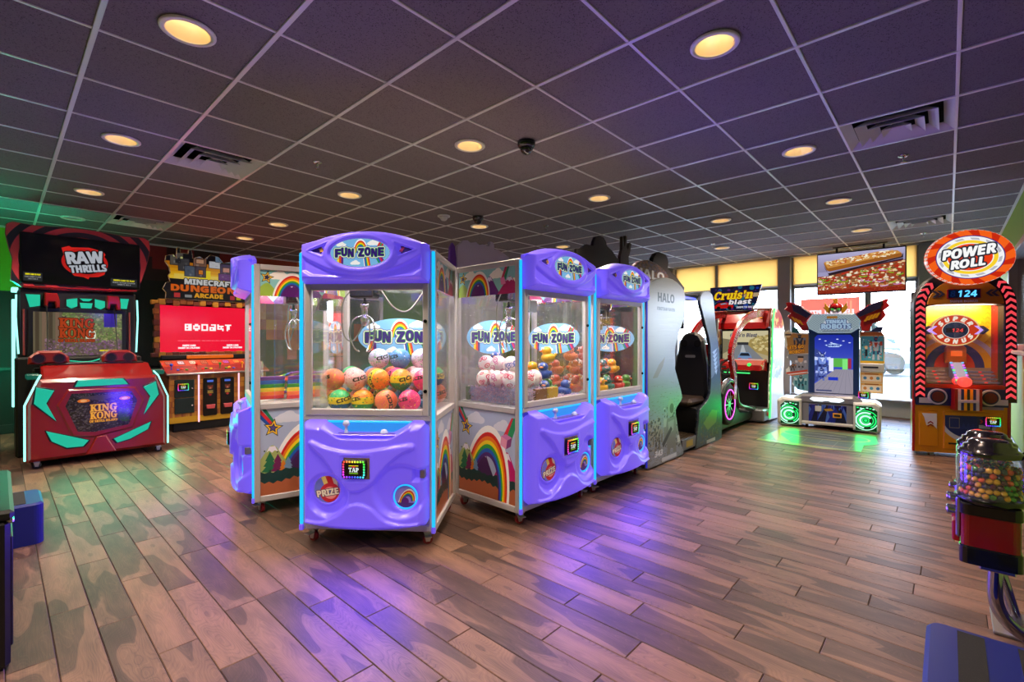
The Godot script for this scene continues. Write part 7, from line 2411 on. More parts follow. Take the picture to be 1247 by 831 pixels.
func swirl_ball_art(k: int) -> Pic:
	var g := RandomNumberGenerator.new()
	g.seed = 80 + k
	var p := Pic.new(160, 90, Color(0.95, 0.92, 0.93))
	var c: Color = [Color(0.85, 0.2, 0.4), Color(0.2, 0.4, 0.75), Color(0.8, 0.35, 0.6)][k]
	for q in 26:
		var x := g.randf() * 160
		var y := g.randf() * 90
		var r := g.randf_range(5, 12)
		p.ell(x, y, r, r * 0.8, c)
		p.ell(x, y, r * 0.65, r * 0.5, Color(0.96, 0.93, 0.94))
		p.ell(x, y, r * 0.3, r * 0.25, c)
	return p


func place_word(k: int) -> String:
	return ["first", "second", "third", "fourth", "fifth", "sixth", "seventh", "eighth", "ninth", "tenth"][mini(k, 9)]


func spot(p: Vector3) -> String:
	var a := "far left" if p.x < -0.21 else "left" if p.x < -0.07 else "centre" if p.x < 0.075 else "right" if p.x < 0.215 else "far right"
	var b := "front" if p.z > -0.17 else "front-middle" if p.z > -0.3 else "rear-middle" if p.z > -0.455 else "back"
	return b + " " + a + ", " + ("lower" if p.y < 0.96 else "upper" if p.y < 1.06 else "top") + " layer"


func build_prizes() -> void:
	# speckled rubber balls in the front machine
	var claw := Transform3D(Basis(Vector3.UP, deg_to_rad(-51.1)), Vector3(1.515, 0, -2.59))
	var sphere: ArrayMesh = MB.new().ball(Vector3.ZERO, Vector3.ONE * 0.0705, 24).done()
	var names7 := ["pink speckled", "orange and green", "blue speckled", "peach and pink", "green and blue", "magenta speckled", "white and violet"]
	var rows := [
		["front row", 0.864, -0.125, [[-0.225, 4], [-0.075, 1], [0.075, 3], [0.225, 5]]],
		["second row", 0.864, -0.272, [[-0.3, 1], [-0.15, 0], [0.0, 4], [0.15, 2], [0.3, 2]]],
		["third row", 0.864, -0.419, [[-0.225, 4], [-0.075, 3], [0.075, 0], [0.225, 5]]],
		["back row", 0.864, -0.562, [[-0.3, 2], [-0.15, 4], [0.0, 6], [0.15, 0], [0.3, 3]]],
		["upper front row", 0.992, -0.197, [[-0.3, 3], [-0.15, 0], [0.0, 1], [0.15, 1], [0.3, 5]]],
		["upper second row", 0.992, -0.345, [[-0.225, 0], [-0.075, 3], [0.075, 5], [0.225, 0]]],
		["upper back row", 0.992, -0.49, [[-0.3, 4], [-0.15, 2], [0.0, 3], [0.15, 0], [0.3, 4]]],
		["topmost row", 1.119, -0.418, [[-0.075, 6], [0.075, 2], [0.225, 6]]]]
	for r in rows:
		for k in r[3].size():
			var q = r[3][k]
			var o := single("rubber_ball", sphere, printed("ball_%d" % q[1], ball_art.bind(q[1]), 0.35), "%s ball, %s from left in %s of the ball machine" % [names7[q[1]], place_word(k), r[0]], "ball", claw * Vector3(q[0], r[1], r[2]), "rubber balls in the front claw machine")
			o.rotation = Vector3(0, PI / 2 * ((k * 3 + int(r[2] * 50)) % 4), PI / 2 * (1 if k % 3 == 2 else 0))
	# machine two: crinkle filling, candy-print balls and bird toys
	var at2 := Vector3(2.757, 0, -2.09)
	var n := FastNoiseLite.new()
	n.seed = 8
	n.frequency = 6.0
	var g := RandomNumberGenerator.new()
	g.seed = 77
	var fluff := MultiMesh.new()
	fluff.transform_format = MultiMesh.TRANSFORM_3D
	fluff.use_colors = true
	fluff.mesh = MB.new().tube([Vector3(-0.02, 0, 0), Vector3(-0.006, 0.008, 0.004), Vector3(0.006, -0.004, -0.004), Vector3(0.02, 0.004, 0)], 0.0022, 3).done()
	fluff.instance_count = 6500
	for k in 6500:
		var p := Vector3(lerpf(-0.35, 0.35, pow(g.randf(), 1.5)), 0, g.randf_range(-0.58, -0.05))
		p.y = 0.8 + g.randf() * (0.1 if p.x < 0.0 else 0.03)
		fluff.set_instance_transform(k, Transform3D(Basis.from_euler(Vector3(g.randf() * 6.2, g.randf() * 6.2, g.randf() * 6.2)), p))
		fluff.set_instance_color(k, [Color(0.65, 0.4, 0.6), Color(0.5, 0.42, 0.75), Color(0.8, 0.6, 0.75), Color(0.4, 0.5, 0.8)][g.randi() % 4])
	var mi := MultiMeshInstance3D.new()
	mi.name = "crinkle_filling"
	mi.multimesh = fluff
	var fm := mat("crinkle", Color.WHITE, 0.4)
	fm.vertex_color_use_as_albedo = true
	mi.material_override = fm
	add_child(mi)
	mi.position = at2
	tag(mi, "pink and violet crinkle shred bedding in the second claw machine", "filling")
	mi.set_meta("kind", "stuff")
	var small: ArrayMesh = MB.new().ball(Vector3.ZERO, Vector3.ONE * 0.062, 22).done()
	var sw := [[-0.3, 0.965, -0.19, 0], [-0.165, 0.965, -0.15, 0], [-0.3, 0.965, -0.315, 2], [-0.165, 0.965, -0.285, 1], [-0.3, 0.965, -0.45, 0], [-0.03, 0.965, -0.2, 2], [-0.165, 0.965, -0.42, 0], [-0.235, 1.07, -0.24, 1], [-0.235, 1.07, -0.37, 2], [-0.035, 0.965, -0.335, 1], [-0.165, 0.965, -0.555, 2], [-0.1, 1.07, -0.28, 0], [-0.235, 1.07, -0.5, 0]]
	for k in sw.size():
		var q = sw[k]
		single("candy_print_ball", small, printed("swirl_ball_%d" % q[3], swirl_ball_art.bind(q[3]), 0.3), "white ball with %s candy swirls, second claw machine, %s" % [["red", "blue", "pink"][q[3]], spot(Vector3(q[0], q[1], q[2]))], "ball", at2 + Vector3(q[0], q[1], q[2]), "candy-print balls in the second claw machine").rotation = Vector3(k, k * 2.1, 0.4)
	# gift boxes under the balls
	for k in 3:
		single("candy_box", MB.new().box(Vector3.ZERO, Vector3(0.14, 0.1, 0.03), 0.003), mat("candy_box_%d" % k, [Color(0.5, 0.28, 0.22), Color(0.3, 0.4, 0.3), Color(0.75, 0.6, 0.2)][k], 0.4), "%s candy box in the crinkle shred of the second machine" % ["brown", "green", "yellow"][k], "box", at2 + Vector3([-0.12, -0.3, 0.0][k], 0.85, [-0.06, -0.57, -0.06][k])).rotation.y = 0.0
	var birds := {}
	var cols := {"blue": Color(0.08, 0.25, 0.62), "yellow": Color(0.85, 0.65, 0.08), "red": Color(0.72, 0.14, 0.1), "orange": Color(0.85, 0.35, 0.1), "green": Color(0.2, 0.5, 0.12), "teal": Color(0.08, 0.42, 0.42)}
	var spots := [
		[at2, "second", [[0.1, 0.88, -0.2, "blue"], [0.24, 0.88, -0.12, "blue"], [0.24, 0.88, -0.27, "green"], [0.1, 0.88, -0.36, "yellow"], [0.25, 0.88, -0.43, "teal"], [0.11, 0.88, -0.52, "blue"], [0.28, 0.88, -0.56, "red"], [-0.04, 0.91, -0.54, "blue"], [0.15, 0.99, -0.25, "blue"], [0.2, 0.99, -0.4, "yellow"], [0.06, 0.99, -0.43, "yellow"], [-0.08, 1.06, -0.55, "blue"], [0.3, 0.98, -0.5, "yellow"], [0.17, 1.0, -0.55, "orange"], [0.27, 1.1, -0.3, "yellow"]]],
		[Vector3(3.655, 0, -2.09), "third", [[-0.16, 0.87, -0.1, "yellow"], [-0.02, 0.87, -0.12, "teal"], [0.13, 0.87, -0.1, "red"], [0.28, 0.87, -0.12, "green"], [-0.29, 0.87, -0.27, "red"], [-0.13, 0.87, -0.26, "orange"], [0.03, 0.87, -0.28, "yellow"], [0.19, 0.87, -0.26, "green"], [-0.22, 0.87, -0.41, "red"], [-0.05, 0.87, -0.43, "red"], [0.12, 0.87, -0.43, "yellow"], [0.28, 0.87, -0.4, "teal"], [0.25, 0.87, -0.56, "yellow"], [0.05, 0.87, -0.57, "orange"], [-0.15, 0.87, -0.57, "red"], [-0.24, 0.99, -0.2, "red"], [-0.1, 0.99, -0.2, "orange"], [0.05, 0.99, -0.2, "teal"], [0.2, 0.99, -0.2, "yellow"], [-0.2, 0.99, -0.33, "orange"], [-0.03, 0.99, -0.34, "red"], [0.12, 0.99, -0.34, "yellow"], [0.28, 0.99, -0.32, "orange"], [0.0, 0.99, -0.5, "red"], [0.18, 0.99, -0.5, "yellow"], [-0.15, 1.1, -0.27, "red"], [-0.3, 0.99, -0.46, "red"], [-0.28, 1.1, -0.33, "orange"]]]]
	for s in spots:
		for q in s[2]:
			var c: String = q[3]
			var label := "%s rubber duck in the %s claw machine, %s" % [c, s[1], spot(Vector3(q[0], q[1], q[2]))]
			var p: Vector3 = s[0] + Vector3(q[0], q[1] - 0.012 if q[1] < 0.95 else q[1] + (0.012 if q[1] < 1.05 else 0.024), q[2])
			var turn := fmod(q[0] * 700.0 + q[2] * 900.0, 90.0) - 40.0
			if not birds.has(c):
				birds[c] = make_duck(c, cols[c])
				birds[c].position = p
				birds[c].rotation_degrees.y = turn
				birds[c].set_meta("label", label)
				birds[c].set_meta("group", "rubber ducks in the claw machines")
			else:
				copy(birds[c], label, p, turn)
	# rainbow bubble boards in the machine seen from its side
	var c4 := Transform3D(Basis(Vector3.UP, deg_to_rad(-105)), Vector3(1.335, 0, -4.02))
	var proto: Node3D = null
	var tilt := [[0.27, 0.89, -0.13, 1.3, 0.1], [0.31, 0.89, -0.31, 1.35, 0.15], [0.3, 0.89, -0.49, 1.3, -0.1], [0.12, 0.83, -0.2, 0.3, 0.4], [0.1, 0.83, -0.45, 0.25, 1.2], [-0.1, 0.83, -0.3, 0.2, 0.8], [0.16, 0.97, -0.25, 0.5, 0.9], [0.24, 0.98, -0.45, 0.35, 0.1], [-0.2, 0.85, -0.45, 0.3, 0.3], [0.05, 0.94, -0.34, 0.3, 1.9]]
	for k in tilt.size():
		var q = tilt[k]
		var label := "rainbow bubble board in the side-on claw machine, %s" % ["on edge at the front of the glass", "on edge in the glass's middle", "on edge toward the rear of the glass", "lying flat near the front", "lying flat near the back", "flat on the far side", "tilted on top, leftmost", "tilted on top, rightmost", "flat in the far back corner", "lying across the middle of the heap"][k]
		var o: Node3D
		if proto == null:
			proto = thing("bubble_board", label, "toy", Vector3.ZERO, 0, "rainbow bubble boards")
			var hues := [Color(0.85, 0.08, 0.1), Color(0.95, 0.42, 0.05), Color(0.95, 0.82, 0.1), Color(0.15, 0.6, 0.15), Color(0.08, 0.35, 0.75), Color(0.4, 0.1, 0.55)]
			var dome: ArrayMesh = MB.new().lathe([Vector2(0.0115, 0), Vector2(0.009, 0.006), Vector2(0, 0.009)], 10).done()
			for h in 6:
				var m := mat("bubble_%d" % h, hues[h], 0.4)
				var st := part(proto, "stripe", MB.new().box(Vector3(-0.075 + h * 0.03, 0, 0), Vector3(0.03, 0.01, 0.17), 0.003), m)
				for b in 5:
					part(st, "bubble", dome, m).position = Vector3(-0.075 + h * 0.03, 0.004, -0.064 + b * 0.032)
			o = proto
		else:
			o = copy(proto, label, Vector3.ZERO, 0)
		o.transform = c4 * Transform3D(Basis(Vector3.UP, q[4]) * Basis(Vector3.BACK, q[3] if q[3] > 1.0 else q[3] * 0.6), Vector3(q[0], q[1], q[2]))


func make_duck(called: String, c: Color) -> Node3D:
	var t := thing("rubber_duck", "", "toy duck")
	var m := mat("duck_" + called, c, 0.3)
	part(t, "body", MB.new().ball(Vector3(0, -0.02, 0), Vector3(0.056, 0.042, 0.06), 18).tube([Vector3(0, -0.01, -0.05), Vector3(0, 0.012, -0.07)], 0.012, 6), m)
	part(t, "head", MB.new().ball(Vector3(0, 0.034, 0.014), Vector3(0.041, 0.037, 0.041), 18), m)
	part(t, "beak", MB.new().ball(Vector3(0, 0.033, 0.057), Vector3(0.018, 0.008, 0.018), 10), mat("beak_orange", Color(0.9, 0.45, 0.05), 0.35))
	for s in [-1, 1]:
		part(t, "eye", MB.new().ball(Vector3(s * 0.02, 0.052, 0.046), Vector3(0.009, 0.011, 0.006), 8), mat("eye_white", Color(0.92, 0.92, 0.9), 0.3))
		part(t, "wing", MB.new().ball(Vector3(s * 0.054, -0.015, -0.008), Vector3(0.012, 0.022, 0.034), 10), m)
	return t


# ---------- window wall extras, seats, sweets ----------
func pizza_art() -> Pic:
	var g := RandomNumberGenerator.new()
	g.seed = 71
	var p := Pic.new(480, 270, Color(0.62, 0.6, 0.75))
	p.fade(0, 0, 480, 120, Color(0.7, 0.68, 0.82), Color(0.55, 0.52, 0.66))
	p.poly(v2([35, 70, 60, 130, 460, 60, 470, 36, 470, 66, 70, 150, 45, 100]), Color(0.16, 0.1, 0.12))
	p.poly(v2([60, 145, 300, 100, 470, 70, 470, 85, 90, 160]), Color(0.2, 0.12, 0.2))
	p.poly(v2([35, 60, 350, 16, 440, 22, 465, 42, 460, 60, 70, 118, 52, 108]), Color(0.6, 0.36, 0.12))
	p.poly(v2([35, 52, 350, 12, 440, 18, 462, 36, 60, 96]), Color(0.8, 0.55, 0.25))
	for k in 150:
		var x := g.randf_range(55, 430)
		var y := 66.0 - x * 0.1 + g.randf_range(-16, 20)
		p.ell(x, y, g.randf_range(3, 12), g.randf_range(2, 5), [Color(0.95, 0.88, 0.7), Color(0.75, 0.25, 0.12), Color(0.9, 0.7, 0.4), Color(0.65, 0.35, 0.15), Color(0.95, 0.93, 0.85)][g.randi() % 5])
	p.poly(v2([0, 150, 60, 150, 250, 110, 480, 80, 480, 270, 0, 270]), Color(0.6, 0.25, 0.12))
	for k in 420:
		var x := g.randf() * 480
		var y := lerpf(160.0 - x * 0.15, 240, g.randf())
		p.ell(x, y, g.randf_range(4, 13), g.randf_range(3, 8), [Color(0.9, 0.8, 0.6), Color(0.7, 0.15, 0.1), Color(0.55, 0.38, 0.22), Color(0.92, 0.88, 0.8), Color(0.75, 0.5, 0.3), Color(0.4, 0.28, 0.18)][g.randi() % 6])
	for k in 26:
		var x := g.randf() * 470
		var y := lerpf(160.0 - x * 0.14, 230, g.randf())
		var c := Color(0.5, 0.7, 0.12) if k % 2 else Color(0.75, 0.5, 0.72)
		p.line(arc(Vector2(x, y), 24, 12, g.randf() * 90, 120 + g.randf() * 90, 8), 6, c)
	p.rect(0, 246, 480, 24, Color(0.55, 0.15, 0.08))
	p.speckle(200, 1, 3, [Color(0.7, 0.35, 0.2), Color(0.4, 0.1, 0.05)], g, Rect2(0, 246, 480, 24))
	return p


func poster_art() -> Pic:
	var p := Pic.new(320, 190, Color(0.86, 0.42, 0.32))
	p.text("PERSONAL PIZZA", 160, 90, 260, 30, Color(0.95, 0.78, 0.7), 1.5)
	p.rect(40, 20, 10, 150, Color(0.9, 0.55, 0.38))
	p.rect(70, 125, 180, 8, Color(0.9, 0.6, 0.5))
	return p.flip()


func build_window_extras() -> void:
	var black := mat("cabinet_black", Color.BLACK)
	var tv := thing("hanging_screen", "flat screen hung from the ceiling showing pizza slices", "television", Vector3(9.17, 1.985, -1.03), -90)
	part(tv, "housing", MB.new().box(Vector3(0, 0.335, -0.03), Vector3(1.14, 0.68, 0.05), 0.008), black)
	part(tv, "picture", MB.new().plate(-0.555, 0.015, 0.555, 0.655, -0.003), printed("pizza_screen", pizza_art, 0.15, 0.95), "picture of two pizzas")
	area_light("tv_light", Color(1.0, 0.8, 0.65), 0.12, Vector2(1.0, 0.55), Vector3(0, 0.33, 0.03), Vector3.BACK, tv)
	for x in [-0.3, 0.3]:
		part(tv, "hanger", MB.new().box(Vector3(x, 0.7, -0.04), Vector3(0.03, 0.11, 0.03), 0.003), black)
	part(tv, "ceiling_plate", MB.new().box(Vector3(0, 0.748, -0.04), Vector3(0.7, 0.012, 0.08), 0.003), black)
	var pm := printed("poster_print", poster_art, 0.5)
	pm.backlight_enabled = true
	pm.backlight = Color(0.75, 0.75, 0.75)
	var po := single("window_poster", MB.new().plate(-0.43, -0.26, 0.43, 0.26, 0), pm, "pinkish red pizza poster on the window, its lettering seen mirrored", "poster", Vector3(9.765, 1.71, -1.52))
	po.rotation_degrees.y = -90
	# cabinets standing with their backs to the claw machines; only their toppers rise above
	var b1 := thing("back_to_back_cabinet", "pale cut-out topper seen from behind over the claw machines", "arcade cabinet", Vector3(3.6, 0, -3.75))
	part(b1, "cabinet_body", MB.new().box(Vector3(0, 0.95, -0.3), Vector3(0.78, 1.9, 0.5), 0.02), mat("back_pale", Color(0.45, 0.44, 0.48), 0.5))
	part(b1, "topper_board", MB.new().prism(v2([-0.38, 1.9, 0.4, 1.9, 0.4, 2.2, 0.3, 2.24, 0.2, 2.27, 0.16, 2.26, 0.15, 2.33, 0.1, 2.34, 0.08, 2.28, -0.02, 2.29, -0.06, 2.27, -0.12, 2.3, -0.2, 2.28, -0.24, 2.3, -0.3, 2.29, -0.34, 2.25, -0.38, 2.22]), -0.02, 0.02, 0.003), mat("topper_lilac", Color(0.62, 0.58, 0.66), 0.5))
	part(b1, "topper_figure", MB.new().prism(v2([-0.46, 1.92, -0.38, 1.92, -0.38, 2.1, -0.4, 2.22, -0.43, 2.25, -0.46, 2.2, -0.47, 2.08]), -0.03, 0.0, 0.003), mat("figure_violet", Color(0.35, 0.15, 0.55), 0.4))
	var b2 := thing("back_to_back_cabinet", "dark topper of a figure with a raised hand, seen from behind", "arcade cabinet", Vector3(5.2, 0, -3.2))
	part(b2, "cabinet_body", MB.new().box(Vector3(0, 1.0, -0.36), Vector3(1.2, 2.0, 0.6), 0.02), mat("back_brown", Color(0.09, 0.075, 0.08), 0.5))
	part(b2, "topper_board", MB.new().prism(v2([-0.6, 2.0, 0.6, 2.0, 0.62, 2.2, 0.5, 2.3, 0.3, 2.33, 0.2, 2.4, 0.06, 2.45, 0.04, 2.5, -0.02, 2.545, -0.12, 2.55, -0.2, 2.52, -0.24, 2.46, -0.26, 2.4, -0.4, 2.4, -0.5, 2.34, -0.6, 2.32]), -0.04, 0.0, 0.004), mat("back_brown", Color.BLACK))
	part(b2, "topper_hand", MB.new().prism(v2([0.36, 2.2, 0.6, 2.2, 0.58, 2.36, 0.62, 2.44, 0.66, 2.56, 0.62, 2.57, 0.56, 2.46, 0.53, 2.5, 0.54, 2.64, 0.5, 2.645, 0.47, 2.5, 0.44, 2.62, 0.41, 2.62, 0.41, 2.45, 0.36, 2.35]), -0.02, 0.02, 0.004), mat("hand_brown", Color(0.2, 0.15, 0.14), 0.5))


func step_stool(called_label: String, at: Vector3, size: Vector3, along_x: bool) -> void:
	var t := thing("step_stool", called_label, "step stool", at, 0, "blue step stools")
	var blue := mat("step_blue", Color(0.05, 0.1, 0.42), 0.4)
	var mb := MB.new()
	mb.xf = Transform3D(Basis(Vector3.RIGHT, -PI / 2), Vector3.ZERO)
	var hx := size.x * 0.5
	var hz := size.z * 0.5
	mb.prism(rounded(-hx, -hz, hx, hz, 0.045, 6), 0.0, size.y, 0.012)
	part(t, "body", mb, blue)
	var n := 3
	for k in n:
		var o := (k - 1) * (size.z if along_x else size.x) * 0.28
		var s := Vector3(size.x * 0.86, 0.003, size.z * 0.13) if along_x else Vector3(size.x * 0.13, 0.003, size.z * 0.86)
		var p := Vector3(0, size.y + 0.001, o) if along_x else Vector3(o, size.y + 0.001, 0)
		part(t, "grip_strip", MB.new().box(p, s), grip())


func grip() -> StandardMaterial3D:
	if M.has("grip_tape"):
		return M["grip_tape"]
	var g := RandomNumberGenerator.new()
	g.seed = 90
	var p := Pic.new(256, 256, Color(0.09, 0.075, 0.07))
	p.speckle(2500, 0.4, 1.0, [Color(0.16, 0.14, 0.13), Color(0.05, 0.04, 0.04), Color(0.3, 0.27, 0.25)], g)
	var m := printed("grip_tape", p, 0.9)
	m.texture_repeat = true
	m.uv1_triplanar = true
	m.uv1_scale = Vector3(5, 5, 5)
	return m


func sweets() -> void:
	var g := RandomNumberGenerator.new()
	g.seed = 101
	var black := mat("head_black", Color(0.02, 0.02, 0.022), 0.2, 0.0, 0.6)
	var chrome := mat("chrome", Color.WHITE)
	var redm := mat("vend_red", Color(0.5, 0.03, 0.05), 0.22, 0.0, 0.6)
	var cols := [Color(0.85, 0.3, 0.05), Color(0.9, 0.65, 0.05), Color(0.25, 0.5, 0.06), Color(0.35, 0.02, 0.05), Color(0.12, 0.05, 0.1)]
	var cm := []
	for k in 5:
		cm.append(mat("candy_%d" % k, cols[k], 0.25, 0.0, 0.4))
	var candy: ArrayMesh = MB.new().lathe([Vector2(0, -0.0055), Vector2(0.008, -0.0045), Vector2(0.0115, 0), Vector2(0.008, 0.0045), Vector2(0, 0.0055)], 10).done()
	for h in 2:
		var base := Vector3(2.70 + h * 0.22, 0.0, 0.123)
		var t := thing("candy_dispenser", ["red and black candy dispenser on a chrome pole, nearer of two", "second candy dispenser half hidden behind the nearer one"][h], "candy dispenser", base, 0, "candy dispensers")
		t.scale = Vector3(0.8, 1, 0.8)
		var sq := func(r: float, b: float) -> Array: return rounded(-r, -r, r, r, b, 5)
		var up := Transform3D(Basis(Vector3.RIGHT, -PI / 2), Vector3.ZERO)
		var a := MB.new()
		a.xf = up
		a.prism(sq.call(0.112, 0.03), 0.36, 0.43, 0.006)
		part(t, "base_tray", a, black)
		var b := MB.new()
		b.xf = up
		b.prism(sq.call(0.106, 0.03), 0.425, 0.56)
		part(t, "body", b, redm)
		var c := MB.new()
		c.xf = up
		c.prism(sq.call(0.112, 0.03), 0.555, 0.6, 0.006)
		part(t, "collar", c, black)
		part(t, "collar_ring", MB.new().lathe([Vector2(0.105, 0.595), Vector2(0.128, 0.6), Vector2(0.13, 0.615), Vector2(0.122, 0.622)], 32), black)
		part(t, "globe", MB.new().lathe([Vector2(0.118, 0.615), Vector2(0.121, 0.63), Vector2(0.121, 0.77), Vector2(0.114, 0.79), Vector2(0.1, 0.8)], 40), glass("globe_clear", Color(0.9, 0.95, 1.0), 0.06))
		part(t, "lid", MB.new().lathe([Vector2(0.118, 0.785), Vector2(0.12, 0.8), Vector2(0.112, 0.808), Vector2(0.1, 0.812), Vector2(0.098, 0.825), Vector2(0.082, 0.83), Vector2(0.078, 0.842), Vector2(0.06, 0.85), Vector2(0.0, 0.853)], 40), mat("lid_chrome", Color(0.4, 0.38, 0.38), 0.14, 0.95))
		# vending mechanism faces the room
		part(t, "coin_plate", MB.new().box(Vector3(-0.02, 0.53, -0.115), Vector3(0.11, 0.16, 0.02), 0.006), chrome)
		part(t, "turn_knob", MB.new().disc(Vector3(-0.02, 0.545, -0.125), 0.022, 0.035, Vector3.FORWARD, 16, 0.005), chrome)
		part(t, "knob_upper", MB.new().disc(Vector3(-0.04, 0.6, -0.12), 0.014, 0.03, Vector3.FORWARD, 14, 0.004), chrome)
		part(t, "chute_flap", MB.new().prism(v2([-0.045, 0.4, 0.045, 0.4, 0.04, 0.48, -0.04, 0.48]), 0, 0.03, 0.006), mat("flap_red", Color(0.6, 0.05, 0.06), 0.3)).transform = Transform3D(Basis(Vector3.UP, PI), Vector3(-0.02, 0.03, -0.108))
		if h == 0:
			part(t, "side_box", MB.new().box(Vector3(0.06, 0.72, 0.15), Vector3(0.1, 0.16, 0.06), 0.006), black)
		# sweets: the ones against the glass are single, the core is filling
		var core := MB.new()
		core.lathe([Vector2(0.0, 0.622), Vector2(0.09, 0.622), Vector2(0.09, 0.735), Vector2(0.0, 0.745)], 24)
		var mound := MultiMesh.new()
		mound.transform_format = MultiMesh.TRANSFORM_3D
		mound.use_colors = true
		mound.mesh = candy
		mound.instance_count = 700
		for k in 700:
			var r := 0.095 * sqrt(g.randf())
			var an := g.randf() * TAU
			mound.set_instance_transform(k, Transform3D(Basis.from_euler(Vector3(g.randf() * 6, g.randf() * 6, 0)), Vector3(cos(an) * r, 0.63 + g.randf() * 0.118, sin(an) * r)))
			mound.set_instance_color(k, cols[g.randi() % 5].srgb_to_linear())
		var mi := MultiMeshInstance3D.new()
		mi.name = numbered("candy_filling")
		mi.multimesh = mound
		var mm := mat("candy_any", Color.WHITE, 0.25, 0.0, 0.4)
		mm.vertex_color_use_as_albedo = true
		mi.material_override = mm
		add_child(mi)
		mi.position = base
		mi.scale = Vector3(0.8, 1, 0.8)
		tag(mi, ["mixed candy heaped inside the nearer dispenser globe", "mixed candy heaped inside the second dispenser globe"][h], "candy")
		mi.set_meta("kind", "stuff")
		if h == 0:
			var cn := ["orange", "yellow", "green", "dark red", "brown"]
			for row in 6:
				for k in 13:
					var an := deg_to_rad(100.0 + k * 14.0 + 7.0 * (row % 2))
					var c2 := g.randi() % 5
					var o := single("candy", candy, cm[c2], "%s button candy in the %s ring against the nearer globe" % [cn[c2], ["lowest", "second", "third", "fourth", "fifth", "topmost"][row]], "candy", base + Vector3(cos(an) * 0.0865, 0.636 + row * 0.0205, -sin(an) * 0.0865), "candies against the nearer globe glass")
					o.rotation = Vector3(PI / 2 * (0.55 + g.randf() * 0.35), an + PI / 2, 0)
					o.rotation_order = EULER_ORDER_YXZ
	# chrome stand
	var s := thing("dispenser_stand", "chrome bent tube stand under the candy dispensers", "stand", Vector3(2.70, 0, 0.123))
	part(s, "pole", MB.new().tube(spline([Vector3(0.02, 0.345, 0.02), Vector3(0.02, 0.2, 0.02), Vector3(0.04, 0.11, 0.06), Vector3(0.09, 0.05, 0.14), Vector3(0.16, 0.035, 0.26)], 8), 0.024, 16), mat("pole_chrome", Color(0.75, 0.75, 0.8), 0.08, 1.0))
	part(s, "top_plate", MB.new().box(Vector3(0.13, 0.349, 0.02), Vector3(0.4, 0.016, 0.1), 0.003), chrome)
	part(s, "pole", MB.new().tube([Vector3(0.29, 0.345, 0.02), Vector3(0.29, 0.02, 0.1)], 0.02, 12), mat("pole_chrome", Color.WHITE))
	part(s, "base_plate", MB.new().box(Vector3(0.29, 0.008, 0.2), Vector3(0.26, 0.014, 0.36), 0.003), mat("plate_grey", Color(0.5, 0.48, 0.46), 0.4, 0.4))


func build_near() -> void:
	step_stool("blue step stool with dark grip strips at the lower right", Vector3(2.03, 0, 0.2), Vector3(0.46, 0.25, 0.51), true)
	step_stool("blue step stool with dark grip strips at the left edge", Vector3(-0.06, 0, -4.3), Vector3(0.5, 0.25, 0.4), false)
	var t := thing("low_cabinet", "dark low game cabinet cut off at the left edge", "cabinet", Vector3(-0.32, 0, -3.0))
	part(t, "body", MB.new().box(Vector3(0, 0.29, 0), Vector3(0.7, 0.56, 0.8), 0.015), mat("low_dark", Color(0.03, 0.03, 0.05), 0.4))
	part(t, "top", MB.new().box(Vector3(0, 0.59, 0), Vector3(0.72, 0.04, 0.82), 0.012), mat("low_top", Color(0.03, 0.05, 0.05), 0.4))
	part(t, "front_door", MB.new().box(Vector3(0, 0.29, 0.403), Vector3(0.56, 0.44, 0.014), 0.005), mat("low_panel", Color(0.06, 0.06, 0.09), 0.35))
	part(t, "door_lock", MB.new().disc(Vector3(0.22, 0.36, 0.41), 0.012, 0.01, Vector3.BACK, 14), mat("chrome", Color.WHITE))
	for z in [-0.26, 0.0, 0.26]:
		part(t, "side_panel", MB.new().box(Vector3(0.352, 0.29, z), Vector3(0.01, 0.42, 0.22), 0.004), mat("low_panel", Color.BLACK))
	part(t, "edge_trim", MB.new().box(Vector3(0.35, 0.565, 0), Vector3(0.02, 0.015, 0.8), 0.004), mat("chrome", Color.WHITE))
	part(t, "kick", MB.new().box(Vector3(0, 0.012, 0), Vector3(0.66, 0.024, 0.76)), mat("low_dark", Color.BLACK))
	sweets()


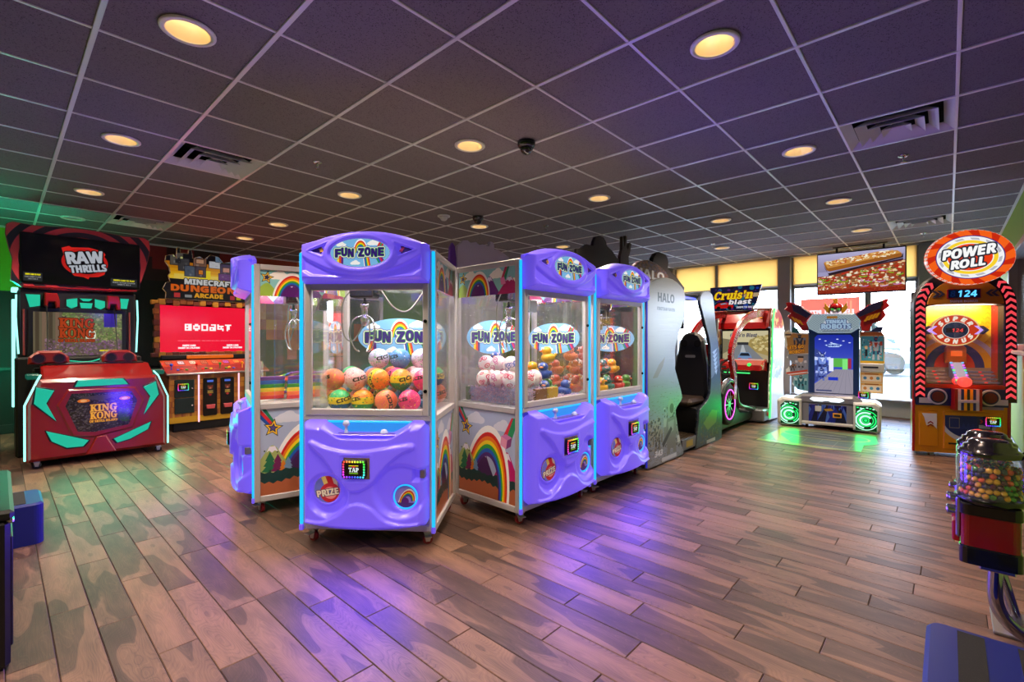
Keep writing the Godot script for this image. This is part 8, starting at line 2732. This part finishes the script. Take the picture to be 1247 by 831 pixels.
# ---------- outside ----------
func make_car(label: String, at: Vector3, turn: float, paint: Color) -> void:
	var t := thing("parked_car", label, "car", at, turn)
	var m := mat("paint_" + str(paint), paint, 0.25, 0.0, 0.6)
	part(t, "body", MB.new().prism(spline(v2([-2.15, 0.3, -2.2, 0.6, -1.95, 0.85, -1.1, 0.95, -0.8, 1.0, -0.3, 1.38, 0.5, 1.42, 1.2, 1.32, 1.75, 1.0, 2.1, 0.92, 2.2, 0.6, 2.15, 0.3, 0.0, 0.28, -2.15, 0.3]), 3), -0.85, 0.85, 0.12), m)
	for s in [-1, 1]:
		part(t, "side_window", MB.new().prism(v2([-0.62, 1.02, -0.2, 1.32, 0.5, 1.35, 1.1, 1.25, 1.4, 1.02]), -0.01, 0.01), mat("car_glass", Color(0.05, 0.06, 0.07), 0.08)).position = Vector3(0, 0, s * 0.851)
		for x in [-1.35, 1.4]:
			var w := part(t, "wheel", MB.new().disc(Vector3(x, 0.32, s * 0.78 - (0.0 if s > 0 else 0.0)), 0.32, 0.1, Vector3(0, 0, s), 24, 0.02), mat("tyre", Color.BLACK))
			part(w, "hub", MB.new().disc(Vector3(x, 0.32, s * 0.88), 0.2, 0.012, Vector3(0, 0, s), 20), mat("spoke_silver", Color.WHITE))
	part(t, "windscreen", MB.new().box(Vector3(-0.58, 1.2, 0), Vector3(0.5, 0.02, 1.4)), mat("car_glass", Color.BLACK)).transform = Transform3D(Basis(Vector3.BACK, 0.62), Vector3(-0.07, 0.59, 0))


func build_outside() -> void:
	var gr := part(self, "ground", MB.new().box(Vector3(60, -0.12, -10), Vector3(99.7, 0.1, 140)), mat("asphalt_pale", Color(0.48, 0.48, 0.47), 0.9))
	structure(gr, "pale car park outside the windows")
	structure(part(self, "trim_3", MB.new().box(Vector3(11.2, -0.06, -4), Vector3(2.6, 0.06, 16)), mat("pavement", Color(0.66, 0.65, 0.62), 0.9)), "pale pavement outside the windows")
	make_car("white car parked outside, seen past the red chevron pillar", Vector3(22.5, -0.07, -3.0), 75, Color(0.2, 0.16, 0.16))
	make_car("dark blue car parked farther off outside the window", Vector3(40, -0.07, -3.6), 20, Color(0.05, 0.06, 0.1))
	make_car("grey car parked outside behind the racing cabinet", Vector3(24.0, -0.07, -8.6), 80, Color(0.2, 0.21, 0.23))
	for k in 2:
		var t := thing("parking_lot_tree", ["small round tree beyond the dark car", "small tree at the car park's far left edge"][k], "tree", [Vector3(58, -0.07, -6.6), Vector3(50, -0.07, -14)][k])
		part(t, "trunk", MB.new().tube([Vector3(0, 0, 0), Vector3(0.1, 1.0, 0), Vector3(0, 2.2, 0.1)], 0.12, 8), mat("bark", Color(0.25, 0.18, 0.13), 0.9))
		var g := RandomNumberGenerator.new()
		g.seed = 33 + k
		var mb := MB.new()
		for q in 150:
			var d := Vector3(g.randfn(), g.randfn() * 0.7, g.randfn()).limit_length(1.6)
			mb.ball(Vector3(0, 2.7, 0) + d * 0.85, Vector3(0.32, 0.2, 0.32) * g.randf_range(0.7, 1.3), 6)
		part(t, "crown", mb, mat("leaf_green", Color(0.13, 0.17, 0.09), 0.8))


func build_rest() -> void:
	build_kong()
	build_blocks()
	build_silver()
	build_racer()
	build_robot()
	build_power()
	build_window_extras()
	build_near()
	build_prizes()
	build_outside()
